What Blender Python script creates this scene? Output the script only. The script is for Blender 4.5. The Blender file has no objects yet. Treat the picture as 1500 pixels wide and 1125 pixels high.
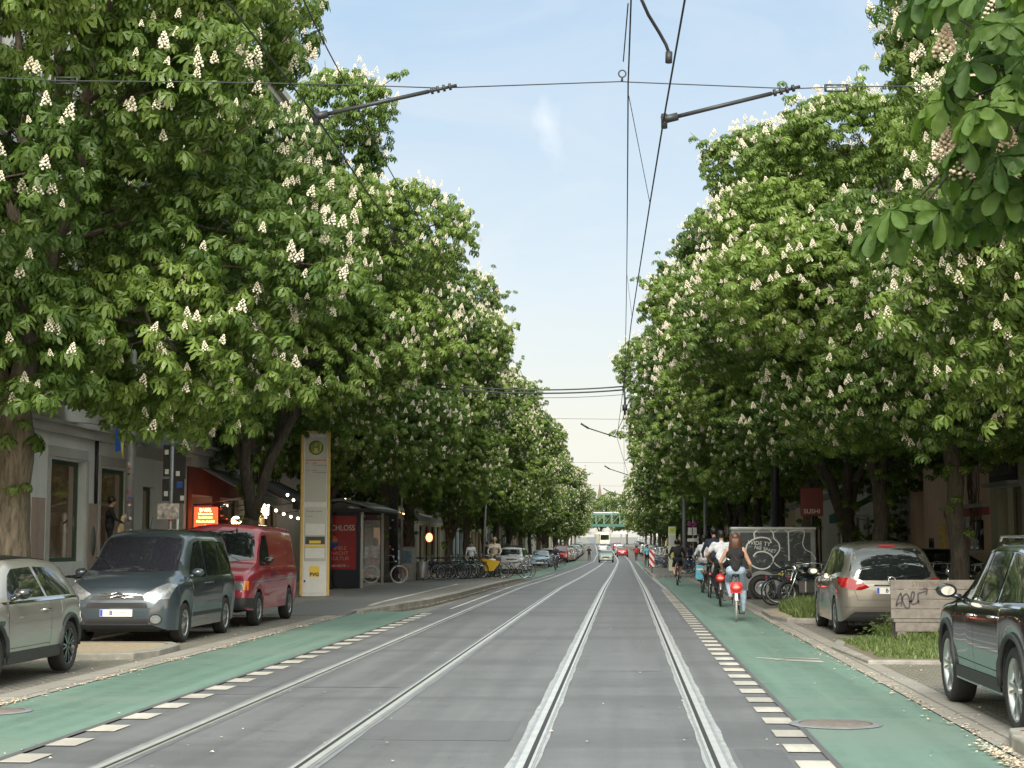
import bpy, bmesh, math, random, os
import numpy as np
from mathutils import Vector, Matrix, Euler
from mathutils.bvhtree import BVHTree
R = math.radians
random.seed(7); RNG = np.random.default_rng(11)
SC = bpy.context.scene
COL = SC.collection
FAST = os.environ.get('NOTREES')

# ---------------------------------------------------------------- camera
FPX = 2400.0; CAMH = 1.62
PITCH = math.atan(232/FPX); YAW = math.atan(165*math.cos(PITCH)/FPX)
cam_d = bpy.data.cameras.new('camera'); cam = bpy.data.objects.new('camera', cam_d); COL.objects.link(cam)
cam.location = (0, 0, CAMH); cam.rotation_euler = Euler((math.pi/2+PITCH, 0, YAW), 'XYZ')
cam_d.sensor_width = 36; cam_d.lens = FPX/1500*36; cam_d.clip_start = .1; cam_d.clip_end = 6000
SC.camera = cam
CM = cam.rotation_euler.to_matrix()

# the street's long profile: level, a shallow dip, then a rise; it bends a little to the left far off
_py = [-60, 40, 60, 89, 140, 205, 290, 400, 900]; _pz = [0, 0, -.03, -.24, -.5, -.73, -.45, .8, 4.5]
_bx = [0, 0, 0, 0, 0, -.05, -1.0, -3.2, -16]
def zr(y): return float(np.interp(y, _py, _pz))
def bx(y): return float(np.interp(y, _py, _bx))
def ray(u, v): return CM @ Vector(((u-750)/FPX, (562.5-v)/FPX, -1))
def P(u, v, Y):
    d = ray(u, v); t = Y/d.y; return (d.x*t, CAMH+d.z*t)
def G(u, v, h=0.0):
    d = ray(u, v); t = (h-CAMH)/d.z; return (d.x*t, d.y*t)

# ---------------------------------------------------------------- tagging
def tag(o, label=None, cat=None, group=None, kind=None):
    if label: o['label'] = label
    if cat: o['category'] = cat
    if group: o['group'] = group
    if kind: o['kind'] = kind
    return o
def empty(name, loc=(0, 0, 0), rz=0, parent=None):
    o = bpy.data.objects.new(name, None); COL.objects.link(o)
    o.location = loc; o.rotation_euler = (0, 0, rz); o.parent = parent; o.empty_display_size = .2
    return o
def thing(name, label, cat, loc=(0, 0, 0), rz=0, group=None):
    return tag(empty(name, loc, rz), label, cat, group)
def copy_tree(o, parent=None):
    c = o.copy(); COL.objects.link(c); c.parent = parent
    for ch in list(o.children): copy_tree(ch, c)
    return c
ORD = 'first second third fourth fifth sixth seventh eighth ninth tenth eleventh twelfth thirteenth fourteenth fifteenth sixteenth seventeenth eighteenth nineteenth twentieth'.split()
ORD += ['twenty-'+w for w in ORD[:9]] + ['thirtieth'] + ['thirty-'+w for w in ORD[:9]]

# ---------------------------------------------------------------- mesh builder
class MB:
    def __init__(s): s.v = []; s.f = []; s.m = []; s.sm = []
    def add(s, vs, fs, mat=0, smooth=False):
        n = len(s.v); s.v += [tuple(a) for a in vs]
        for f in fs: s.f.append(tuple(i+n for i in f)); s.m.append(mat); s.sm.append(smooth)
        return s
    def box(s, x0, x1, y0, y1, z0, z1, mat=0):
        vs = [(x, y, z) for z in (z0, z1) for y in (y0, y1) for x in (x0, x1)]
        return s.add(vs, [(0, 2, 3, 1), (4, 5, 7, 6), (0, 1, 5, 4), (2, 6, 7, 3), (0, 4, 6, 2), (1, 3, 7, 5)], mat)
    def obox(s, p0, p1, w, h, mat=0, up=(0, 0, 1)):
        p0 = Vector(p0); p1 = Vector(p1); d = (p1-p0).normalized(); u = Vector(up)
        if abs(d.dot(u)) > .98: u = Vector((1, 0, 0))
        a = d.cross(u).normalized()*w/2; b = d.cross(a).normalized()*h/2
        vs = [p+i*a+j*b for p in (p0, p1) for (i, j) in ((-1, -1), (1, -1), (1, 1), (-1, 1))]
        return s.add(vs, [(3, 2, 1, 0), (4, 5, 6, 7), (0, 1, 5, 4), (1, 2, 6, 5), (2, 3, 7, 6), (3, 0, 4, 7)], mat)
    def tube(s, pts, rad, n=8, mat=0, caps=True, smooth=True):
        pts = [Vector(p) for p in pts]
        if not hasattr(rad, '__len__'): rad = [rad]*len(pts)
        vs = []; prev = None
        for i, p in enumerate(pts):
            d = (pts[min(i+1, len(pts)-1)]-pts[max(i-1, 0)]).normalized()
            if prev is None:
                u = Vector((0, 0, 1)) if abs(d.z) < .9 else Vector((1, 0, 0)); a = d.cross(u).normalized()
            else: a = (prev-d*prev.dot(d)).normalized()
            prev = a; b = d.cross(a)
            for k in range(n):
                t = 2*math.pi*k/n; vs.append(p+rad[i]*(math.cos(t)*a+math.sin(t)*b))
        fs = []
        for i in range(len(pts)-1):
            for k in range(n):
                fs.append((i*n+k, i*n+(k+1) % n, (i+1)*n+(k+1) % n, (i+1)*n+k))
        s.add(vs, fs, mat, smooth)
        if caps:
            m = len(s.v)-len(vs)
            s.f.append(tuple(m+k for k in range(n))[::-1]); s.m.append(mat); s.sm.append(False)
            s.f.append(tuple(m+(len(pts)-1)*n+k for k in range(n))); s.m.append(mat); s.sm.append(False)
        return s
    def lathe(s, prof, c=(0, 0, 0), axis='z', n=24, mat=0, smooth=True, a0=0, a1=2*math.pi):
        """prof: list of (r, h) along the axis"""
        full = abs(a1-a0-2*math.pi) < 1e-6; m = n if full else n+1; vs = []
        for (r, h) in prof:
            for k in range(m):
                t = a0+(a1-a0)*k/n; x, y = r*math.cos(t), r*math.sin(t)
                q = {'z': (x, y, h), 'y': (x, h, y), 'x': (h, x, y)}[axis]
                vs.append((c[0]+q[0], c[1]+q[1], c[2]+q[2]))
        fs = []
        for i in range(len(prof)-1):
            for k in range(n):
                k2 = (k+1) % m
                fs.append((i*m+k, i*m+k2, (i+1)*m+k2, (i+1)*m+k))
        return s.add(vs, fs, mat, smooth)
    def torus(s, c, r, r2, axis='x', n=28, k=8, mat=0):
        return s.lathe([(r+r2*math.cos(2*math.pi*i/k), r2*math.sin(2*math.pi*i/k)) for i in range(k+1)], c, axis, n, mat)
    def prism(s, poly, h0, h1, axis='z', mat=0):
        n = len(poly)
        def q(a, b, h): return {'z': (a, b, h), 'y': (a, h, b), 'x': (h, a, b)}[axis]
        vs = [q(a, b, h0) for a, b in poly]+[q(a, b, h1) for a, b in poly]
        fs = [tuple(range(n))[::-1], tuple(range(n, 2*n))]+[(i, (i+1) % n, n+(i+1) % n, n+i) for i in range(n)]
        return s.add(vs, fs, mat)
    def ball(s, c, r, mat=0, n=12, m=8):
        rx, ry, rz = r if hasattr(r, '__len__') else (r, r, r)
        vs = [(c[0], c[1], c[2]-rz)]; fs = []
        for i in range(1, m):
            t = math.pi*i/m
            for k in range(n):
                a = 2*math.pi*k/n
                vs.append((c[0]+rx*math.sin(t)*math.cos(a), c[1]+ry*math.sin(t)*math.sin(a), c[2]-rz*math.cos(t)))
        vs.append((c[0], c[1], c[2]+rz))
        for k in range(n):
            fs.append((0, 1+(k+1) % n, 1+k)); fs.append((len(vs)-1, 1+(m-2)*n+k, 1+(m-2)*n+(k+1) % n))
            for i in range(m-2):
                fs.append((1+i*n+k, 1+i*n+(k+1) % n, 1+(i+1)*n+(k+1) % n, 1+(i+1)*n+k))
        return s.add(vs, fs, mat, True)
    def data(s, name, mats, fix=True, sharp=None):
        me = bpy.data.meshes.new(name); me.from_pydata(s.v, [], s.f)
        for m in (mats if isinstance(mats, (list, tuple)) else [mats]): me.materials.append(m)
        me.polygons.foreach_set('material_index', s.m); me.polygons.foreach_set('use_smooth', s.sm)
        if fix:
            bm = bmesh.new(); bm.from_mesh(me); bmesh.ops.recalc_face_normals(bm, faces=bm.faces); bm.to_mesh(me); bm.free()
        if sharp: me.set_sharp_from_angle(angle=R(sharp))
        me.update(); return me
    def build(s, name, mats, parent=None, loc=None, fix=True, bevel=0, sharp=None):
        o = bpy.data.objects.new(name, s.data(name, mats, fix, sharp)); COL.objects.link(o); o.parent = parent
        if loc: o.location = loc
        if bevel:
            b = o.modifiers.new('bevel', 'BEVEL'); b.width = bevel; b.segments = 2; b.limit_method = 'ANGLE'; b.angle_limit = R(50)
        return o

def text(name, s, size, mat, parent, loc, rot, align='CENTER', extr=.002, sx=1, bold=0):
    c = bpy.data.curves.new(name, 'FONT'); c.body = s; c.size = size; c.align_x = align; c.align_y = 'CENTER'
    c.extrude = extr; c.offset = bold; c.materials.append(mat)
    tmp = bpy.data.objects.new('tmp', c); COL.objects.link(tmp); me = bpy.data.meshes.new_from_object(tmp.evaluated_get(bpy.context.evaluated_depsgraph_get()))
    bpy.data.objects.remove(tmp); me.name = name; o = bpy.data.objects.new(name, me); COL.objects.link(o); o.parent = parent; o.location = loc
    o.rotation_euler = rot; o.scale = (sx, 1, 1); return o

# ---------------------------------------------------------------- materials
def nodes(name):
    m = bpy.data.materials.new(name); m.use_nodes = True; nt = m.node_tree; return m, nt, nt.nodes['Principled BSDF']
def mat(name, col, rough=.6, metal=0, spec=.5, coat=0, var=0, vscale=8, bump=0, bscale=60, emit=None, estr=0):
    m, nt, p = nodes(name); N = nt.nodes; L = nt.links
    p.inputs['Base Color'].default_value = (*col, 1); p.inputs['Roughness'].default_value = rough
    p.inputs['Metallic'].default_value = metal; p.inputs['Specular IOR Level'].default_value = spec
    if coat: p.inputs['Coat Weight'].default_value = coat; p.inputs['Coat Roughness'].default_value = .03
    if emit: p.inputs['Emission Color'].default_value = (*emit, 1); p.inputs['Emission Strength'].default_value = estr
    if var or bump: tc = N.new('ShaderNodeTexCoord')
    if var:
        n = N.new('ShaderNodeTexNoise'); n.inputs['Scale'].default_value = vscale; n.inputs['Detail'].default_value = 6; n.inputs['Roughness'].default_value = .65
        L.new(tc.outputs['Object'], n.inputs['Vector'])
        r = N.new('ShaderNodeMapRange'); r.inputs['From Min'].default_value = .3; r.inputs['From Max'].default_value = .7
        r.inputs['To Min'].default_value = 1-var; r.inputs['To Max'].default_value = 1+var; L.new(n.outputs['Fac'], r.inputs['Value'])
        h = N.new('ShaderNodeHueSaturation'); h.inputs['Color'].default_value = (*col, 1); L.new(r.outputs['Result'], h.inputs['Value'])
        L.new(h.outputs['Color'], p.inputs['Base Color'])
    if bump:
        n2 = N.new('ShaderNodeTexNoise'); n2.inputs['Scale'].default_value = bscale; n2.inputs['Detail'].default_value = 4
        L.new(tc.outputs['Object'], n2.inputs['Vector'])
        b = N.new('ShaderNodeBump'); b.inputs['Strength'].default_value = bump; b.inputs['Distance'].default_value = .01
        L.new(n2.outputs['Fac'], b.inputs['Height']); L.new(b.outputs['Normal'], p.inputs['Normal'])
    return m
def ramp(N, stops):
    r = N.new('ShaderNodeValToRGB'); e = r.color_ramp.elements
    while len(e) < len(stops): e.new(.5)
    for i, (p_, c) in enumerate(stops): e[i].position = p_; e[i].color = (*c, 1) if len(c) == 3 else c
    return r
def noise(N, L, co, scale, detail=5, rough=.6, dist=0):
    n = N.new('ShaderNodeTexNoise'); n.inputs['Scale'].default_value = scale; n.inputs['Detail'].default_value = detail
    n.inputs['Roughness'].default_value = rough; n.inputs['Distortion'].default_value = dist; L.new(co, n.inputs['Vector']); return n.outputs['Fac']
def mixc(N, L, fac, a, b, mode='MIX'):
    m = N.new('ShaderNodeMix'); m.data_type = 'RGBA'; m.blend_type = mode
    for s, i in ((fac, 0), (a, 6), (b, 7)):
        if isinstance(s, (int, float)): m.inputs[i].default_value = s
        elif isinstance(s, tuple): m.inputs[i].default_value = (*s, 1)
        else: L.new(s, m.inputs[i])
    return m.outputs[2]

def asphalt(name, col, grain=.25, streak=.18, rough=.6, tintcol=None):
    m, nt, p = nodes(name); N = nt.nodes; L = nt.links; tc = N.new('ShaderNodeTexCoord'); co = tc.outputs['Object']
    fine = noise(N, L, co, 42, 6, .85); mid = noise(N, L, co, 3.2, 6, .7)
    mp = N.new('ShaderNodeMapping'); mp.inputs['Scale'].default_value = (3.0, .07, 1); L.new(co, mp.inputs['Vector'])
    st = noise(N, L, mp.outputs['Vector'], 1.0, 5, .6)
    mp2 = N.new('ShaderNodeMapping'); mp2.inputs['Scale'].default_value = (.25, 1.1, 1); L.new(co, mp2.inputs['Vector'])
    pt = noise(N, L, mp2.outputs['Vector'], .5, 4, .55, .4)
    d = tuple(c*.62 for c in col); b = tuple(min(1, c*1.45) for c in col)
    c1 = mixc(N, L, ramp_out(N, L, fine, .35, .68), tuple(c*(1-grain) for c in col), tuple(c*(1+grain) for c in col))
    c2 = mixc(N, L, mul(N, L, ramp_out(N, L, mid, .42, .75), streak*1.6), c1, d)
    c3 = mixc(N, L, mul(N, L, ramp_out(N, L, st, .4, .75), streak*1.6), c2, b)
    c4 = mixc(N, L, mul(N, L, ramp_out(N, L, pt, .5, .62), streak*1.3), c3, tintcol or d)
    # fine transverse and wandering cracks
    v = N.new('ShaderNodeTexVoronoi'); v.feature = 'DISTANCE_TO_EDGE'; v.inputs['Scale'].default_value = .35
    wv = N.new('ShaderNodeVectorMath'); wv.operation = 'ADD'; L.new(co, wv.inputs[0])
    nn = N.new('ShaderNodeTexNoise'); nn.inputs['Scale'].default_value = 2.5; L.new(co, nn.inputs['Vector']); L.new(nn.outputs['Color'], wv.inputs[1])
    L.new(wv.outputs[0], v.inputs['Vector'])
    cr = ramp_out(N, L, v.outputs['Distance'], .004, .0)
    c5 = mixc(N, L, mul(N, L, cr, .55), c4, tuple(c*.4 for c in col))
    L.new(c5, p.inputs['Base Color'])
    rr = N.new('ShaderNodeMapRange'); rr.inputs['To Min'].default_value = rough-.12; rr.inputs['To Max'].default_value = rough+.12; L.new(st, rr.inputs['Value'])
    L.new(rr.outputs['Result'], p.inputs['Roughness'])
    bp = N.new('ShaderNodeBump'); bp.inputs['Strength'].default_value = .5; bp.inputs['Distance'].default_value = .006; L.new(fine, bp.inputs['Height']); L.new(bp.outputs['Normal'], p.inputs['Normal'])
    return m
def ramp_out(N, L, val, a, b):
    r = N.new('ShaderNodeMapRange'); r.inputs['From Min'].default_value = a; r.inputs['From Max'].default_value = b
    L.new(val, r.inputs['Value']); return r.outputs['Result']
def mul(N, L, a, k):
    m = N.new('ShaderNodeMath'); m.operation = 'MULTIPLY'; L.new(a, m.inputs[0])
    if isinstance(k, (int, float)): m.inputs[1].default_value = k
    else: L.new(k, m.inputs[1])
    return m.outputs[0]
def paving(name, c1, c2, mortar, bw, rh, msize=.012, rot=0, bump=.5, rough=.8, wear=.35, offset=.5, moss=None):
    m, nt, p = nodes(name); N = nt.nodes; L = nt.links; tc = N.new('ShaderNodeTexCoord'); co = tc.outputs['Object']
    mp = N.new('ShaderNodeMapping'); mp.inputs['Rotation'].default_value = (0, 0, rot); L.new(co, mp.inputs['Vector'])
    b = N.new('ShaderNodeTexBrick'); b.inputs['Scale'].default_value = 1; b.inputs['Brick Width'].default_value = bw; b.inputs['Row Height'].default_value = rh
    b.inputs['Mortar Size'].default_value = msize; b.inputs['Mortar Smooth'].default_value = .3; b.offset = offset
    b.inputs['Color1'].default_value = (*c1, 1); b.inputs['Color2'].default_value = (*c2, 1); b.inputs['Mortar'].default_value = (*mortar, 1)
    nz = N.new('ShaderNodeTexNoise'); nz.inputs['Scale'].default_value = 3; L.new(mp.outputs['Vector'], nz.inputs['Vector'])
    va = N.new('ShaderNodeVectorMath'); va.operation = 'MULTIPLY_ADD'; L.new(nz.outputs['Color'], va.inputs[0]); va.inputs[1].default_value = (.03, .03, 0); L.new(mp.outputs['Vector'], va.inputs[2])
    L.new(va.outputs[0], b.inputs['Vector'])
    w = noise(N, L, co, 1.3, 6, .7); f = noise(N, L, co, 45, 3, .6)
    c = mixc(N, L, mul(N, L, ramp_out(N, L, w, .45, .75), wear), b.outputs['Color'], tuple(x*.45 for x in c1))
    c = mixc(N, L, mul(N, L, ramp_out(N, L, f, .4, .7), .3), c, tuple(min(1, x*1.4) for x in c1))
    if moss: c = mixc(N, L, mul(N, L, b.outputs['Fac'], ramp_out(N, L, noise(N, L, co, .7, 4), .45, .6)), c, moss)
    L.new(c, p.inputs['Base Color']); p.inputs['Roughness'].default_value = rough
    bp = N.new('ShaderNodeBump'); bp.inputs['Strength'].default_value = bump; bp.inputs['Distance'].default_value = .01; bp.invert = True
    L.new(b.outputs['Fac'], bp.inputs['Height']); L.new(bp.outputs['Normal'], p.inputs['Normal'])
    return m
def plaster(name, col, stain=.25, rough=.85, scale=1.0):
    m, nt, p = nodes(name); N = nt.nodes; L = nt.links; tc = N.new('ShaderNodeTexCoord'); co = tc.outputs['Object']
    a = noise(N, L, co, .8*scale, 7, .7, .3); f = noise(N, L, co, 22, 4, .7)
    mp = N.new('ShaderNodeMapping'); mp.inputs['Scale'].default_value = (1.4, 1.4, .18); L.new(co, mp.inputs['Vector'])
    s = noise(N, L, mp.outputs['Vector'], 1.6, 6, .65)
    c = mixc(N, L, mul(N, L, ramp_out(N, L, a, .42, .72), stain*1.4), col, tuple(x*.55 for x in col))
    c = mixc(N, L, mul(N, L, ramp_out(N, L, s, .5, .75), stain*1.2), c, tuple(x*.5 for x in col))
    c = mixc(N, L, mul(N, L, ramp_out(N, L, f, .4, .7), .2), c, tuple(min(1, x*1.25) for x in col))
    L.new(c, p.inputs['Base Color']); p.inputs['Roughness'].default_value = rough
    bp = N.new('ShaderNodeBump'); bp.inputs['Strength'].default_value = .25; bp.inputs['Distance'].default_value = .01; L.new(f, bp.inputs['Height']); L.new(bp.outputs['Normal'], p.inputs['Normal'])
    return m
def carpaint(name, col, metal=.35, rough=.32):
    m, nt, p = nodes(name); N = nt.nodes; L = nt.links; tc = N.new('ShaderNodeTexCoord')
    d = noise(N, L, tc.outputs['Object'], 2.5, 5, .6)
    c = mixc(N, L, mul(N, L, ramp_out(N, L, d, .45, .8), .25), col, tuple(x*.7+.03 for x in col)); L.new(c, p.inputs['Base Color'])
    p.inputs['Metallic'].default_value = metal; p.inputs['Roughness'].default_value = rough
    p.inputs['Coat Weight'].default_value = 1; p.inputs['Coat Roughness'].default_value = .04
    return m

M = {}
M['asphalt'] = asphalt('asphalt', (.122, .124, .13), grain=.34, streak=.42, rough=.58)
M['strip_asphalt'] = asphalt('strip_asphalt', (.095, .095, .1), streak=.12, rough=.65)
M['green_lane'] = asphalt('green_lane', (.108, .178, .144), grain=.22, streak=.5, rough=.62, tintcol=(.15, .2, .17))
M['path_asphalt'] = asphalt('path_asphalt', (.13, .13, .13), streak=.12, rough=.7)
M['paint'] = asphalt('paint', (.46, .43, .38), grain=.25, streak=.5, rough=.6)
M['steel'] = mat('steel', (.8, .78, .75), .45, .85, var=.12, vscale=3)
M['steel_dull'] = mat('steel_dull', (.4, .41, .43), .45, .6, var=.2, vscale=3)
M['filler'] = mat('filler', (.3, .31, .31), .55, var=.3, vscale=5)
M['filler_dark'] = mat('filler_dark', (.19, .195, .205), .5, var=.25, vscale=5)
M['groove'] = mat('groove', (.025, .025, .025), .7)
M['kerb'] = mat('kerb', (.24, .225, .2), .8, var=.35, vscale=3, bump=.4, bscale=40)
M['slabs'] = paving('slabs', (.27, .25, .22), (.22, .205, .18), (.12, .11, .095), 1.0, .45, .02, math.pi/2, wear=.3)
M['cobbles'] = paving('cobbles', (.21, .19, .165), (.15, .138, .12), (.075, .07, .055), .14, .1, .014, 0, 1, wear=.45, moss=(.08, .09, .04))
M['pavers'] = paving('pavers', (.2, .195, .18), (.16, .155, .145), (.09, .085, .08), .11, .08, .01, .3, .8, wear=.3)
M['pave_slab'] = paving('pave_slab', (.25, .24, .22), (.21, .2, .185), (.1, .1, .09), .5, .5, .012, math.pi/4, .4, wear=.3)
M['sand'] = mat('sand', (.3, .245, .17), .95, var=.25, vscale=14, bump=.6, bscale=90)
M['soil'] = mat('soil', (.14, .115, .08), .95, var=.3, vscale=6, bump=.6)
M['ground'] = mat('ground', (.16, .155, .14), .9, var=.2, vscale=.3)
M['black'] = mat('black', (.015, .015, .016), .5)
M['blackgloss'] = mat('blackgloss', (.01, .01, .012), .12, coat=1)
M['darkmetal'] = mat('darkmetal', (.035, .037, .04), .45, .5, var=.2)
M['wire'] = mat('wire', (.03, .033, .038), .5, .4)
M['galv'] = mat('galv', (.3, .31, .32), .45, .6, var=.2)
M['chrome'] = mat('chrome', (.75, .75, .76), .1, 1)
M['alu'] = mat('alu', (.5, .51, .52), .3, .9)
M['rubber'] = mat('rubber', (.018, .018, .018), .75, var=.2, vscale=20)
M['plastic'] = mat('plastic', (.03, .031, .033), .6, var=.1)
M['white'] = mat('white', (.62, .61, .58), .5, var=.06)
M['cream'] = mat('cream', (.66, .62, .5), .4, var=.1)
M['yellow'] = mat('yellow', (.72, .47, .04), .45)
M['steleyellow'] = mat('steleyellow', (.55, .36, .09), .45, var=.1)
M['lensw'] = mat('lensw', (.2, .21, .22), .3, .4, coat=1, var=.35, vscale=28)
M['lensr'] = mat('lensr', (.25, .006, .008), .1, coat=1, var=.3, vscale=20, emit=(.6, .01, .01), estr=.03)
M['lenso'] = mat('lenso', (.75, .22, .02), .12, coat=1)
M['glow_red'] = mat('glow_red', (.8, .02, .01), .3, emit=(1, .07, .04), estr=3)
M['glow_warm'] = mat('glow_warm', (1, .75, .4), .3, emit=(1, .66, .3), estr=10)
M['glow_white'] = mat('glow_white', (1, .95, .85), .3, emit=(1, .88, .7), estr=9)
M['red'] = mat('red', (.42, .02, .025), .45)
M['red_sign'] = mat('red_sign', (.6, .03, .02), .4, emit=(.9, .06, .02), estr=1.6)
M['sign_text'] = mat('sign_text', (1, .7, .3), .4, emit=(1, .6, .18), estr=3.5)
M['blue'] = mat('blue', (.02, .08, .35), .45)
M['plateblue'] = mat('plateblue', (.02, .06, .4), .4)
M['woodb'] = mat('woodb', (.155, .137, .122), .85, var=.3, vscale=7, bump=.4, bscale=30)
M['dkgreen'] = mat('dkgreen', (.03, .075, .05), .5, var=.2)
M['awning'] = mat('awning', (.03, .13, .1), .8, var=.15)
M['greyawn'] = mat('greyawn', (.3, .3, .31), .8, var=.15)
M['stone'] = plaster('stone', (.4, .39, .37), .25)

def glass_mat(name, col=(.012, .014, .016), rough=.03, ior=1.75):
    m, nt, p = nodes(name); p.inputs['Base Color'].default_value = (*col, 1); p.inputs['Roughness'].default_value = rough
    p.inputs['IOR'].default_value = ior; p.inputs['Specular IOR Level'].default_value = .8; return m
M['carglass'] = glass_mat('carglass')
M['screen'] = glass_mat('screen', (.02, .02, .028), .03, 2.0)
M['winglass'] = glass_mat('winglass', (.04, .045, .05), .04, 1.9)
M['shopglass'] = glass_mat('shopglass', (.05, .035, .022), .04, 1.8); M['litglass'] = glass_mat('litglass', (.05, .035, .022), .04, 1.8)
pl_ = M['litglass'].node_tree.nodes['Principled BSDF']; pl_.inputs['Emission Color'].default_value = (1, .66, .34, 1); pl_.inputs['Emission Strength'].default_value = .03
nt_ = M['litglass'].node_tree; tc_ = nt_.nodes.new('ShaderNodeTexCoord'); mp_ = nt_.nodes.new('ShaderNodeMapping'); mp_.inputs['Scale'].default_value = (1, 1.6, .9); nt_.links.new(tc_.outputs['Object'], mp_.inputs['Vector'])
n_ = noise(nt_.nodes, nt_.links, mp_.outputs['Vector'], 1.7, 5, .6, 1.0); r_ = ramp(nt_.nodes, [(.36, (.02, .015, .01)), (.5, (.35, .2, .1)), (.58, (.12, .1, .08)), (.7, (1, .8, .5))]); nt_.links.new(n_, r_.inputs[0]); nt_.links.new(r_.outputs[0], pl_.inputs['Emission Color'])  # blotchy interior light painted into the pane as emission
m, nt, p = nodes('clearglass'); p.inputs['Base Color'].default_value = (.75, .8, .8, 1); p.inputs['Roughness'].default_value = .03; p.inputs['Transmission Weight'].default_value = 0
p.inputs['Alpha'].default_value = .28; M['clearglass'] = m

def bark_mat(name='bark', base=(.075, .062, .05)):
    m, nt, p = nodes(name); N = nt.nodes; L = nt.links; tc = N.new('ShaderNodeTexCoord')
    mp = N.new('ShaderNodeMapping'); mp.inputs['Scale'].default_value = (9, 9, 1.6); L.new(tc.outputs['Object'], mp.inputs['Vector'])
    a = noise(N, L, mp.outputs['Vector'], 1.6, 8, .75, .5); b = noise(N, L, tc.outputs['Object'], 1.2, 4, .6)
    c = mixc(N, L, ramp_out(N, L, a, .35, .68), tuple(x*.4 for x in base), tuple(x*1.7 for x in base))
    c = mixc(N, L, mul(N, L, ramp_out(N, L, b, .5, .75), .5), c, (.085, .095, .06)); L.new(c, p.inputs['Base Color']); p.inputs['Roughness'].default_value = .95
    bp = N.new('ShaderNodeBump'); bp.inputs['Strength'].default_value = 1; bp.inputs['Distance'].default_value = .04; L.new(a, bp.inputs['Height']); L.new(bp.outputs['Normal'], p.inputs['Normal'])
    return m
M['bark'] = bark_mat(); M['bark2'] = bark_mat('bark_pale', (.14, .115, .085))
def leaf_mat(name, dark, light, trans=.35):
    m, nt, p = nodes(name); N = nt.nodes; L = nt.links
    at = N.new('ShaderNodeAttribute'); at.attribute_name = 'tint'
    c = mixc(N, L, at.outputs['Fac'], dark, light); L.new(c, p.inputs['Base Color']); p.inputs['Roughness'].default_value = .42; p.inputs['Specular IOR Level'].default_value = .45
    t = N.new('ShaderNodeBsdfTranslucent'); c2 = mixc(N, L, 1.0, c, (1.0, 1.15, .45), 'MULTIPLY'); L.new(c2, t.inputs['Color'])
    mx = N.new('ShaderNodeMixShader'); mx.inputs[0].default_value = trans; L.new(p.outputs[0], mx.inputs[1]); L.new(t.outputs[0], mx.inputs[2])
    L.new(mx.outputs[0], N['Material Output'].inputs['Surface']); return m
M['leaf'] = leaf_mat('leaf', (.07, .13, .026), (.22, .31, .068), .42)
M['leaf2'] = leaf_mat('leaf_close', (.04, .09, .018), (.12, .2, .035), .45); M['leaf2'].node_tree.nodes['Principled BSDF'].inputs['Roughness'].default_value = .6
M['weed'] = leaf_mat('weed', (.06, .105, .03), (.2, .25, .085), .3)
M['blossom'] = mat('blossom', (.84, .77, .62), .8, var=.22, vscale=9)
# ================================================================ ground, road, rails
YS = [-30, -10, 0, 4, 8, 12, 16, 20, 25, 30, 36, 42, 50, 60, 72, 89, 105, 122, 140, 160, 182, 205, 230, 260, 290, 325, 360, 400, 450, 520, 620, 760, 900]
def stripm(mb, x0, x1, y0, y1, z, mat=0, h=0, ys=None):
    """a sheet between x0 and x1 (numbers or functions of y) that follows the street's profile; h>0 gives it kerb sides"""
    f0 = x0 if callable(x0) else (lambda y: x0); f1 = x1 if callable(x1) else (lambda y: x1)
    yy = sorted(set([y0, y1]+[y for y in (ys or YS) if y0 < y < y1])); vs = []
    for y in yy:
        zz = zr(y)+(z(y) if callable(z) else z); b = bx(y); vs += [(f0(y)+b, y, zz), (f1(y)+b, y, zz)]
        if h: vs += [(f0(y)+b, y, zz-h), (f1(y)+b, y, zz-h)]
    k = 4 if h else 2; fs = []
    for i in range(len(yy)-1):
        a = i*k; c = a+k; fs.append((a, a+1, c+1, c))
        if h: fs += [(a, c, c+2, a+2), (a+1, a+3, c+3, c+1)]
    if h: fs += [(0, 2, 3, 1)]; n = (len(yy)-1)*4; fs += [(n, n+1, n+3, n+2)]
    mb.add(vs, fs, mat)
def strip(name, x0, x1, y0, y1, z, m, h=0, kind='structure', ys=None):
    b = MB(); stripm(b, x0, x1, y0, y1, z, 0, h, ys); o = b.build(name, m, fix=False); 
    if kind: o['kind'] = kind
    return o
strip('ground', -420, 420, -30, 900, -.06, M['ground'])
strip('road', -4.62, 1.56, -30, 900, 0, M['asphalt'])
# green cycle lanes
strip('cycle_lane_left', -6.18, -4.66, -30, 38.5, .004, M['green_lane'])
strip('cycle_lane_left_far', lambda y: -6.25, -4.66, 78, 205, .004, M['green_lane'])
strip('cycle_lane_right', 1.54, 2.93, -30, 87, .004, M['green_lane'])
strip('cycle_lane_right_far', 1.54, 2.95, 125, 205, .004, M['green_lane'])
# gutters and parking bays
strip('gutter_left', -6.62, -6.18, -30, 40, .012, M['slabs'])
strip('parking_left', -9.0, -6.62, -30, 42, .008, M['cobbles'])
strip('parking_left_far', -9.3, -6.25, 78, 420, .008, M['cobbles'])
strip('gutter_right', 2.93, 3.36, -30, 87, .014, M['slabs'])
strip('parking_right', 3.36, 6.3, -30, 420, .008, M['cobbles'])
strip('pavement_left', -13.6, -9.0, -30, 420, .11, M['pave_slab'], .17)
strip('pavement_right', 6.3, 11.2, -30, 420, .11, M['pave_slab'], .17)
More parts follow.
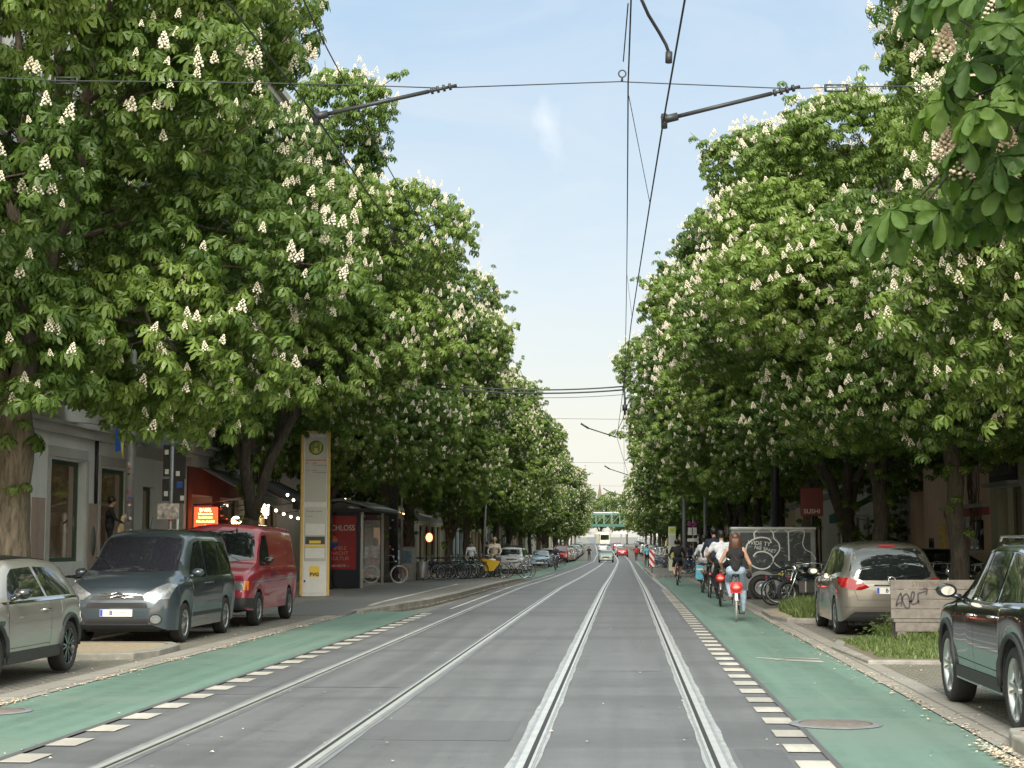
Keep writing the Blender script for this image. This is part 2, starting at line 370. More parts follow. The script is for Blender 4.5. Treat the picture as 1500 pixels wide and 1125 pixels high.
# raised boarding platform on the left, the cycle track runs over it
def plat_edge(y): return float(np.interp(y, [36, 37.5, 39.5, 43, 50, 60, 70, 78, 80], [-6.4, -6.0, -5.5, -5.12, -4.92, -4.82, -4.78, -4.8, -5.0]))
PY = [36.5, 37, 37.5, 38, 38.5, 39.5, 41, 43, 46, 50, 55, 60, 66, 72, 78]
def ramp_z(y): return float(np.interp(y, [36, 40, 76, 79], [.02, .13, .13, .05]))
strip('platform_kerb', lambda y: plat_edge(y)-.3, plat_edge, 37.6, 78.5, lambda y: ramp_z(y)+.008, M['kerb'], .19, ys=PY)
strip('platform_paving', -6.15, lambda y: plat_edge(y)-.3, 38.6, 78.5, lambda y: ramp_z(y)+.004, M['pavers'], .16, ys=PY)
strip('platform_cycle_track', -7.95, -6.15, 36.2, 78.5, ramp_z, M['path_asphalt'], .14, ys=PY)
strip('platform_walk', -9.0, -7.95, 36.0, 78.5, lambda y: ramp_z(y)+.004, M['pavers'], .15, ys=PY)
strip('platform_stripe', -6.15, -6.02, 39.2, 60, lambda y: ramp_z(y)+.009, M['paint'], ys=PY)
# raised island of the stop on the right
strip('right_platform_kerb', 1.4, 1.62, 87, 125, .12, M['kerb'], .15)
strip('right_platform_paving', 1.62, 3.6, 87, 125, .116, M['pavers'], .15)
strip('right_platform_track', 3.6, 6.3, 92, 125, .1, M['path_asphalt'], .12)
# near right kerb, island with grass
def island(name, pts, z, mtop, kerbw=.14, label=None):
    """a raised bed bounded by kerb stones: kerb ring + fill"""
    cx = sum(p[0] for p in pts)/len(pts); cy = sum(p[1] for p in pts)/len(pts)
    inn = []
    for (x, y) in pts:
        d = math.hypot(x-cx, y-cy); inn.append((x+(cx-x)*kerbw*1.3/d, y+(cy-y)*kerbw*1.3/d))
    b = MB(); n = len(pts); z0 = zr(cy)
    vs = [(x, y, z0) for x, y in pts]+[(x, y, z0+z-.015) for x, y in pts]+[(x+(a-x)*.12, y+(c-y)*.12, z0+z) for (x, y), (a, c) in zip(pts, inn)]+[(x, y, z0+z) for x, y in inn]
    fs = []
    for i in range(n):
        j = (i+1) % n
        for k in range(3): fs.append((k*n+i, k*n+j, (k+1)*n+j, (k+1)*n+i))
    b.add(vs, fs); o = b.build('kerb_'+name, M['kerb']); o['kind'] = 'structure'
    b = MB(); b.add([(x, y, z0+z-.006) for x, y in inn], [tuple(range(n))]); o = b.build(name, mtop, fix=False); o['kind'] = 'structure'
    if o.data.polygons[0].normal.z < 0: o.data.flip_normals()
island('sand_island', [(-6.62, 23.2), (-6.7, 24.6), (-6.95, 25.05), (-12.5, 25.05), (-12.5, 22.3), (-7.2, 22.3), (-6.8, 22.55)], .1, M['sand'])
island('bed_bench', [(3.22, 22.3), (3.12, 25.4), (3.4, 27.0), (3.9, 27.6), (9.5, 27.6), (9.5, 22.3)], .06, M['soil'])
island('bed_middle', [(3.25, 33.6), (3.05, 35.0), (3.1, 38.0), (3.5, 38.9), (6.3, 38.9), (6.3, 33.2), (3.8, 33.2)], .1, M['sand'])
island('bed_near', [(3.0, 2.0), (3.0, 13.2), (3.1, 13.75), (3.4, 13.95), (6.3, 13.95), (6.3, 2.0)], .12, M['sand'])
island('bed_right_far', [(3.2, 50.5), (3.1, 53.5), (3.6, 54.4), (6.3, 54.4), (6.3, 50.0), (3.8, 50.0)], .1, M['soil'])
# painted markings
b = MB()
y = -4.0
while y < 58:
    if y > 2: b.add([(1.25, y, .008+zr(y)), (1.505, y, .008+zr(y)), (1.505, y+.5, .008+zr(y)), (1.25, y+.5, .008+zr(y))], [(0, 1, 2, 3)])
    y += 1.0
y = 3.0
while y < 38: b.add([(-4.63, y, .008), (-4.38, y, .008), (-4.38, y+.5, .008), (-4.63, y+.5, .008)], [(0, 1, 2, 3)]); y += 1.0
o = b.build('lane_marking_blocks', M['paint'], fix=False); o['kind'] = 'structure'
strip('kerb_line_right', 1.34, 1.54, 58, 205, .008, M['filler'])
strip('lane_line_left', -4.28, -4.2, 40, 100, .008, M['paint'])
b = MB()
for (u0, v0, u1, v1, w) in ((1107, 964, 1150, 967, .05), (1135, 967, 1205, 970, .08), (1150, 964, 1200, 966, .04)):
    x0, y0 = G(u0, v0); x1, y1 = G(u1, v1)
    b.add([(x0, y0-w, .009), (x1, y1-w*2, .009), (x1, y1+w*2, .009), (x0, y0+w, .009)], [(0, 1, 2, 3)])
o = b.build('worn_marking', M['paint'], fix=False); o['kind'] = 'structure'
b = MB()
for k in range(9):
    yy = 9.3+k*8.7+random.uniform(-1.5, 1.5); xa = random.choice([-4.5, -3.6, -2.2, -.5]); xb = random.choice([-2.5, -.9, .5, 1.2]); xb = max(xb, xa+1.2)
    pts = [(xa+(xb-xa)*i/12, yy+.02*math.sin(i*1.7+k)) for i in range(13)]
    for (p0, p1) in zip(pts[:-1], pts[1:]): w_ = .012; b.add([(p0[0], p0[1]-w_, .0035+zr(yy)), (p1[0], p1[1]-w_, .0035+zr(yy)), (p1[0], p1[1]+w_, .0035+zr(yy)), (p0[0], p0[1]+w_, .0035+zr(yy))], [(0, 1, 2, 3)])
o = b.build('tar_seam', mat('tar', (.03, .03, .032), .4), fix=False); o['kind'] = 'structure'
for k, (x0, x1, y0, y1) in enumerate(((-2.2, -.95, 13.6, 15.1), (-.5, .45, 21, 24.5), (-4.5, -3.95, 17.5, 21.2), (-2.15, -1.0, 31, 36), (.85, 1.22, 10.8, 13.2))):
    strip('road_patch', x0, x1, y0, y1, .0025, asphalt('patch_asphalt%d' % k, tuple(c*(.86, 1.12, .9, 1.1, .84)[k] for c in (.12, .122, .13)), streak=.2))
# asphalt seam strips beside the lanes
strip('seam_right', 1.505, 1.56, -30, 74, .010, M['strip_asphalt'])
strip('seam_left', -4.70, -4.63, -30, 38, .010, M['strip_asphalt'])
# tram rails: filler bed, check lip, groove, polished head
def wob(x, s, a=.012): return lambda y: x+a*math.sin(y*3.1+s)*math.sin(y*1.3+s*2)
RY = [i*.6 for i in range(0, 120)]+[72+i*2 for i in range(60)]+YS
def rail(xc, side, lab, bright):
    """side=+1: wheel flange runs on the + side of the head (groove to the track's inside)"""
    t = thing('tram_rail', lab, 'tram rail', (0, 0, 0), 0, 'grooved tram rails sunk in the road')
    s = side
    def seg(name, a, c, z, m, ys=None, y1=430):
        lo, hi = min(a, c), max(a, c)
        o = strip(name, lo if not ys else wob(lo, lo), hi if not ys else wob(hi, hi), 0, y1, z, m, 0, None, ys); o.parent = t
    seg('joint_filler', xc-s*.125, xc+s*.1, .004, M['filler'] if bright else M['filler_dark'], RY)  # paler on the right track: its sky reflection is put into the filler colour
    seg('rail_flange', xc-s*.085, xc+s*.075, .008, M['steel_dull'])
    seg('rail_head', xc-s*.055, xc, .012, M['steel'])
    seg('groove', xc+s*.002, xc+s*.036, .0118, M['groove'])
    seg('check_lip', xc+s*.038, xc+s*.058, .012, M['steel'])
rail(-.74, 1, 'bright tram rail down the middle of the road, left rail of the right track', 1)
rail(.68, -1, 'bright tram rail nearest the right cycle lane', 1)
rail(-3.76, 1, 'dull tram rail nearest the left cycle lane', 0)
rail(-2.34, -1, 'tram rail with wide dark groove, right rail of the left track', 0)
# manhole covers
def manhole(x, y, r, lab):
    t = thing('manhole_cover', lab, 'manhole cover', (x, y, .010))
    b = MB(); b.lathe([(r*1.28, 0), (r*1.25, .004), (r*1.02, .005)], n=40); b.build('stone_ring', M['filler_dark'], t)
    b = MB(); b.lathe([(r, .002), (r*.97, .006), (r*.0, .006)], n=40); b.build('lid', mat('lid_iron', (.2, .17, .15), .6, .3, var=.3, vscale=12, bump=.6, bscale=50), t)
x, y = G(1224, 1062); manhole(x, y, .32, 'round manhole cover set in the right green cycle lane')
x, y = G(-12, 1043); manhole(x, y, .3, 'manhole cover at the edge of the left green cycle lane')
# pale fallen petals in the gutters and on the road
def petals(name, n, fn, size=(.012, .03)):
    vs = []; fs = []
    for i in range(n):
        x, y, z = fn(); s = random.uniform(*size); a = random.uniform(0, 6.28); e = random.uniform(.5, 1)
        dx, dy = s*math.cos(a), s*math.sin(a); k = len(vs); h = random.uniform(0, .012)
        vs += [(x-dx, y-dy, z), (x+dy*e, y-dx*e, z+h), (x+dx, y+dy, z), (x-dy*e, y+dx*e, z+h*.5)]; fs.append((k, k+1, k+2, k+3))
    b = MB(); b.add(vs, fs); o = b.build(name, mat(name, (.55, .45, .34), .9, var=.4, vscale=3), fix=False)
    return tag(o, 'pale fallen petals and litter '+name.replace('_', ' '), 'petals', kind='stuff')
def pr():
    y = 8+66*random.random()**1.6; c = math.sin(y*2.3)*math.sin(y*.7)+.3
    return (2.93+random.gauss(.02, .045+.1*max(0, c)), y, .022)
petals('fallen_petals', 1300, pr)
petals('fallen_petals_left', 1000, lambda: (-6.2+random.gauss(0, .06), (lambda y: y+.5*math.sin(y*2.1)+.3*math.sin(y*5))(8+30*random.random()), .02))
petals('fallen_petals_heap', 420, lambda: (2.86+abs(random.gauss(0, .06))*-1, random.gauss(12.3, .55), .012+random.random()*.03))
petals('fallen_petals_road', 500, lambda: (random.uniform(-9, 6), 6+50*random.random()**1.3, .016+ (0.0 if True else 0)), (.01, .022))
petals('fallen_petals_platform', 900, lambda: (lambda y: (plat_edge(y)+abs(random.gauss(0, .08)), y, .012+zr(y)))(random.uniform(37, 78)))
petals('fallen_petals_parking', 1500, lambda: (random.choice([random.uniform(3.1, 6.2), random.uniform(-9, -6.3)]), random.uniform(9, 50), .022), (.01, .022))

# grass and weeds: blades as real triangles
def grass(name, n, fn, h, label, m='weed', lean=.35, w=.006):
    p = np.array([fn() for _ in range(n)]); a = RNG.uniform(0, 6.283, n); hh = h*RNG.uniform(.35, 1.2, n)*p[:, 3]
    dx, dy = np.cos(a), np.sin(a); ww = w*RNG.uniform(.7, 1.6, n); ln = hh*lean*RNG.uniform(.2, 2, n); b2 = RNG.uniform(0, 6.283, n)
    lx, ly = np.cos(b2)*ln, np.sin(b2)*ln
    V = np.zeros((n, 5, 3)); x, y, z = p[:, 0], p[:, 1], p[:, 2]
    V[:, 0] = np.stack([x-dx*ww, y-dy*ww, z], 1); V[:, 1] = np.stack([x+dx*ww, y+dy*ww, z], 1)
    V[:, 2] = np.stack([x+dx*ww*.8+lx*.35, y+dy*ww*.8+ly*.35, z+hh*.6], 1); V[:, 3] = np.stack([x-dx*ww*.8+lx*.35, y-dy*ww*.8+ly*.35, z+hh*.6], 1)
    V[:, 4] = np.stack([x+lx, y+ly, z+hh], 1)
    base = np.arange(n)[:, None]*5; q = (base+np.array([[0, 1, 2, 3]])); t = base+np.array([[3, 2, 4]])
    o = npmesh(name, V.reshape(-1, 3), q, t, M[m], np.repeat(RNG.uniform(0, 1, n), 5))
    return tag(o, label, 'grass', kind='stuff')
def npmesh(name, V, quads, tris, m, tint=None, parent=None):
    me = bpy.data.meshes.new(name); nq = len(quads) if quads is not None else 0; ntr = len(tris) if tris is not None else 0
    me.vertices.add(len(V)); me.vertices.foreach_set('co', np.ascontiguousarray(V, dtype=np.float32).ravel())
    idx = []
    if nq: idx.append(np.asarray(quads).ravel())
    if ntr: idx.append(np.asarray(tris).ravel())
    idx = np.concatenate(idx).astype(np.int32); me.loops.add(len(idx)); me.loops.foreach_set('vertex_index', idx)
    st = np.concatenate([np.arange(nq)*4, nq*4+np.arange(ntr)*3]).astype(np.int32)
    me.polygons.add(nq+ntr); me.polygons.foreach_set('loop_start', st)
    if tint is not None:
        a = me.attributes.new('tint', 'FLOAT', 'POINT'); a.data.foreach_set('value', np.asarray(tint, dtype=np.float32))
    me.materials.append(m); me.update(calc_edges=True)
    o = bpy.data.objects.new(name, me); COL.objects.link(o); o.parent = parent; return o
def gpatch(x0, x1, y0, y1, z=.06):
    def f():
        while True:
            x = random.uniform(x0, x1); y = random.uniform(y0, y1)
            e = min((x-x0)/(x1-x0), (x1-x)/(x1-x0), (y-y0)/(y1-y0), (y1-y)/(y1-y0))*5
            if math.sin(x*3.1+y*1.7)*math.sin(x*1.3-y*2.9)+.75+random.gauss(0, .3) > .55-e*.3: return (x, y, z, min(1, .4+e*.5+.3*math.sin(x*5+y*3)))
    return f
grass('grass', 16000, gpatch(3.45, 5.3, 22.7, 27.3, .055), .12, 'low grass on the bed under the wooden bench')
grass('grass_tall', 9000, gpatch(4.1, 5.2, 25.0, 27.2, .055), .3, 'taller weeds growing behind the wooden bench', w=.009)
grass('grass_middle', 15000, gpatch(3.45, 5.3, 33.9, 37.6, .095), .36, 'tall grass tufts on the bed beside the graffiti trailer', w=.009)
grass('grass_far_bed', 5000, gpatch(3.4, 6.2, 50.6, 54, .095), .3, 'grass on the far bed behind the trailer', w=.012)
grass('grass_near', 2500, gpatch(3.3, 6.0, 11.0, 13.6, .115), .07, 'short grass on the raised kerb bed beside the black car')
# broad-leaved weeds
def weeds(name, spots, lab, h=.3, n=60):
    t = thing(name, lab, 'plant', (spots[0], spots[1], spots[2]))
    V = []; Q = []; T = []
    for i in range(n):
        a = random.uniform(0, 6.28); r = abs(random.gauss(0, .16)); z = random.uniform(.02, h)*(1-r*1.2); s = random.uniform(.03, .06)
        c = Vector((r*math.cos(a), r*math.sin(a), z)); d = Vector((math.cos(a), math.sin(a), random.uniform(-.3, .3))).normalized(); q = d.cross(Vector((0, 0, 1))).normalized()
        k = len(V); V += [c, c+d*s+q*s*.6+Vector((0, 0, .01)), c+d*s*2.1-Vector((0, 0, .01)), c+d*s-q*s*.6+Vector((0, 0, .01))]; Q.append((k, k+1, k+2, k+3)); T.append(random.random())
    npmesh('leaves', np.array([tuple(v) for v in V]), np.array(Q), None, M['weed'], np.repeat(T, 4), t)
    b = MB()
    for i in range(9): a = random.uniform(0, 6.28); r = random.uniform(0, .2); b.tube([(0, 0, 0), (r*.5*math.cos(a), r*.5*math.sin(a), h*.5), (r*math.cos(a), r*math.sin(a), h*.85)], .004, 4)
    b.build('stems', M['weed'], t)
x, y = G(1285, 935, .06); weeds('weed_plant', (x, y, .055), 'broad-leaved weed just to the left of the bench leg', .28)
weeds('weed_plant', (4.75, 25.9, .055), 'leafy weed clump under the bench seat', .42, 130)
weeds('weed_plant', (5.2, 25.9, .055), 'leafy weed beside the black car behind the bench', .4, 110)
weeds('weed_plant', (4.3, 27.1, .055), 'tall leafy weed at the left end of the bench', .5, 120)
# ================================================================ chestnut trees
def leaflet(L, W, droop):
    """obovate leaflet along +x: 7 verts, 3 quads... folded along the midrib, tip hanging"""
    pts = [(0, 0, 0), (.45*L, W*.32, .012-droop*.08*L), (.45*L, -W*.32, .012-droop*.08*L), (.75*L, W*.5, -droop*.28*L), (.75*L, -W*.5, -droop*.28*L), (L, 0, -droop*.55*L), (.6*L, 0, -.012-droop*.16*L)]
    return np.array(pts), [(0, 2, 6, 1), (1, 6, 5, 3), (2, 4, 5, 6)]
def palmate(scale=1.0, n=5, fine=False):
    V = []; Q = []
    for i in range(n):
        a = (i-(n-1)/2)*R(300/n)*.92 + random.gauss(0, .06); c = math.cos(a*.5)
        L = (.1+.1*c)*scale*random.uniform(.9, 1.1); W = L*.4
        v, q = leaflet(L, W, random.uniform(.7, 1.5)); ca, sa = math.cos(a), math.sin(a)
        v = np.stack([v[:, 0]*ca-v[:, 1]*sa, v[:, 0]*sa+v[:, 1]*ca, v[:, 2]], 1)
        k = len(V)*7; V.append(v); Q += [tuple(j+k for j in f) for f in q]
    return np.concatenate(V), np.array(Q)
def rosette(seed, nl=6, n=5):
    random.seed(seed); V = []; Q = []; k = 0; T = []
    for i in range(nl):
        v, q = palmate(random.uniform(.85, 1.15), n); az = 6.283*i/nl+random.gauss(0, .25); pit = random.uniform(.25, .95); pl = random.uniform(.08, .18)
        m = Matrix.Rotation(az, 3, 'Z') @ Matrix.Rotation(pit, 3, 'Y'); m = np.array(m)
        off = np.array(Matrix.Rotation(az, 3, 'Z') @ Vector((pl, 0, random.uniform(-.03, .05))))
        V.append(v@m.T+off); Q.append(q+k); k += len(v); T.append(np.full(len(v), random.uniform(-.18, .18)))
    return np.concatenate(V), np.concatenate(Q), np.concatenate(T)
ROS = [rosette(s) for s in range(5)]
def candle(seed):
    random.seed(seed); V = []; Q = []; k = 0
    oc = np.array([(1, 0, 0), (0, 1, 0), (-1, 0, 0), (0, -1, 0), (0, 0, 1), (0, 0, -1)], float)
    tr = np.array([(0, 1, 4), (1, 2, 4), (2, 3, 4), (3, 0, 4), (1, 0, 5), (2, 1, 5), (3, 2, 5), (0, 3, 5)])
    for i in range(26):
        t = (i/26)**1.0; r = .068*(1-t)**.75+.004; a = i*2.4; h = .03+.2*t
        c = np.array((r*math.cos(a), r*math.sin(a), h)); s = random.uniform(.016, .027)*(1.15-.5*t)
        m = np.array(Euler((random.random()*3, random.random()*3, 0)).to_matrix()); V.append(oc@m.T*s+c); Q.append(tr+k); k += 6
    return np.concatenate(V), np.concatenate(Q)
CAN = [candle(40+s) for s in range(3)]
def rotmats(up, az):
    """n rotation matrices whose z axis is UP, spun by AZ"""
    up = up/np.linalg.norm(up, axis=1, keepdims=True); x = np.stack([np.cos(az), np.sin(az), np.zeros(len(az))], 1)
    y = np.cross(up, x); y /= np.linalg.norm(y, axis=1, keepdims=True); x = np.cross(y, up); return np.stack([x, y, up], 2)
def scatter(tmpls, pos, up, sc, tint=None):
    n = len(pos); which = RNG.integers(0, len(tmpls), n); Rm = rotmats(up, RNG.uniform(0, 6.283, n)); Vs = []; Fs = []; Ts = []; k = 0
    for w, tm in enumerate(tmpls):
        ix = np.where(which == w)[0]
        if not len(ix): continue
        tv, tf = tm[0], tm[1]
        v = np.einsum('nij,kj->nki', Rm[ix]*sc[ix, None, None], tv)+pos[ix, None, :]
        f = tf[None]+(np.arange(len(ix))*len(tv))[:, None, None]+k; k += len(ix)*len(tv)
        Vs.append(v.reshape(-1, 3)); Fs.append(f.reshape(-1, tf.shape[1]))
        if tint is not None: Ts.append((tint[ix, None]+tm[2][None]).ravel())
    return np.concatenate(Vs), np.concatenate(Fs), (np.clip(np.concatenate(Ts), 0, 1) if Ts else None)

def make_tree(name, seed, rad=5.0, zc=9.0, rz=6.2, n_ros=3600, n_fl=330, fork=2.6, tr=.24, low=3.6, lobes=34, barkm='bark', nforks=4):
    random.seed(seed); rng = np.random.default_rng(seed); root = empty(name)
    # lobes spread through the crown's ellipsoid, near its skin
    C = []; Rr = []; tries = 0
    while len(C) < lobes and tries < 4000:
        tries += 1
        d = Vector((random.gauss(0, 1), random.gauss(0, 1), random.gauss(0, .9))).normalized(); t = random.uniform(.5, .84)
        hz = 1+.22*max(0, -d.z); p = Vector((d.x*rad*t*hz, d.y*rad*t*hz, zc+d.z*rz*t))
        if p.z < low+.7: continue
        if any((p-c).length < .72*r for c, r in zip(C, Rr)) : continue
        C.append(p); Rr.append(random.uniform(1.15, 1.85)*rad/5)
    for k in range(7):
        a = 6.283*k/7+random.uniform(-.3, .3); C.append(Vector((math.cos(a)*rad*.5, math.sin(a)*rad*.5, low+random.uniform(1.1, 1.7)))); Rr.append(random.uniform(1.1, 1.45)*rad/5)
    C = np.array([tuple(c) for c in C]); Rr = np.array(Rr)
    # sprigs on the lobes' skins
    w = rng.choice(len(C), n_ros*3, p=Rr**2/np.sum(Rr**2)); d = rng.normal(size=(n_ros*3, 3)); d[:, 2] += .25; d /= np.linalg.norm(d, axis=1, keepdims=True)
    shell = rng.uniform(.72, 1.06, (n_ros*3, 1)); pos = C[w]+d*Rr[w, None]*shell*np.array([1.05, 1.05, .8])
    dist = np.linalg.norm((pos[:, None, :]-C[None])/(Rr[None, :, None]*np.array([1.05, 1.05, .8])), axis=2); inside = dist.min(axis=1) < .70
    e = np.sqrt(((pos-np.array([0, 0, zc]))**2/np.array([rad, rad, rz])**2).sum(1))
    keep = (~inside) & (pos[:, 2] > low-.4+rng.uniform(0, .6, len(pos))) & (e > rng.uniform(.35, .62, len(pos)))
    ix = np.where(keep)[0][:n_ros]; pos = pos[ix]; d = d[ix]; e = e[ix]
    out = pos-np.array([0, 0, zc]); out /= np.linalg.norm(out, axis=1, keepdims=True)
    up = out*.55+np.array([0, 0, 1.0])+rng.normal(size=pos.shape)*.16
    lobetint = rng.uniform(.0, .8, len(C)); tint = lobetint[w[ix]]+rng.normal(size=len(ix))*.14
    # shoots that stand out of the lobes and break the outline
    ns = 95; si = rng.choice(len(pos), ns, p=(e**3)/np.sum(e**3)); sd = out[si]*.8+np.array([0, 0, .35])+rng.normal(size=(ns, 3))*.35; sd /= np.linalg.norm(sd, axis=1, keepdims=True)
    ext = []; et = []; eo = []; shoots = []
    for j in range(ns):
        Ls = rng.uniform(.4, 1.15); shoots.append((pos[si[j]]-sd[j]*.5, pos[si[j]]+sd[j]*Ls))
        for q in range(6): ext.append(pos[si[j]]+sd[j]*Ls*(q+1)/6+rng.normal(size=3)*.1); et.append(tint[si[j]]+.15); eo.append(out[si[j]])
    pos2 = np.concatenate([pos, np.array(ext)]); up2 = np.concatenate([up, np.array(eo)*.5+np.array([0, 0, 1.0])+rng.normal(size=(len(ext), 3))*.2]); tint = np.concatenate([tint, np.array(et)])
    nt_ = 26; tz = rng.uniform(min(2.0, fork*.6), fork+1.2, nt_); ta = rng.uniform(0, 6.28, nt_); tp = np.stack([np.cos(ta)*tr*1.25, np.sin(ta)*tr*1.25, np.round(tz*1.4)/1.4+rng.normal(size=nt_)*.12], 1)
    pos2 = np.concatenate([pos2, tp]); up2 = np.concatenate([up2, np.stack([np.cos(ta)*.7, np.sin(ta)*.7, np.ones(nt_)], 1)]); tint = np.concatenate([tint, rng.uniform(.2, .8, nt_)])
    V, F, T = scatter(ROS, pos2, up2, rng.uniform(.46, .78, len(pos2)), tint)
    npmesh('crown', V, F, None, M['leaf'], T, root)
    # upright blossom candles above the outer sprigs
    sc = e*.9+d[:, 2]*.05+(d*out).sum(1)*.5+rng.uniform(0, .35, len(e)); cl = np.sin(pos[:, 0]*1.1+seed)+np.sin(pos[:, 1]*1.3)+np.sin(pos[:, 2]*1.2+seed*2); sc = sc+cl*.05
    fi = np.argsort(-sc)[:int(n_fl*2.3)]; fi = rng.permutation(fi)[:n_fl]
    fp = pos[fi]+np.array([0, 0, .06])+out[fi]*.14; fu = np.tile(np.array([[0, 0, 1.0]]), (len(fi), 1))+out[fi]*.2+rng.normal(size=(len(fi), 3))*.1
    V, F, _ = scatter(CAN, fp, fu, rng.uniform(.42, .95, len(fi)))
    o = npmesh('blossoms', V, None, F, M['blossom'], None, root); o.data.polygons.foreach_set('use_smooth', [True]*len(o.data.polygons))
    # trunk, limbs and boughs: one skin of tapered tubes
    b = MB(); z0 = fork; pts = []; rr = []
    lean = (random.uniform(-.15, .15), random.uniform(-.15, .15))
    for i in range(11):
        t = i/10; z = z0*t; r = tr*(1.0+.55*math.exp(-t*9))*(1-.14*t)*(1+.06*math.sin(i*2.3+seed)); pts.append((lean[0]*t+.03*math.sin(i*1.7+seed), lean[1]*t+.03*math.cos(i*1.3), z)); rr.append(r)
    b.tube(pts, rr, 14, 0); top = Vector(pts[-1])
    mains = []
    for k in range(nforks):
        a = 6.283*k/nforks+random.uniform(-.4, .4); L = rz*random.uniform(.75, 1.05)+ (zc-fork)*.4; sp = random.uniform(.28, .62)
        q = [top-Vector((0, 0, .35))]; 
        for i in range(1, 8):
            t = i/7; q.append(top+Vector((math.cos(a)*sp*L*t**.75*.62+.12*math.sin(i*2+k), math.sin(a)*sp*L*t**.75*.62+.12*math.cos(i*2.2+k), L*t*.92)))
        b.tube(q, [tr*.62*(1-.1*i)**1.3 if i else tr*.72 for i in range(8)], 9, 0); mains.append(q)
    for c in C:
        c = Vector(c); best = min(((q[i], i) for q in mains for i in range(1, 7)), key=lambda s: (s[0]-c).length+(2.5 if s[0].z > c.z-.3 else 0))
        s, i = best; m1 = s.lerp(c, .4)+Vector((0, 0, .25)); m2 = s.lerp(c, .75)+Vector((random.gauss(0, .15), random.gauss(0, .15), .2)); r0 = tr*.26*(1-.07*i)
        b.tube([s, m1, m2, c], [r0, r0*.75, r0*.5, r0*.25], 5, 0)
        for j in range(3):
            dd = Vector((random.gauss(0, 1), random.gauss(0, 1), random.gauss(.2, .6))).normalized()*1.1; b.tube([m2, (m2+c)/2+dd*.3, c+dd], [r0*.35, r0*.25, .01], 4, 0)
    for p0, p1 in shoots: b.tube([p0, p1], [.018, .006], 4, 0)
    b.build('trunk', M[barkm], root, fix=False)
    return root

def place_tree(src, used, x, y, rz, s, label, group, zs=1.0):
    t = src if not used.get(src.name) else copy_tree(src); used[src.name] = 1
    t.location = (x+bx(y), y, zr(y)+.1); t.rotation_euler = (0, 0, rz); t.scale = (s, s, s*zs)
    return tag(t, label, 'tree', group)
if not FAST:
    K = [make_tree('chestnut_tree', 3, 5.0, 8.2, 6.5, 11500, 2300, 3.6, .27, 2.9, barkm='bark2'),
         make_tree('chestnut_tree', 8, 5.1, 8.7, 6.3, 11500, 2200, 2.4, .24, 4.15, nforks=5),
         make_tree('chestnut_tree', 15, 5.2, 8.9, 6.3, 11500, 2100, 4.6, .2, 3.6, nforks=3),
         make_tree('chestnut_tree', 22, 5.0, 8.9, 6.3, 11000, 2200, 3.4, .22, 3.7)]
    used = {}
    LEFT = [26.7, 43, 53.5, 64.5, 75.5, 88, 100, 112, 124, 137, 150, 164, 178, 193, 208, 224, 241, 259, 278, 298, 320, 345, 372]
    rk = random.Random(5)
    for i, y in enumerate(LEFT):
        look = {0: 'thick-barked chestnut in full blossom behind the small grey car', 1: 'many-limbed chestnut behind the red van', 2: 'chestnut whose trunk stands behind the stop pillar',
                3: 'straight-trunked chestnut right beside the bus shelter', 4: 'forked chestnut beyond the dark post and grey box'}.get(i, 'flowering chestnut of the left-hand row, %s tree counting from the camera' % ORD[i])
        place_tree(K[(0, 1, 3, 2)[i % 4]], used, -10.15 if i == 0 else -10.0+rk.uniform(-.25, .25) if i < 3 else -9.6+rk.uniform(-.3, .3), y, rk.uniform(0, 6.28) if i else 2.2, (1.14, 1.0, .95, .94)[i] if i < 4 else .95+.05*rk.uniform(-1, 1), look, 'flowering chestnuts along the left pavement', 1.04 if i == 1 else 1.0)
    RIGHT = [23.5, 35.6, 45.2, 53.5, 64, 76, 88, 100, 112, 125, 138, 152, 166, 181, 196, 212, 229, 247, 266, 286, 308, 332, 360]
    for i, y in enumerate(RIGHT):
        look = {0: 'flowering chestnut at the right edge over the black car', 1: 'slim straight chestnut trunk behind the bench and the grey-brown car', 2: 'chestnut with leafy shoots on its trunk before the green awning',
                3: 'dark chestnut trunk between the graffiti trailer and the green awning', 4: 'chestnut standing right behind the graffiti trailer'}.get(i, 'flowering chestnut of the right-hand row, %s tree counting from the camera' % ORD[i])
        s = (.95, .97, 1.04, 1.1)[i] if i < 4 else (1.22 if i < 14 else 1.12)
        place_tree(K[(2, 2, 3, 1, 0)[i % 5]], used, (8.7 if i == 0 else 7.1 if i < 4 else 7.0)+rk.uniform(-.15, .15), y, rk.uniform(0, 6.28), s, look, 'flowering chestnuts along the right pavement', (1, .9, .9, .88)[i] if i < 4 else .93)
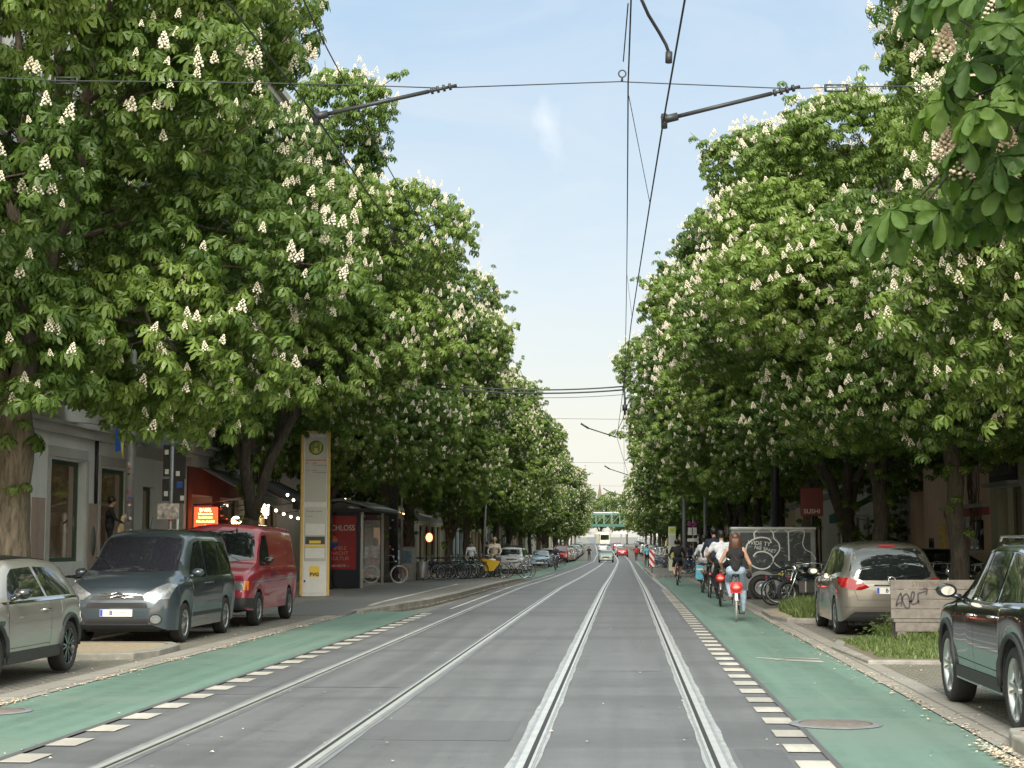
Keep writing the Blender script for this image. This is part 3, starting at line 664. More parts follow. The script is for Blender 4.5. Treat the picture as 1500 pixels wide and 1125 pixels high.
# the near overhanging bough, large leaves close to the camera
def serr_leaf(L, W):
    n = 22; V = []; F = []
    for i in range(n+1):
        t = i/n; w = W*.5*(math.sin(min(1, t/.72)*math.pi/2)**1.3 if t < .72 else math.cos((t-.72)/.28*math.pi/2)**.8)
        z = -.42*L*t*t+.012*math.sin(t*20)*L; se = 1+.05*(i % 2); pz = .0022*(1 if i % 2 else -1); sk = -.1*L
        V += [(t*L+w*.25, -w*se, z+.1*w), (t*L+w*.1, -w*.5, z-.01*L+pz), (t*L, 0, z-.05*w-.010), (t*L+w*.1, w*.5, z-.01*L+pz), (t*L+w*.25, w*se, z+.1*w)]
    for i in range(n):
        for j in range(4): a = i*5+j; F.append((a, a+1, a+6, a+5))
    return np.array(V), np.array(F)
def big_rosette(seed):
    random.seed(seed); V = []; Q = []; T = []; k = 0
    for i in range(5):
        az = 6.283*i/5+random.gauss(0, .3); pit = random.uniform(.4, 1.1); pl = random.uniform(.1, .16); tn = random.uniform(-.2, .2)
        m = np.array(Matrix.Rotation(az, 3, 'Z') @ Matrix.Rotation(pit, 3, 'Y')); off = np.array(Matrix.Rotation(az, 3, 'Z') @ Vector((pl, 0, .02)))
        for j in range(6):
            a = (j-2.5)*R(48)+random.gauss(0, .05); L = (.10+.09*math.cos(a*.5))*random.uniform(.92, 1.08); v, q = serr_leaf(L, L*.45); ca, sa = math.cos(a), math.sin(a)
            v = np.stack([v[:, 0]*ca-v[:, 1]*sa, v[:, 0]*sa+v[:, 1]*ca, v[:, 2]], 1)@m.T+off; V.append(v); Q.append(q+k); k += len(v); T.append(np.full(len(v), tn))
    return np.concatenate(V), np.concatenate(Q), np.concatenate(T)
def near_bough():
    t = thing('chestnut_tree', 'near chestnut hanging large serrated leaves into the top right corner', 'tree', (7.4, 7.6, .1), 0)
    b = MB(); b.tube([(0, 0, 0), (.02, 0, 1), (-.05, .05, 2.2), (0, 0, 3.4), (.1, 0, 5.5)], [.36, .27, .25, .24, .18], 14)
    def at(u, v, Y): x, z = P(u, v, Y); return Vector((x-7.4, Y-7.6, z-.1))
    limb = [Vector((0, 0, 3.3)), Vector((-1.5, .2, 4.1)), at(1640, -150, 8.2), at(1560, 60, 8.4), at(1510, 130, 8.5)]
    b.tube(limb, [.13, .09, .06, .035, .02], 8)
    spots = [(1470, 60, 8.3), (1430, 120, 8.5), (1490, 150, 8.2), (1440, 230, 8.6), (1500, 250, 8.3), (1395, 175, 8.8), (1345, 330, 8.7), (1400, 330, 8.9), (1480, 20, 8.8), (1530, 90, 8.0), (1420, 20, 9.2), (1465, 300, 8.5),
             (1370, 20, 9.6), (1500, 330, 8.8), (1310, 350, 9.0), (1525, 200, 8.6), (1410, 265, 9.0), (1455, 180, 8.1), (1550, 300, 8.5), (1550, -10, 8.4), (1580, 150, 8.2)]
    pos = []
    for (u, v, Y) in spots:
        c = at(u, v-18, Y); pos.append(tuple(c)); s = min(limb[2:], key=lambda q: (q-c).length); b.tube([s, s.lerp(c, .5)+Vector((0, 0, .05)), c], [.012, .009, .005], 5)
    pos = np.array(pos); rng = np.random.default_rng(2); up = np.tile(np.array([[0, -.15, 1.0]]), (len(pos), 1))+rng.normal(size=pos.shape)*.15
    V, F, T = scatter([big_rosette(s) for s in range(4)], pos, up, rng.uniform(.85, 1.12, len(pos)), rng.uniform(.0, .8, len(pos)))
    o = npmesh('crown', V, F, None, M['leaf2'], T, t); o.data.polygons.foreach_set('use_smooth', [True]*len(o.data.polygons))
    fl = [(1408, 240, 8.6), (1475, 218, 8.3), (1385, 215, 8.8), (1455, 15, 8.7), (1417, 130, 8.9), (1383, 60, 9.3)]
    def bigcan(seed):
        random.seed(seed); V = []; Q = []; k = 0; mb = MB(); mb.ball((0, 0, 0), 1, 0, 6, 4); bv = np.array(mb.v); bf = mb.f
        tri = []; 
        for f in bf: tri += [(f[0], f[i], f[i+1]) for i in range(1, len(f)-1)]
        tri = np.array(tri)
        for i in range(75):
            tt = i/75; r = .07*(1-tt)**.7; a = i*2.4; c = np.array((r*math.cos(a), r*math.sin(a), .02+.19*tt)); s = random.uniform(.008, .015); V.append(bv*s*np.array([1, 1, .8])+c); Q.append(tri+k); k += len(bv)
        return np.concatenate(V), np.concatenate(Q)
    fp = np.array([tuple(at(u, v+25, Y)) for u, v, Y in fl]); V, F, _ = scatter([bigcan(1), bigcan(2)], fp, np.tile(np.array([[.1, 0, 1.0]]), (len(fp), 1)), np.full(len(fp), .95))
    npmesh('blossoms', V, None, F, mat('blossom_close', (.62, .48, .38), .85, var=.3, vscale=50), None, t)
    b.build('trunk', M['bark'], t, fix=False)
    b = MB()
near_bough()

# ================================================================ overhead wires
def wire(name, pts, r, label, cat='wire', group=None, n=5, m='wire'):
    b = MB(); b.tube(pts, r, n); return tag(b.build(name, M[m]), label, cat, group)
def A(u, v, Y): x, z = P(u, v, Y); return Vector((x, Y, z))
def cat_pts(pts, n=10, sag=.0):
    out = []
    for i in range(len(pts)-1):
        a, c = Vector(pts[i]), Vector(pts[i+1]); L = (c-a).length
        for k in range(n):
            t = k/n; p = a.lerp(c, t); p.z -= sag*4*t*(1-t)*(L/30)**1; out.append(p)
    out.append(Vector(pts[-1])); return out
ZC = 5.55
Y1 = 15.5
a1 = A(972, 176, Y1)
wire('contact_wire', [(1.1, -5, 5.6), (.55, 8, 5.6), a1, A(952, 298, 19.6), A(925, 470, 29.5), (-.26, 62, 5.6+zr(62)), (.25, 92, 5.55+zr(92)), (-.25, 125, 5.5+zr(125)), (.2, 160, 5.5+zr(160)), (-.2, 205, 5.5+zr(205)), (-1.2, 290, 5.5+zr(290)), (-3.4, 400, 5.5+zr(400))], .009, 'lower tram wire slanting over the right track', 'wire')
mw = A(920, 122, Y1)
wire('messenger_wire', cat_pts([(.12, -5, 7.6), (.1, 12, 6.35), mw, A(918, 400, 32), A(915, 560, 47), (.0, 62, 6.7+zr(62)), (.0, 92, 6.6+zr(92)), (0, 125, 6.6+zr(125)), (0, 205, 6.5+zr(205)), (-1, 290, 6.5+zr(290)), (-3.2, 400, 6.5+zr(400))], 6, .25), .008, 'upper straight tram wire above the right track', 'wire')
c1 = A(463, 171, Y1)
wire('contact_wire', [(-3.1, -5, 5.6), (-2.95, 8, 5.6), c1, A(600, 373, 21.5), (-3.1, 35, 5.55), (-3.3, 62, 5.6+zr(62)), (-2.9, 92, 5.55+zr(92)), (-3.3, 125, 5.5+zr(125)), (-3.3, 205, 5.4+zr(205))], .009, 'lower tram wire over the left track in front of the leaves', 'wire')
wire('messenger_wire', cat_pts([A(443, -4, 14.2), A(500, 110, 17.2), A(600, 300, 24), (-3.05, 47, 6.7), (-3.05, 92, 6.6), (-3.05, 205, 6.2)], 5, .2), .007, 'upper tram wire above the left track', 'wire')
wire('dropper_wire', [A(921, 140, Y1+.2), A(952, 298, 19.6)], .004, 'thin slanted dropper between the two wires of the right track', 'dropper')
wire('dropper_wire', [A(918, 398, 32), A(926, 466, 29.6)], .004, 'short far dropper between the two wires of the right track', 'dropper')
t = thing('hanger_wire', 'short wire with a loop clamped on the cross wire', 'hanger', (0, 0, 0)); b = MB(); b.tube([A(920, 5, 13.2), A(913, 90, Y1-.1)], .006, 5); b.build('wire', M['wire'], t)
b = MB(); c = A(911.5, 108, Y1); b.torus(c, .035, .007, 'y', 16, 6); b.tube([c+Vector((0, 0, -.035)), A(911, 119, Y1)], .012, 6); b.build('loop_clamp', M['wire'], t)
t = thing('feeder_jumper', 'thick curved jumper cable joining the tram wire with a clamp', 'cable', (0, 0, 0)); b = MB(); b.tube([A(938, -5, 13.4), A(950, 22, 13.6), A(966, 48, 13.7), A(976, 66, 13.8), A(980, 78, 13.8)], .015, 7); b.build('cable', M['wire'], t)
b = MB(); b.tube([A(980, 76, 13.8), A(979.5, 92, 13.8)], .03, 8); b.build('clamp', M['wire'], t)
# span wire with its turnbuckles and the two registration arms
t = thing('span_wire', 'cross wire spanning the street in front of the sky, with turnbuckles', 'wire', (0, 0, 0))
b = MB(); b.tube(cat_pts([(-13.4, Y1, 6.7), A(90, 118.5, Y1), A(300, 120, Y1), A(500, 124, Y1), A(644, 129, Y1)], 2), .006, 5); b.tube([A(644, 129, Y1), A(911, 119.5, Y1), A(925, 120.5, Y1), A(1160, 130, Y1), A(1240, 127, Y1), A(1500, 125, Y1), (11, Y1, 6.6)], .006, 5); b.build('wire', M['wire'], t)
for u, v in ((97, 118), (1225, 129)):
    b = MB(); p = A(u-16, v, Y1); q = A(u+16, v, Y1); b.tube([p+Vector((0, 0, .03)), q+Vector((0, 0, .03))], .009, 5); b.tube([p-Vector((0, 0, .03)), q-Vector((0, 0, .03))], .009, 5); b.tube([p+Vector((0, 0, .035)), p-Vector((0, 0, .035))], .012, 5); b.tube([q+Vector((0, 0, .035)), q-Vector((0, 0, .035))], .012, 5); b.build('turnbuckle', M['darkmetal'], t)
def regarm(name, p, q, lab, clampp):
    t = thing(name, lab, 'registration arm', (0, 0, 0)); b = MB(); b.tube([p, q], .021, 8); b.build('tube', M['darkmetal'], t)
    d = (q-p).normalized(); b = MB(); b.tube([q-d*.12, q+d*.28], .016, 8)
    for i in range(4): b.tube([q+d*(.02+.06*i), q+d*(.045+.06*i)], .034, 10)
    b.build('insulator', M['darkmetal'], t); b = MB(); b.tube([clampp+Vector((0, 0, .06)), clampp-Vector((0, 0, .08))], .03, 8); b.tube([p-d*.06, p+d*.1], .04, 8); b.build('wire_clamp', M['darkmetal'], t)
regarm('registration_arm', A(466, 170, Y1), A(628, 134, Y1), 'steel arm reaching the left tram wire in front of the leaves', A(463, 171, Y1))
regarm('registration_arm', A(978, 174, Y1), A(1130, 137, Y1), 'steel arm pulling the right tram wire, outlined against the sky', A(973, 176, Y1))
# bundled cables crossing further on, and the next suspension
Yb = 47.0
for k, (v0, v1, r) in enumerate(((563, 566, .022), (568, 571, .024), (574, 578, .009))):
    p = A(640, v0, Yb); q = A(914, v1, Yb); pts = [p.lerp(q, i/12)-Vector((0, 0, .13*4*(i/12)*(1-i/12))) for i in range(13)]
    wire('feeder_cable', pts, r, ('topmost', 'middle', 'lowest and thinnest')[k]+' of the three sagging cables crossing between the tree tops', 'cable', 'sagging feeder cables', 6)
b = MB(); q = A(914, 570, Yb); b.tube([q, q-Vector((-.03, 0, .35)), q-Vector((-.02, 0, .75))], .03, 7); b.tube([q-Vector((-.02, 0, .45)), q-Vector((-.02, 0, .62))], .07, 8); tag(b.build('cable_drop', M['wire']), 'short thick cable drop with a coupling at the end of the feeder cables', 'cable')
wire('feeder_cable', [A(922, 585, 47), A(912, 615, 54), A(900, 641, 62)], .012, 'thin loop of cable beside the drop, dipping to the far arm', 'cable')
for k, (yy, xx) in enumerate(((62, -.28), (92, .25), (125, -.25), (160, .2), (205, -.2))):
    zb = zr(yy); wire('span_wire', [(-9.2, yy, 7.0+zb), (-3, yy, 6.35+zb), (0, yy, 6.3+zb), (7, yy, 6.9+zb)], .007, 'thin far cross wire over the street, %s beyond the feeder cables' % ORD[k], 'wire', 'far cross wires')
    b = MB(); b.tube([(xx, yy, 5.62+zb), (xx-1.15, yy, 6.0+zb)], .025, 6); b.tube([(xx-1.05, yy, 5.96+zb), (xx-1.35, yy, 6.15+zb)], .04, 6); tag(b.build('registration_arm', M['darkmetal']), 'short steel arm holding the right tram wire, %s beyond the feeder cables' % ORD[k], 'registration arm', 'far registration arms')
# ================================================================ vehicles
def hermite(keys, xs):
    k = np.array([q[0] for q in keys]); o = []
    for j in range(1, len(keys[0])):
        v = np.array([q[j] for q in keys]); h = np.diff(k); s = np.diff(v)/h; m = np.zeros(len(k)); m[0] = s[0]; m[-1] = s[-1]
        for i in range(1, len(k)-1): m[i] = 0 if s[i-1]*s[i] <= 0 else 2*s[i-1]*s[i]/(s[i-1]+s[i])
        i = np.clip(np.searchsorted(k, xs)-1, 0, len(h)-1); t = (xs-k[i])/h[i]
        o.append((2*t**3-3*t**2+1)*v[i]+(t**3-2*t**2+t)*h[i]*m[i]+(-2*t**3+3*t**2)*v[i+1]+(t**3-t**2)*h[i]*m[i+1])
    return np.stack(o, 1)
def car_body(spec):
    """spec: keys (x, zlow, zbelt, ztop, wlow, wbelt, wtop), axles, arch radius, wheel z -> closed shell mesh"""
    keys = spec['keys']; ax = spec['axles']; Ra = spec['arch']; zw = spec['zw']; x0, x1 = keys[0][0], keys[-1][0]
    xs = list(np.linspace(x0, x1, 64))
    for a in ax:
        xs = [x for x in xs if not (abs(abs(x-a)-Ra) < .03)]; xs += [a-Ra-.002, a+Ra+.002]+[a+Ra*.999*math.cos(math.pi*i/14) for i in range(15)]
    xs = np.array(sorted(set(round(float(x), 4) for x in xs if x0 <= x <= x1))); P_ = hermite(keys, xs); rings = []
    bul = spec.get('bulge', .02)
    for x, (zl, zb, zt, wl, wb, wt) in zip(xs, P_):
        za = zl
        for a in ax:
            if abs(x-a) < Ra: za = max(za, zw+math.sqrt(max(0, Ra*Ra-(x-a)**2)))
        H = zb-zl; g = zt-zb
        side = [(wl, zl), (wl+(wb-wl)*.35+bul*.4, zl+H*.2), (wl+(wb-wl)*.8+bul, zl+H*.45), (wb+bul*.8, zl+H*.72), (wb, zl+H*.92), (wb-.02, zb)]
        if za > zl+.001:
            top = side[-1][1]; za = min(za, top-.03); side = [(w, za+(z-zl)*(top-za)/(top-zl)) for w, z in side]
        gl = [(wb-.02+(wt-wb+.02)*t, zb+g*f) for t, f in ((.12, .06), (.5, .46), (.88, .84))]
        ring = [(0, zl), (min(wl-.04, spec['hw']*.70), za if za > zl+.001 else zl)]+side+gl+[(wt*.93, zb+g*.95), (wt*.75, zt), (wt*.38, zt+spec.get('crown', .018)), (0, zt+spec.get('crown', .018)*1.3)]
        rings.append([(x, w, z) for w, z in ring])
    n = len(rings[0]); V = []; F = []; Mi = []
    for r in rings: V += r
    nr = len(rings)
    for i in range(nr-1):
        for k in range(n-1): F.append((i*n+k, i*n+k+1, (i+1)*n+k+1, (i+1)*n+k)); Mi.append(1 if k < 2 else (1 if (k == 2 and spec.get('clad')) or (spec.get('clad') and k == 3 and False) else 0))
    off = nr*n; V += [(x, -y, z) for x, y, z in V]
    F += [tuple(a+off for a in f)[::-1] for f in F]; Mi += Mi
    for e in (0, (nr-1)*n):
        for k in range(n-1): F.append((e+k, e+k+1, off+e+k+1, off+e+k)); Mi.append(0)
    me = bpy.data.meshes.new('body'); me.from_pydata(V, [], F); me.polygons.foreach_set('material_index', Mi)
    bm = bmesh.new(); bm.from_mesh(me); bmesh.ops.remove_doubles(bm, verts=bm.verts, dist=.0008); bmesh.ops.recalc_face_normals(bm, faces=bm.faces)
    for f in bm.faces: f.smooth = True
    bm.to_mesh(me); bvh = BVHTree.FromBMesh(bm); bm.free(); me.set_sharp_from_angle(angle=R(spec.get('sharp', 38)))
    return me, bvh
AXD = {'x': Vector((1, 0, 0)), 'y': Vector((0, 1, 0)), 'z': Vector((0, 0, 1))}
def conform(name, bvh, poly, axis, sign, m, parent, off=.004, res=.07, smooth=True, thick=0):
    """a panel with this outline (in the plane across AXIS), laid on the body as seen from SIGN*AXIS"""
    bm = bmesh.new(); D = AXD[axis]*sign
    def to3(a, b): return {'x': (0, a, b), 'y': (a, 0, b), 'z': (a, b, 0)}[axis]
    vs = [bm.verts.new(to3(*p)) for p in poly]; bm.faces.new(vs)
    for k in range(2):
        ax = [i for i in range(3) if i != 'xyz'.index(axis)][k]; lo = min(v.co[ax] for v in bm.verts); hi = max(v.co[ax] for v in bm.verts); no = Vector((0, 0, 0)); no[ax] = 1
        c = lo+res
        while c < hi-.01:
            co = Vector((0, 0, 0)); co[ax] = c; bmesh.ops.bisect_plane(bm, geom=bm.verts[:]+bm.edges[:]+bm.faces[:], plane_co=co, plane_no=no); c += res
    for v in bm.verts:
        o = v.co+D*5; h, nrm, _, _ = bvh.ray_cast(o, -D)
        if h is None or (h-v.co).dot(D) < -4:
            h, nrm, _, _ = bvh.find_nearest(v.co+D*.8)
        if nrm.dot(D) < 0: nrm = -nrm
        v.co = h+nrm*off
    bmesh.ops.recalc_face_normals(bm, faces=bm.faces)
    if sum(f.normal.dot(D)*f.calc_area() for f in bm.faces) < 0: bmesh.ops.reverse_faces(bm, faces=bm.faces)
    for f in bm.faces: f.smooth = smooth
    me = bpy.data.meshes.new(name); bm.to_mesh(me); bm.free(); me.materials.append(m)
    o = bpy.data.objects.new(name, me); COL.objects.link(o); o.parent = parent
    if thick: s = o.modifiers.new('solid', 'SOLIDIFY'); s.thickness = thick; s.offset = 1
    return o
def line(mbl, bvh, pts, axis, sign, w=.006, off=.003, step=.05):
    """a thin dark shut line drawn over the body"""
    D = AXD[axis]*sign; out = []
    for a, b in zip(pts[:-1], pts[1:]):
        n = max(1, int(math.hypot(b[0]-a[0], b[1]-a[1])/step))
        out += [(a[0]+(b[0]-a[0])*i/n, a[1]+(b[1]-a[1])*i/n) for i in range(n)]
    out.append(pts[-1]); q = []
    for a, b in out:
        p = Vector({'x': (0, a, b), 'y': (a, 0, b), 'z': (a, b, 0)}[axis]); h, nrm, _, _ = bvh.ray_cast(p+D*5, -D)
        if h is None: continue
        q.append((h+nrm*off, nrm))
    for (a, na), (b, nb) in zip(q[:-1], q[1:]):
        t = (b-a)
        if t.length < 1e-4 or t.length > .3: continue
        s = t.normalized().cross(na)*w/2; s2 = t.normalized().cross(nb)*w/2; mbl.add([a-s, a+s, b+s2, b-s2], [(0, 1, 2, 3)])
def wheel(parent, x, y, zw, r, wd, style, sgn, matr='alu'):
    w = empty('wheel', (x, y, zw), 0, parent); hw = wd/2; rr = r*style.get('rim', .66)
    b = MB(); b.lathe([(rr*.98, -hw*.7), (rr, -hw*.92), (r*.9, -hw), (r*.975, -hw*.86), (r, -hw*.55), (r, hw*.55), (r*.975, hw*.86), (r*.9, hw), (rr, hw*.92), (rr*.98, hw*.7)], (0, 0, 0), 'y', 40); b.build('tyre', M['rubber'], w)
    b = MB(); f = hw*.62*sgn; nm = style['n']; k = style['kind']
    b.lathe([(rr, hw*.9*sgn), (rr*.95, hw*.86*sgn), (rr*.92, hw*.4*sgn), (rr*.9, -hw*.6*sgn)], (0, 0, 0), 'y', 40, 0)
    b.lathe([(rr*.9, -hw*.3*sgn), (0, -hw*.3*sgn)], (0, 0, 0), 'y', 24, 1)
    if k == 'disc':
        b.lathe([(rr*.95, f*1.2), (rr*.8, f*1.35), (rr*.62, f*.9), (rr*.4, f*1.1), (rr*.25, f*1.5), (0, f*1.55)], (0, 0, 0), 'y', 32, 0)
        for i in range(nm): a = 6.283*i/nm; c = (math.cos(a)*rr*.74, f*1.32, math.sin(a)*rr*.74); b.ball(c, (rr*.07, .006, rr*.07), 1, 8, 4)
    else:
        for i in range(nm):
            a = 6.283*i/nm
            for da in ((-.16, .16) if k == 'twin' else (0,)):
                p0 = (math.cos(a+da*.4)*rr*.12, f*.95, math.sin(a+da*.4)*rr*.12); p1 = (math.cos(a+da)*rr*.93, f*1.15, math.sin(a+da)*rr*.93)
                b.obox(p0, p1, rr*(.1 if k == 'twin' else .2), .03, 0, (0, 1, 0))
        b.lathe([(rr*.2, f*.6), (rr*.2, f*1.15), (rr*.1, f*1.3), (0, f*1.3)], (0, 0, 0), 'y', 20, 0)
    b.build('rim', [M[matr], M['black']], w); return w
def mirror(parent, x, y, z, s, mt, sz=(.085, .105, .07), tri=False):
    """door mirror: arm and shell, glass facing back"""
    b = MB(); b.tube([(x, y-s*.09, z-.05), (x, y, z-.03)], [.03, .022], 8); b.ball((x, y+s*.05, z+.015), (sz[0], sz[1], sz[2]), 0, 14, 10); m = b.build('door_mirror', mt, parent)
    g = MB(); g.lathe([(.001, 0), (.999, 0)], (0, 0, 0), 'x', 20); g.v = [(x-sz[0]*.86+.0, y+s*.05+v[1]*sz[1]*.62, z+.015+v[2]*sz[2]*.62) for v in g.v]; g.v = [(a-.012, q, c) for a, q, c in g.v]; g.build('mirror_glass', M['chrome'], m); return m
def plate(parent, c, yaw, txt, face, w=.52):
    b = MB(); b.box(-w/2, w/2, -.006, .006, -.055, .055, 0); b.box(-w/2+.004, -w/2+.045, -.0075, -.004, -.05, .05, 1); o = b.build('number_plate', [M['white'], M['plateblue']], parent, c); o.rotation_euler = (0, 0, yaw)
    if txt: text('plate_lettering', txt, .095, M['black'], o, (.02, -.009, 0), (R(90), 0, 0), 'CENTER', .001, .9, .002)
    return o

def hatch(spec, name, label, loc, rz, paint, group=None):
    t = thing(name, label, 'car', loc, rz, group); me, bvh = car_body(spec); me.materials.append(paint); me.materials.append(M['plastic'])
    o = bpy.data.objects.new('body', me); COL.objects.link(o); o.parent = t
    # dark underbody and wheel wells
    L0, L1 = spec['keys'][0][0], spec['keys'][-1][0]; b = MB(); b.box(L0+.35, L1-.35, -spec['hw']*.66, spec['hw']*.66, spec['keys'][3][1]-.03, .62); b.build('underbody', M['black'], t)
    for xa in spec['axles']:
        for s in (1, -1): wheel(t, xa, s*(spec['hw']-spec['tw']/2-.015), spec['rw'], spec['rw'], spec['tw'], spec['rim'], s, spec.get('rimmat', 'alu'))
    for i, poly in enumerate(spec['side_glass']):
        for s in (1, -1): conform('side_window', bvh, poly, 'y', s, M['carglass'], t)
    for poly in spec.get('side_trim', []):
        for s in (1, -1): conform('side_trim', bvh, poly[0], 'y', s, M[poly[1]], t, .007)
    conform('windscreen', bvh, spec['screen'], 'x', 1, M[spec.get('screenmat', 'carglass')], t)
    conform('rear_window', bvh, spec['rear'], 'x', -1, M['carglass'], t)
    b = MB()
    for pts in spec['shut']:
        for s in (1, -1): line(b, bvh, pts, 'y', s)
    for pts in spec.get('shut_rear', []): line(b, bvh, pts, 'x', -1)
    for pts in spec.get('shut_front', []): line(b, bvh, pts, 'x', 1)
    for pts in spec.get('shut_top', []): line(b, bvh, pts, 'z', 1)
    if b.v: b.build('panel_seam', M['black'], t, fix=False)
    for ax_, sg, nm, poly, mt, of in spec.get('panels', []):
        if ax_ == 'yy':
            for s in (1, -1): conform(nm, bvh, poly, 'y', s, M[mt], t, of, .05)
        elif ax_ == 'xx':
            conform(nm, bvh, poly, 'x', sg, M[mt], t, of, .04); conform(nm, bvh, [(-a, c) for a, c in poly], 'x', sg, M[mt], t, of, .04)
        else: conform(nm, bvh, poly, ax_, sg, M[mt], t, of, .05)
    for (hx, hz) in spec.get('handles', []):
        for s in (1, -1):
            h, nn, _, _ = bvh.ray_cast(Vector((hx, s*3, hz)), Vector((0, -s, 0)))
            if h: b = MB(); b.tube([(hx-.09, h.y, hz), (hx-.07, h.y+s*.03, hz), (hx+.07, h.y+s*.03, hz), (hx+.09, h.y, hz)], .012, 6); b.build('door_handle', spec.get('handlemat') and M[spec['handlemat']] or paint, t)
    mx, my, mz = spec['mirror']
    for s in (1, -1): mirror(t, mx, s*my, mz, s, M['blackgloss'] if spec.get('blackmirror') else paint)
    if 'antenna' in spec: a = spec['antenna']; b = MB(); b.tube([a, (a[0]-.12, a[1], a[2]+.22)], [.006, .003], 5); b.tube([(a[0]+.03, a[1], a[2]-.02), (a[0], a[1], a[2]+.02)], .018, 6); b.build('aerial', M['black'], t)
    spec.setdefault('_', {})['bvh'] = bvh; return t, bvh

def rect(a0, a1, b0, b1): return [(a0, b0), (a1, b0), (a1, b1), (a0, b1)]
def rrect(a0, a1, b0, b1, r, n=4):
    o = []
    for cx, cy, s in ((a1-r, b0+r, -90), (a1-r, b1-r, 0), (a0+r, b1-r, 90), (a0+r, b0+r, 180)):
        for i in range(n+1): t = R(s+90*i/n); o.append((cx+r*math.cos(t), cy+r*math.sin(t)))
    return o
def ell(cx, cy, rx, ry, n=20): return [(cx+rx*math.cos(6.283*i/n), cy+ry*math.sin(6.283*i/n)) for i in range(n)]
def badge_ring(t, x, z, r, sgn, m='chrome'):
    b = MB(); b.torus((x, 0, z), r, r*.14, 'x', 24, 6); b.tube([(x, -r, z), (x, r*.3, z+r*.1)], r*.12, 5); b.tube([(x, r, z), (x, -r*.3, z-r*.1)], r*.12, 5); b.build('badge', M[m], t)

# --- grey leisure van facing the camera
VAN = dict(hw=.905, tw=.2, rw=.315, zw=.31, arch=.37, axles=(-1.365, 1.365), rim=dict(n=9, kind='disc', rim=.68), crown=.03,
    keys=[(-2.2, .42, 1.0, 1.25, .7, .72, .58), (-2.12, .3, 1.02, 1.62, .82, .84, .62), (-1.95, .24, 1.03, 1.76, .86, .88, .66), (-.9, .22, 1.03, 1.81, .88, .895, .70), (.1, .22, 1.01, 1.80, .88, .90, .72), (.55, .22, 1.0, 1.74, .88, .90, .70),
          (1.0, .22, .99, 1.40, .88, .90, .70), (1.32, .22, .99, 1.17, .88, .89, .74), (1.42, .22, .985, 1.13, .88, .89, .74), (1.8, .22, .93, 1.04, .87, .87, .70), (2.02, .23, .85, .93, .80, .80, .62), (2.13, .26, .74, .80, .70, .70, .52), (2.18, .32, .6, .66, .56, .58, .4)],
    side_glass=[[(1.02, 1.03), (.62, 1.42), (.42, 1.6), (.1, 1.64), (.02, 1.03)], rrect(-.98, -.06, 1.04, 1.63, .05), [(-1.08, 1.04), (-1.08, 1.63), (-1.75, 1.6), (-1.95, 1.3), (-1.9, 1.04)]],
    screen=[(-.72, 1.16), (-.4, 1.135), (.4, 1.135), (.72, 1.16), (.66, 1.5), (.6, 1.67), (.3, 1.70), (-.3, 1.70), (-.6, 1.67), (-.66, 1.5)], screenmat='screen', rear=rrect(-.6, .6, 1.1, 1.6, .08),
    shut=[[(1.1, .28), (1.12, .95), (1.05, 1.03)], [(-.02, .3), (0, 1.64)], [(-.9, .55), (-1.02, 1.0), (-1.02, 1.64)], [(0, .62), (-1.85, .62)]], shut_top=[[(1.5, -.72), (1.95, -.66), (2.06, -.45), (2.09, 0), (2.06, .45), (1.95, .66), (1.5, .72)]],
    side_trim=[([(-.95, .4), (-.95, .46), (1.0, .46), (1.0, .4)], 'plastic')], handles=[(.12, .93), (-.14, .93)], handlemat=None, mirror=(.98, .93, 1.1), antenna=(.42, 0, 1.82),
    panels=[('xx', 1, 'headlight', [(.86, .93), (.8, .72), (.55, .7), (.43, .79), (.62, .9), (.74, .96)], 'lensw', .008), ('x', 1, 'upper_grille', [(-.44, .7), (.44, .7), (.4, .77), (-.4, .77)], 'black', .006),
            ('x', 1, 'middle_grille', [(-.5, .58), (.5, .58), (.47, .66), (-.47, .66)], 'black', .007), ('x', 1, 'lower_grille', [(-.48, .3), (.48, .3), (.56, .41), (-.56, .41)], 'black', .009), ('xx', 1, 'foglight', ell(.62, .4, .075, .065), 'lensw', .012), ('xx', 1, 'foglight_surround', ell(.62, .4, .1, .09), 'black', .006)])
t, bv = hatch(VAN, 'leisure_van', 'steel-grey leisure van facing the camera with purple sky in its windscreen', (-8.0, 27.75, .012), R(-90), carpaint('paint_steelgrey', (.048, .064, .08), .45))
b = MB()
for z, s in ((.735, 1), (.785, 1)):
    h = bv.ray_cast(Vector((5, 0, z)), Vector((-1, 0, 0)))[0]; xx = h.x+.012
    for sg in (1, -1): b.tube([(xx-.07, sg*.44, z+.02), (xx-.02, sg*.2, z+.01), (xx, sg*.12, z), (xx+.004, 0, z+.035)], .014, 6)
b.build('chevron_badge', M['chrome'], t)
h = bv.ray_cast(Vector((5, 0, .5)), Vector((-1, 0, 0)))[0]; plate(t, (h.x+.02, 0, .5), R(90), 'B  ··  ···', 1)
b = MB(); 
for y in (-.3, .2): b.tube([(1.36, y, 1.17), (1.12, y-.28, 1.33)], .012, 5); b.obox((1.2, y-.05, 1.27), (1.05, y-.42, 1.36), .02, .02)
b.build('wiper', M['black'], t)

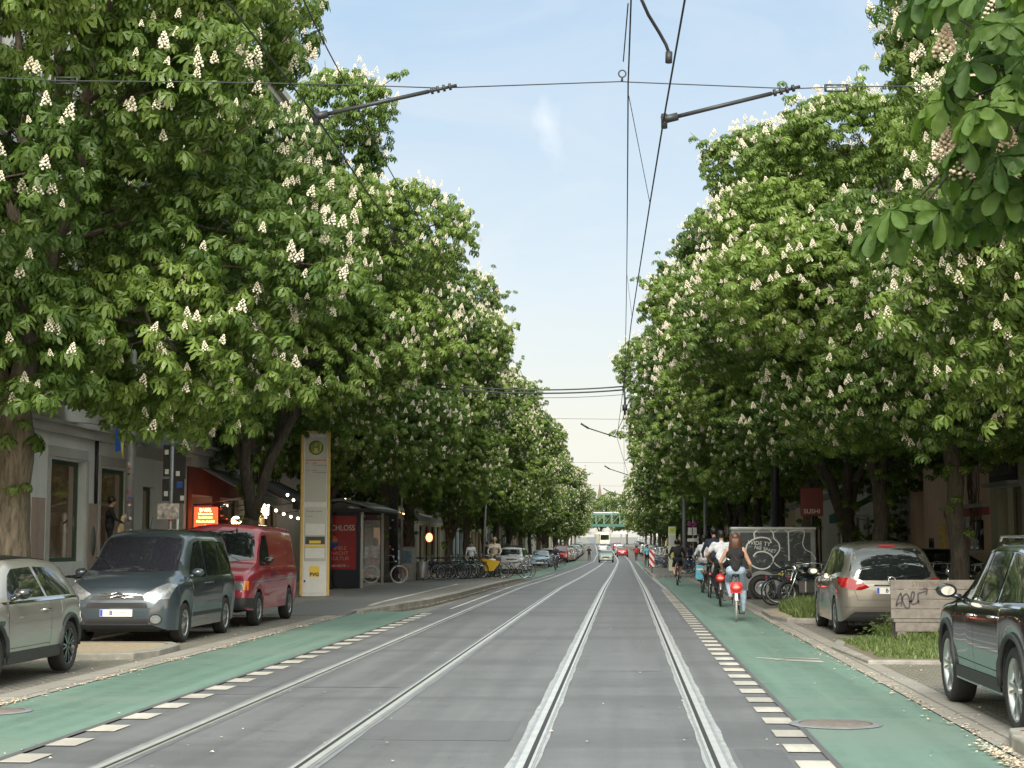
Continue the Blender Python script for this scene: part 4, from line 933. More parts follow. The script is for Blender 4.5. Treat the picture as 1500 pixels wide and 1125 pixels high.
# --- red panel van behind it
RV = dict(hw=.92, tw=.2, rw=.325, zw=.33, arch=.39, axles=(-1.46, 1.46), rim=dict(n=12, kind='disc', rim=.62), crown=.035, bulge=.01, clad=False,
    keys=[(-2.3, .5, 1.05, 1.5, .78, .8, .66), (-2.25, .34, 1.08, 1.86, .84, .86, .7), (-2.1, .32, 1.1, 1.92, .86, .9, .74), (-.5, .3, 1.12, 1.945, .89, .915, .76), (.55, .3, 1.12, 1.94, .89, .915, .76), (.8, .3, 1.12, 1.87, .89, .91, .74),
          (1.15, .3, 1.1, 1.52, .89, .91, .76), (1.4, .3, 1.08, 1.26, .89, .905, .8), (1.46, .3, 1.07, 1.22, .89, .9, .8), (1.95, .31, 1.0, 1.1, .87, .88, .78), (2.25, .33, .88, .93, .84, .84, .74), (2.33, .36, .66, .7, .8, .8, .7), (2.36, .4, .5, .52, .75, .76, .66)],
    side_glass=[[(1.3, 1.16), (.98, 1.52), (.78, 1.74), (.48, 1.76), (.46, 1.16)]], side_trim=[([(-2.2, .87), (-2.2, .9), (2.05, .87), (2.05, .84)], 'lensw')],
    screen=[(-.76, 1.27), (-.4, 1.24), (.4, 1.24), (.76, 1.27), (.7, 1.6), (.64, 1.8), (.3, 1.84), (-.3, 1.84), (-.64, 1.8), (-.7, 1.6)], rear=rrect(-.62, .62, 1.2, 1.75, .06),
    shut=[[(1.38, .36), (1.42, 1.1)], [(.4, .4), (.4, 1.8)], [(-.85, .4), (-.85, 1.84)], [(.3, 1.15), (-2.15, 1.13)], [(.3, 1.15), (.3, 1.82)], [(-.78, 1.2), (-.78, 1.8)], [(-2.0, 1.2), (-2.0, 1.8)]], handles=[(.52, 1.0), (.2, 1.0)], handlemat='black', mirror=(1.12, .95, 1.24), blackmirror=True, antenna=(.9, .3, 1.86),
    panels=[('xx', 1, 'headlight', rect(.42, .76, .7, .87), 'lensw', .01), ('xx', 1, 'indicator', rect(.765, .85, .7, .87), 'lenso', .012), ('x', 1, 'grille', rect(-.4, .4, .72, .86), 'black', .008), ('x', 1, 'bumper', rect(-.8, .8, .36, .56), 'plastic', .03),
            ('yy', 1, 'bumper_side', [(1.9, .34), (1.9, .54), (2.33, .56), (2.3, .38)], 'plastic', .02)])
t, bv = hatch(RV, 'panel_van', 'dark red panel van parked behind the steel-grey leisure van', (-8.0, 33.2, .012), R(-90), carpaint('paint_darkred', (.33, .014, .035), .1, .38))
b = MB(); b.tube([(1.5, -.1, 1.24), (1.28, -.5, 1.42)], .012, 5); b.build('wiper', M['black'], t)

# --- small two-tone hatchback at the left edge
M['roofblack'] = mat('roofblack', (.012, .011, .010), .3)
MINI = dict(hw=.865, tw=.2, rw=.31, zw=.31, arch=.36, axles=(-1.2475, 1.2475), rim=dict(n=7, kind='twin', rim=.7), rimmat='blackgloss', crown=.02, clad=True,
    keys=[(-1.86, .45, .88, .98, .62, .62, .5), (-1.8, .3, .9, 1.12, .76, .76, .55), (-1.6, .25, .92, 1.30, .82, .83, .56), (-1.3, .23, .92, 1.375, .84, .855, .58), (-.5, .22, .91, 1.41, .845, .86, .6), (.25, .22, .9, 1.40, .845, .86, .6), (.5, .22, .9, 1.32, .845, .86, .6),
          (.95, .22, .9, 1.02, .84, .85, .66), (1.02, .22, .895, .99, .84, .85, .66), (1.4, .23, .86, .93, .83, .83, .6), (1.75, .26, .78, .83, .74, .74, .55), (1.9, .3, .66, .7, .62, .64, .45)],
    side_glass=[[(.72, .95), (.42, 1.22), (.3, 1.28), (-.3, 1.3), (-.42, .95)], [(-.5, .95), (-.4, 1.3), (-1.05, 1.275), (-1.38, 1.0), (-1.36, .95)]],
    side_trim=[([(-1.5, .905), (-1.5, .925), (.95, .915), (.95, .895)], 'chrome'), ([(-.84, .23), (-.84, .36), (.84, .36), (.84, .23)], 'plastic')],
    screen=rrect(-.62, .62, 1.0, 1.3, .08), rear=rrect(-.5, .5, 1.0, 1.28, .08), shut=[[(.86, .36), (.84, .88)], [(-.48, .36), (-.52, .9)], [(.84, .4), (-.48, .4)]], handles=[(-.3, .8)], handlemat='chrome', mirror=(.68, .9, 1.0), blackmirror=True,
    panels=[('z', 1, 'black_roof', [(.42, -.52), (.44, 0), (.42, .52), (-1.3, .5), (-1.55, .35), (-1.6, 0), (-1.55, -.35), (-1.3, -.5)], 'roofblack', .006), ('xx', -1, 'tail_light', ell(.62, .76, .08, .13), 'lensr', .01), ('xx', 1, 'headlight', ell(.58, .68, .12, .12), 'lensw', .01),
            ('yy', 1, 'side_vent', rrect(.98, 1.14, .66, .72, .02), 'blackgloss', .012)])
t, bv = hatch(MINI, 'small_hatchback', 'silver-beige small car with black roof cut off by the left edge', (-7.75, 18.95, .03), R(-90), carpaint('paint_silverbeige', (.36, .34, .31), .5))
for s in (1, -1):
    for xa in (-1.2475, 1.2475):
        b = MB(); h = .03; pr = [(xa+.385*math.cos(math.pi*i/14), .31+.385*math.sin(math.pi*i/14)) for i in range(15)]; q = []
        for (x_, z_) in pr:
            r_ = bv.ray_cast(Vector((x_+ (x_-xa)*.06, s*3, z_+(z_-.31)*.06)), Vector((0, -s, 0)))[0]; q.append((x_, (r_.y if r_ else s*.84)+s*.004, z_))
        b.tube(q, .032, 6); b.build('arch_trim', M['plastic'], t)

# --- black SUV at the right edge, seen from behind
SUV = dict(hw=.945, tw=.24, rw=.365, zw=.365, arch=.43, axles=(-1.435, 1.435), rim=dict(n=5, kind='twin', rim=.74), crown=.02, clad=False,
    keys=[(-2.36, .5, .95, 1.02, .66, .66, .5), (-2.3, .38, 1.02, 1.12, .8, .8, .58), (-2.05, .3, 1.06, 1.36, .88, .89, .6), (-1.75, .29, 1.07, 1.53, .91, .925, .62), (-1.2, .28, 1.06, 1.6, .925, .94, .64), (-.4, .28, 1.04, 1.635, .925, .94, .66), (.25, .28, 1.03, 1.625, .925, .94, .66), (.55, .28, 1.02, 1.55, .925, .935, .65),
          (1.05, .28, 1.01, 1.24, .92, .93, .68), (1.3, .28, 1.0, 1.12, .92, .925, .7), (1.38, .28, .995, 1.1, .92, .925, .7), (1.8, .29, .95, 1.02, .9, .9, .64), (2.1, .32, .86, .92, .82, .82, .56), (2.28, .4, .7, .75, .66, .68, .45)],
    side_glass=[[(1.1, 1.065), (.7, 1.32), (.42, 1.475), (.16, 1.52), (.1, 1.065)], [(.04, 1.065), (.1, 1.52), (-.6, 1.52), (-.72, 1.07)], [(-.8, 1.075), (-.7, 1.515), (-1.15, 1.48), (-1.62, 1.25), (-1.75, 1.11)]],
    side_trim=[([(-1.8, 1.05), (-1.8, 1.068), (1.18, 1.055), (1.18, 1.037)], 'chrome'), ([(1.24, 1.05), (1.2, 1.075), (.74, 1.345), (.45, 1.50), (.12, 1.55), (-.7, 1.55), (-1.2, 1.51), (-1.7, 1.25), (-1.68, 1.235), (-1.18, 1.49), (-.7, 1.53), (.12, 1.53), (.44, 1.48), (.72, 1.325), (1.15, 1.065)], 'chrome'),
               ([(-.98, .3), (-.98, .42), (.98, .42), (.98, .3)], 'plastic')],
    screen=rrect(-.68, .68, 1.13, 1.5, .1), rear=rrect(-.56, .56, 1.15, 1.48, .1), shut=[[(1.02, .42), (1.0, .9), (.98, 1.03)], [(.02, .42), (.07, 1.05), (.12, 1.52)], [(-.96, .82), (-.86, 1.05), (-.76, 1.5)], [(1.0, .5), (-.9, .48)]], handles=[(.12, .93), (-.78, .95)], handlemat='chrome', mirror=(.86, .98, 1.12), blackmirror=True,
    panels=[('xx', -1, 'tail_light', [(.86, .9), (.5, .9), (.48, 1.0), (.78, 1.03), (.88, 1.0)], 'lensr', .012), ('yy', 1, 'tail_light_side', [(-2.3, .86), (-2.02, .92), (-1.98, 1.0), (-2.26, .99)], 'lensr', .012), ('x', -1, 'rear_bumper', rrect(-.7, .7, .4, .62, .08), 'plastic', .01), ('xx', 1, 'headlight', rrect(.48, .8, .72, .85, .04), 'lensw', .01)])
t, bv = hatch(SUV, 'sport_utility_car', 'black sport utility car with chrome window line at the right edge', (4.2, 15.72, .012), R(90), carpaint('paint_black', (.008, .01, .013), .2, .25))
for s in (1, -1):
    b = MB(); b.tube([(.35, s*.6, 1.63), (.2, s*.62, 1.665), (-1.1, s*.6, 1.655), (-1.3, s*.58, 1.6)], .016, 6); b.build('roof_rail', M['blackgloss'], t)
    for xa in (-1.435, 1.435):
        q = []
        for i in range(15):
            x_ = xa+.455*math.cos(math.pi*i/14); z_ = .365+.455*math.sin(math.pi*i/14); r_ = bv.ray_cast(Vector((x_+(x_-xa)*.05, s*3, z_+(z_-.365)*.05)), Vector((0, -s, 0)))[0]; q.append((x_, (r_.y if r_ else s*.92)+s*.002, z_))
        b = MB(); b.tube(q, .03, 6); b.build('arch_trim', M['plastic'], t)

# --- grey-brown people carrier, seen from behind
MPV = dict(hw=.905, tw=.205, rw=.32, zw=.32, arch=.37, axles=(-1.32, 1.32), rim=dict(n=7, kind='disc', rim=.68), crown=.025,
    keys=[(-2.14, .42, .82, .9, .64, .66, .56), (-2.08, .3, .9, 1.06, .78, .8, .6), (-1.95, .25, .97, 1.3, .84, .86, .62), (-1.72, .24, 1.0, 1.5, .87, .885, .62), (-1.4, .23, 1.0, 1.57, .885, .9, .63), (-.6, .22, .99, 1.61, .885, .905, .66), (.3, .22, .97, 1.605, .885, .905, .66), (.6, .22, .96, 1.54, .885, .9, .65),
          (1.1, .22, .96, 1.22, .885, .9, .68), (1.4, .22, .95, 1.07, .88, .89, .7), (1.5, .22, .94, 1.04, .88, .885, .7), (1.85, .24, .86, .93, .82, .82, .6), (2.1, .3, .7, .75, .66, .68, .45)],
    side_glass=[[(1.2, 1.0), (.8, 1.3), (.5, 1.47), (.2, 1.49), (.12, 1.0)], [(.05, 1.0), (.12, 1.49), (-.75, 1.49), (-.78, 1.02)], [(-.86, 1.04), (-.83, 1.48), (-1.3, 1.44), (-1.68, 1.2), (-1.7, 1.1)]],
    screen=rrect(-.66, .66, 1.1, 1.48, .1), rear=[(-.66, 1.02), (-.5, .955), (.5, .955), (.66, 1.02), (.7, 1.12), (.6, 1.42), (.5, 1.5), (-.5, 1.5), (-.6, 1.42), (-.7, 1.12)],
    shut=[[(1.1, .3), (1.1, .95)], [(.08, .3), (.08, 1.48)], [(-.9, .6), (-.8, 1.0), (-.8, 1.48)]], shut_rear=[[(-.74, .98), (-.62, .74), (-.58, .62), (.58, .62), (.62, .74), (.74, .98)], [(-.85, .5), (.85, .5)]], handles=[(.18, .9), (-.72, .92)], mirror=(1.0, .93, 1.05), antenna=(-1.25, 0, 1.6),
    panels=[('xx', -1, 'tail_light', [(.38, .84), (.52, .79), (.7, .79), (.84, .86), (.87, 1.0), (.7, .99), (.5, .92)], 'lensr', .012), ('yy', 1, 'tail_light_side', [(-2.1, .82), (-1.82, .93), (-1.8, 1.0), (-2.02, .99)], 'lensr', .01), ('x', -1, 'chrome_strip', rect(-.3, .3, .862, .885), 'chrome', .016),
            ('x', -1, 'brake_light', rrect(-.14, .14, 1.525, 1.555, .01), 'red', .012), ('x', -1, 'lower_bumper', rrect(-.72, .72, .26, .38, .04), 'plastic', .008), ('xx', 1, 'headlight', rrect(.5, .8, .7, .86, .05), 'lensw', .01)])
t, bv = hatch(MPV, 'people_carrier', 'grey-brown people carrier seen from behind beside the wooden bench', (4.58, 30.9, .012), R(90), carpaint('paint_greybrown', (.17, .155, .135), .55))
h = bv.ray_cast(Vector((-5, 0, .96)), Vector((1, 0, 0)))[0]; badge_ring(t, h.x-.03, .955, .06, -1)
h = bv.ray_cast(Vector((-5, 0, .76)), Vector((1, 0, 0)))[0]; plate(t, (h.x-.012, 0, .78), R(-90), 'B·VQ 1', 1)
b = MB(); b.tube([(h.x+.03, 0, .99), (h.x+.01, -.05, 1.0), (h.x+.05, -.5, 1.05)], .01, 5); b.build('wiper', M['black'], t)

# --- generic further cars
SED = dict(hw=.88, tw=.2, rw=.31, zw=.31, arch=.35, axles=(-1.3, 1.35), rim=dict(n=7, kind='disc', rim=.68), crown=.02,
    keys=[(-2.2, .42, .85, .9, .62, .64, .5), (-2.12, .3, .9, .98, .76, .78, .6), (-1.7, .24, .93, 1.06, .84, .86, .64), (-1.5, .23, .93, 1.1, .85, .87, .62), (-.95, .22, .93, 1.38, .86, .88, .58), (-.4, .22, .92, 1.43, .86, .88, .6), (.2, .22, .91, 1.42, .86, .88, .6), (.45, .22, .91, 1.34, .86, .88, .6), (1.05, .22, .9, 1.02, .86, .87, .66), (1.15, .22, .89, .99, .85, .86, .66), (1.7, .24, .82, .88, .82, .82, .6), (2.1, .3, .66, .72, .68, .7, .5)],
    side_glass=[[(.8, .95), (.45, 1.22), (.2, 1.32), (-.1, 1.33), (-.12, .95)], [(-.2, .95), (-.18, 1.33), (-.7, 1.3), (-1.2, 1.05), (-1.25, .96)]], screen=rrect(-.62, .62, 1.03, 1.34, .08), rear=rrect(-.58, .58, 1.12, 1.34, .06),
    shut=[[(.85, .3), (.85, .9)], [(-.15, .3), (-.15, 1.3)]], mirror=(.75, .9, 1.0), handles=[(-.05, .82)],
    panels=[('xx', -1, 'tail_light', rrect(.46, .76, .72, .86, .03), 'lensr', .012), ('xx', 1, 'headlight', rrect(.44, .74, .62, .76, .04), 'lensw', .012), ('x', 1, 'grille', rrect(-.36, .36, .48, .62, .03), 'black', .01), ('x', 1, 'number_plate', rect(-.26, .26, .38, .47), 'white', .016), ('x', -1, 'number_plate', rect(-.26, .26, .62, .72), 'white', .016)])
COLS = dict(silver=(.4, .41, .42), white=(.62, .62, .6), black=(.012, .012, .014), darkgrey=(.07, .075, .08), blue=(.03, .07, .2), red=(.4, .015, .02), green=(.22, .28, .22), beige=(.38, .34, .27), lightblue=(.3, .42, .55), orange=(.5, .2, .06))
PM = {k: carpaint('paint_'+k, v, .3) for k, v in COLS.items()}
PROTO = {}
def proto_car(kind):
    spec, nm = {'hatch': (MPV, 'parked_hatchback'), 'saloon': (SED, 'saloon_car'), 'van': (VAN, 'parked_van'), 'wagon': (RV, 'delivery_van')}[kind]
    if kind not in PROTO:
        s = dict(spec); s['shut'] = s['shut'][:3]; s['screenmat'] = 'carglass'; t, _ = hatch(s, nm, 'x', (0, 0, 0), 0, PM['silver']); PROTO[kind] = [t, False]
    return PROTO[kind]
def far_car(kind, x, y, face, colr, label, group='cars parked along the street', sc=1):
    pr = proto_car(kind); t = pr[0] if not pr[1] else copy_tree(pr[0]); pr[1] = True
    t.location = (x+bx(y), y, zr(y)+.012); sl = math.atan2(zr(y+2)-zr(y-2), 4); t.rotation_euler = (0, -sl*(1 if face > 0 else -1), R(90 if face > 0 else -90)); t.scale = (sc,)*3
    tag(t, label, 'car' if kind in ('hatch', 'saloon') else 'van', group)
    for c in t.children:
        if c.name.split('.')[0] in ('body', 'door_mirror', 'door_handle'):
            c.material_slots[0].link = 'OBJECT'; c.material_slots[0].material = PM[colr]
    return t
# moving cars
far_car('saloon', -2.1, 190, -1, 'green', 'pale green saloon driving towards the camera on the left track', 'cars driving along the street')
far_car('saloon', .2, 250, 1, 'red', 'red car seen from behind driving away in the middle of the road', 'cars driving along the street')
far_car('van', .1, 275, 1, 'silver', 'silver van just ahead of the red car driving away', 'cars driving along the street')
far_car('hatch', .3, 330, 1, 'red', 'small red car far off beyond the silver van', 'cars driving along the street')
far_car('hatch', -2.6, 320, -1, 'white', 'white car far off coming along the left track', 'cars driving along the street')
# parked, left
rk = random.Random(9); cl = ['silver', 'white', 'black', 'darkgrey', 'blue', 'darkgrey', 'silver', 'white', 'beige', 'black', 'lightblue']
far_car('hatch', -7.0, 102, -1, 'silver', 'silver hatchback parked first beyond the boarding platform', 'cars parked along the left side')
far_car('saloon', -7.1, 140, -1, 'lightblue', 'pale blue saloon parked beyond the motorcycle on the left', 'cars parked along the left side')
far_car('hatch', -7.1, 152, -1, 'beige', 'beige hatchback parked before the dark red van on the left', 'cars parked along the left side')
far_car('wagon', -7.2, 186, -1, 'red', 'dark red delivery van parked on the left further down the street', 'cars parked along the left side')
far_car('hatch', -7.1, 195, -1, 'orange', 'orange-tan car parked just behind the far red van on the left', 'cars parked along the left side')
y = 203; i = 0
while y < 345:
    far_car(rk.choice(['hatch', 'saloon', 'van']), -7.1+rk.uniform(-.1, .1), y, -1, cl[i % len(cl)], '%s vehicle parked far down the left side, %s beyond the orange-tan car' % (cl[i % len(cl)], ORD[i]), 'cars parked along the left side'); y += rk.uniform(5.4, 8.5)*(1 if y < 240 else 1.6); i += 1
# parked, right
far_car('hatch', 4.15, 73.5, 1, 'silver', 'silver hatchback parked beside the cyclists with its tailgate to us', 'cars parked along the right side')
far_car('saloon', 4.45, 81, 1, 'darkgrey', 'dark grey car parked in front of that silver hatchback on the right', 'cars parked along the right side')
far_car('hatch', 4.7, 88, 1, 'white', 'white hatchback parked behind the yellow-green stop pillar', 'cars parked along the right side')
far_car('saloon', 4.7, 128, 1, 'black', 'black car parked first beyond the right stop island', 'cars parked along the right side')
y = 135; i = 0
while y < 345:
    far_car(rk.choice(['hatch', 'saloon', 'van']), 4.5+rk.uniform(-.1, .1), y, 1, cl[(i+3) % len(cl)], '%s vehicle parked far down the right side, %s beyond the black car' % (cl[(i+3) % len(cl)], ORD[i]), 'cars parked along the right side'); y += rk.uniform(5.4, 8.5)*(1 if y < 240 else 1.6); i += 1
# a second car behind the first silver one, its tailgate standing open
b = MB(); b.add([(-.6, 0, 0), (.6, 0, 0), (.55, -.5, .14), (-.55, -.5, .14), (.46, -.95, .1), (-.46, -.95, .1), (-.6, 0, -.04), (.6, 0, -.04), (.55, -.5, .1), (-.55, -.5, .1), (.46, -.95, .06), (-.46, -.95, .06)],
    [(0, 1, 2, 3), (3, 2, 4, 5), (7, 6, 9, 8), (8, 9, 11, 10), (0, 6, 7, 1), (1, 7, 8, 2), (2, 8, 10, 4), (4, 10, 11, 5), (5, 11, 9, 3), (3, 9, 6, 0)])
oc = far_car('hatch', -7.1, 107.2, 1, 'darkgrey', 'dark grey hatchback with its tailgate standing open behind the silver one', 'cars parked along the left side')
tg = b.build('open_tailgate', PM['darkgrey'], oc); tg.location = (-1.35, 0, 1.6); tg.rotation_euler = (0, 0, R(-90))
# dark car seen past the trailer
far_car('saloon', 9.0, 47.5, 1, 'black', 'dark car roof showing between the trailer and the grey-brown car', 'cars parked along the right side').rotation_euler = (0, 0, R(10))
# ================================================================ people
def capsule_mb(b, p0, p1, r0, r1, n=10):
    p0 = Vector(p0); p1 = Vector(p1); d = p1-p0; L = max(d.length, 1e-4); d = d/L; pts = []; rr = []
    for i in range(4): a = math.pi/2*i/4; pts.append(p0-d*r0*math.cos(a)); rr.append(max(.0005, r0*math.sin(a)))
    pts.append(p0); rr.append(r0); pts.append(p0.lerp(p1, .5)); rr.append((r0+r1)/2); pts.append(p1); rr.append(r1)
    for i in range(1, 5): a = math.pi/2*i/4; pts.append(p1+d*r1*math.sin(a)); rr.append(max(.0005, r1*math.cos(a)))
    b.tube(pts, rr, n)
SKIN = mat('skin', (.42, .25, .17), .5, var=.08); SKIN2 = mat('skin_brown', (.2, .11, .07), .5)
def cloth(name, col): return mat('cloth_'+name, col, .9, var=.22, vscale=14, bump=.5, bscale=9)
CL = dict(black=cloth('black', (.012, .012, .014)), white=cloth('white', (.62, .63, .68)), denim=cloth('denim', (.26, .34, .43)), darkdenim=cloth('darkdenim', (.03, .045, .08)), navy=cloth('navy', (.02, .025, .045)), cream=cloth('cream', (.5, .44, .36)),
          red=cloth('red', (.4, .03, .03)), grey=cloth('grey', (.2, .2, .2)), khaki=cloth('khaki', (.17, .15, .1)), green=cloth('green', (.1, .5, .06)), teal=cloth('teal', (.12, .4, .5)), lilac=cloth('lilac', (.36, .34, .42)))
HAIR = dict(brown=mat('hair_brown', (.075, .033, .02), .5, var=.4, vscale=30), dark=mat('hair_dark', (.012, .01, .009), .5), fair=mat('hair_fair', (.35, .24, .12), .5, var=.3, vscale=30), grey=mat('hair_grey', (.3, .29, .28), .6))
SHOE = mat('shoe', (.03, .03, .03), .6); SHOEB = mat('shoe_brown', (.14, .08, .05), .6)
def person(label, loc, rz, J, wear, hair='dark', hairlen='short', sc=1.0, vox=.014, group=None, skin=None, fem=False):
    """J: joints; wear: dict torso/upperarm/forearm/hip/thigh/shin/foot -> material or None for skin"""
    t = thing('person', label, 'person', loc, rz, group); S = skin or SKIN; prims = []
    def c(p0, p1, r0, r1, tagm): prims.append((Vector(p0), Vector(p1), r0, r1, wear.get(tagm) or S))
    pel, che, nek, hed = [Vector(J[k]) for k in ('pelvis', 'chest', 'neck', 'head')]
    side = Vector(J.get('side', (1, 0, 0)))
    hw, sw = (.105, .155) if fem else (.09, .18)
    c(pel-side*hw, pel+side*hw, .106 if fem else .112, .106 if fem else .112, 'hip'); mid = pel.lerp(che, .5)
    c(pel+Vector((0, 0, .05)), mid, .125, .105 if fem else .12, 'torso'); c(mid-side*.05, mid+side*.05, .1, .1, 'torso'); c(mid, che, .11, .125, 'torso'); c(che-side*.08, che+side*.08, .115, .115, 'torso')
    c(che+Vector((0, 0, .1))-side*(sw-.04), che+Vector((0, 0, .1))+side*(sw-.04), .06, .06, 'shoulder' if 'shoulder' in wear else 'torso'); c(che+Vector((0, 0, .1)), nek, .075, .055, 'shoulder' if 'shoulder' in wear else 'torso')
    c(nek, hed-Vector((0, 0, .06)), .052, .05, 'neck')
    fw = Vector(J.get('face', (0, 1, 0))).normalized()
    c(hed-Vector((0, 0, .03))+fw*.015, hed+Vector((0, 0, .035))-fw*.01, .072, .088, 'head'); c(hed+fw*.05-Vector((0, 0, .07)), hed+fw*.035, .04, .055, 'head')
    c(hed+fw*.085+Vector((0, 0, .01)), hed+fw*.108-Vector((0, 0, .02)), .009, .014, 'head')
    sd = fw.cross(Vector((0, 0, 1))).normalized()
    for s in (1, -1): c(hed+sd*s*.083+Vector((0, 0, .01)), hed+sd*s*.086-Vector((0, 0, .025)), .016, .011, 'head')
    for s, k in ((1, 'R'), (-1, 'L')):
        sh = che+Vector((0, 0, .1))+side*s*sw; el, wr = Vector(J['elbow'+k]), Vector(J['wrist'+k]); lo = wear.get('loose', 1)
        c(sh, sh.lerp(el, .5), .055*lo, .048*lo, 'upperarm'); c(sh.lerp(el, .5), el, .045*(lo if wear.get('forearm') else 1), .04, 'lowsleeve' if 'lowsleeve' in wear else 'upperarm'); c(el, wr, .04, .027, 'forearm')
        hd = Vector(J.get('hand'+k, tuple((wr-el).normalized()))).normalized(); pa = wr+hd*.085; ax = hd.cross(side if abs(hd.dot(side)) < .9 else Vector((0, 0, 1))).normalized(); ax2 = hd.cross(ax).normalized()
        c(wr, pa-hd*.02, .026, .03, 'hand'); c(pa-hd*.03-ax2*.022, pa-hd*.03+ax2*.022, .018, .018, 'hand')
        for i, fl in enumerate((.062, .074, .07, .055)):
            b0 = pa+ax2*(.032-.021*i); m1 = b0+hd*fl*.5+ax*.004; m2 = m1+(hd*.55-ax*s*.8).normalized()*fl*.5; c(b0-hd*.01, m1, .0095, .0085, 'hand'); c(m1, m2, .0085, .007, 'hand')
        tb = wr+hd*.035+ax2*.028; c(tb, tb+(hd*.6+ax2*.8).normalized()*.05, .011, .009, 'hand')
        hp = pel+side*s*hw-Vector((0, 0, .03)); kn, an = Vector(J['knee'+k]), Vector(J['ankle'+k]); lg = wear.get('legloose', 1)
        c(hp, hp.lerp(kn, .55), .088, .07*lg, 'thigh'); c(hp.lerp(kn, .55), kn, .07*lg, .056*lg, 'kneepart' if 'kneepart' in wear else 'thigh'); c(kn, kn.lerp(an, .35), .056*lg, .055*lg, 'shin'); c(kn.lerp(an, .35), an, .055*lg, .036*max(1, lg*.95), 'shin')
        fd = Vector(J.get('foot'+k, (0, 1, 0))).normalized(); heel = an-Vector((0, 0, .05))-fd*.04; c(heel, an-Vector((0, 0, .055))+fd*.13, .036, .03, 'foot'); c(an, an-Vector((0, 0, .04)), .036, .038, 'foot')
    b = MB()
    for p in prims: capsule_mb(b, *p[:4])
    me0 = b.data('tmp', [S]); tmp = bpy.data.objects.new('tmp', me0); COL.objects.link(tmp)
    rm = tmp.modifiers.new('r', 'REMESH'); rm.mode = 'VOXEL'; rm.voxel_size = vox; sm = tmp.modifiers.new('s', 'SMOOTH'); sm.factor = .5; sm.iterations = 3
    dg = bpy.context.evaluated_depsgraph_get(); me = bpy.data.meshes.new_from_object(tmp.evaluated_get(dg)); bpy.data.objects.remove(tmp); me.name = 'person_body'
    mats = []; 
    for p in prims:
        if p[4] not in mats: mats.append(p[4])
    me.materials.clear()
    for m_ in mats: me.materials.append(m_)
    n = len(me.polygons); cen = np.empty(n*3, np.float32); me.polygons.foreach_get('center', cen); cen = cen.reshape(-1, 3); best = np.full(n, 1e9); mi = np.zeros(n, np.int32)
    for p in prims:
        a, d = np.array(p[0]), np.array(p[1]-p[0]); L2 = max(1e-9, (d*d).sum()); tt = np.clip(((cen-a)@d)/L2, 0, 1); q = np.linalg.norm(cen-(a+tt[:, None]*d), axis=1)-(p[2]+(p[3]-p[2])*tt)
        w = q < best; best[w] = q[w]; mi[w] = mats.index(p[4])
    me.polygons.foreach_set('material_index', mi); me.polygons.foreach_set('use_smooth', [True]*n)
    o = bpy.data.objects.new('body', me); COL.objects.link(o); o.parent = t
    # hair
    b = MB(); b.ball(hed+Vector((0, 0, .03))-fw*.018, (.102, .108, .098), 0, 14, 10)
    if hairlen == 'long':
        for i in range(9):
            a = -1.25+2.5*i/8; o0 = hed-fw*(.055*math.cos(a))+sd*.075*math.sin(a)+Vector((0, 0, .05)); b.tube([o0, o0-Vector((0, 0, .12))-fw*.03, o0-Vector((0, 0, .24))-fw*.035*math.cos(a)+sd*.02*math.sin(a), o0-Vector((0, 0, .33+.03*(i % 2)))-fw*.01], [.05, .052, .044, .012], 8)
    elif hairlen == 'bun': b.ball(hed+Vector((0, 0, .1))-fw*.06, .05, 0, 10, 8)
    elif hairlen == 'bob':
        for i in range(7):
            a = -1.5+3*i/6; o0 = hed-fw*(.05*math.cos(a))+sd*.07*math.sin(a)+Vector((0, 0, .03)); b.tube([o0, o0-Vector((0, 0, .13))], [.05, .03], 8)
    h = b.build('hair', HAIR[hair], t)
    t.scale = (sc,)*3; return t
def JJ(**k): return k
def riding(lean=.12, reach=.36, crank=0, armsL=1, armsR=1):
    """seated on an upright bicycle, forward = +y, saddle at z .95"""
    p = Vector((0, -.2, 1.02)); ch = Vector((0, -.2+lean, 1.36)); nk = ch+Vector((0, .03, .17)); hd = nk+Vector((0, .03, .16)); s, c_ = math.sin(crank), math.cos(crank)
    fr = Vector((.11, .07+.17*s, .3+.17*c_)); fl = Vector((-.11, .07-.17*s, .3-.17*c_)); an = lambda f: f+Vector((0, -.06, .09))
    def knee(hip, ank):
        m = hip.lerp(ank, .5); L = .43; h = math.sqrt(max(.002, L*L-((hip-ank).length/2)**2)); d = (ank-hip).normalized(); return m+Vector((0, -d.z, d.y)).normalized()*h
    hr, hl = p+Vector((.1, 0, -.03)), p+Vector((-.1, 0, -.03)); kr, kl = knee(hr, an(fr)), knee(hl, an(fl))
    wy = -.2+lean+reach
    J = JJ(pelvis=tuple(p), chest=tuple(ch), neck=tuple(nk), head=tuple(hd), elbowR=(.3, ch.y+.12, 1.18), wristR=(.27, wy, 1.08), elbowL=(-.3, ch.y+.12, 1.18), wristL=(-.27, wy, 1.08), kneeR=tuple(kr+Vector((.05, 0, 0))), kneeL=tuple(kl-Vector((.05, 0, 0))), ankleR=tuple(an(fr)), ankleL=tuple(an(fl)))
    return J
def standing(armR=0, armL=0, stride=.0):
    return JJ(pelvis=(0, 0, .95), chest=(0, .01, 1.3), neck=(0, .02, 1.47), head=(0, .05, 1.63), elbowR=(.25, .02+.15*armR, 1.13+.05*armR), wristR=(.24, .1+.3*armR, .9+.2*armR), elbowL=(-.25, .02+.15*armL, 1.13+.05*armL), wristL=(-.24, .1+.3*armL, .9+.2*armL),
              kneeR=(.1, .04+stride*.5, .5), kneeL=(-.1, .04-stride*.2, .5), ankleR=(.1, stride, .09), ankleL=(-.1, -stride, .09+abs(stride)*.1))

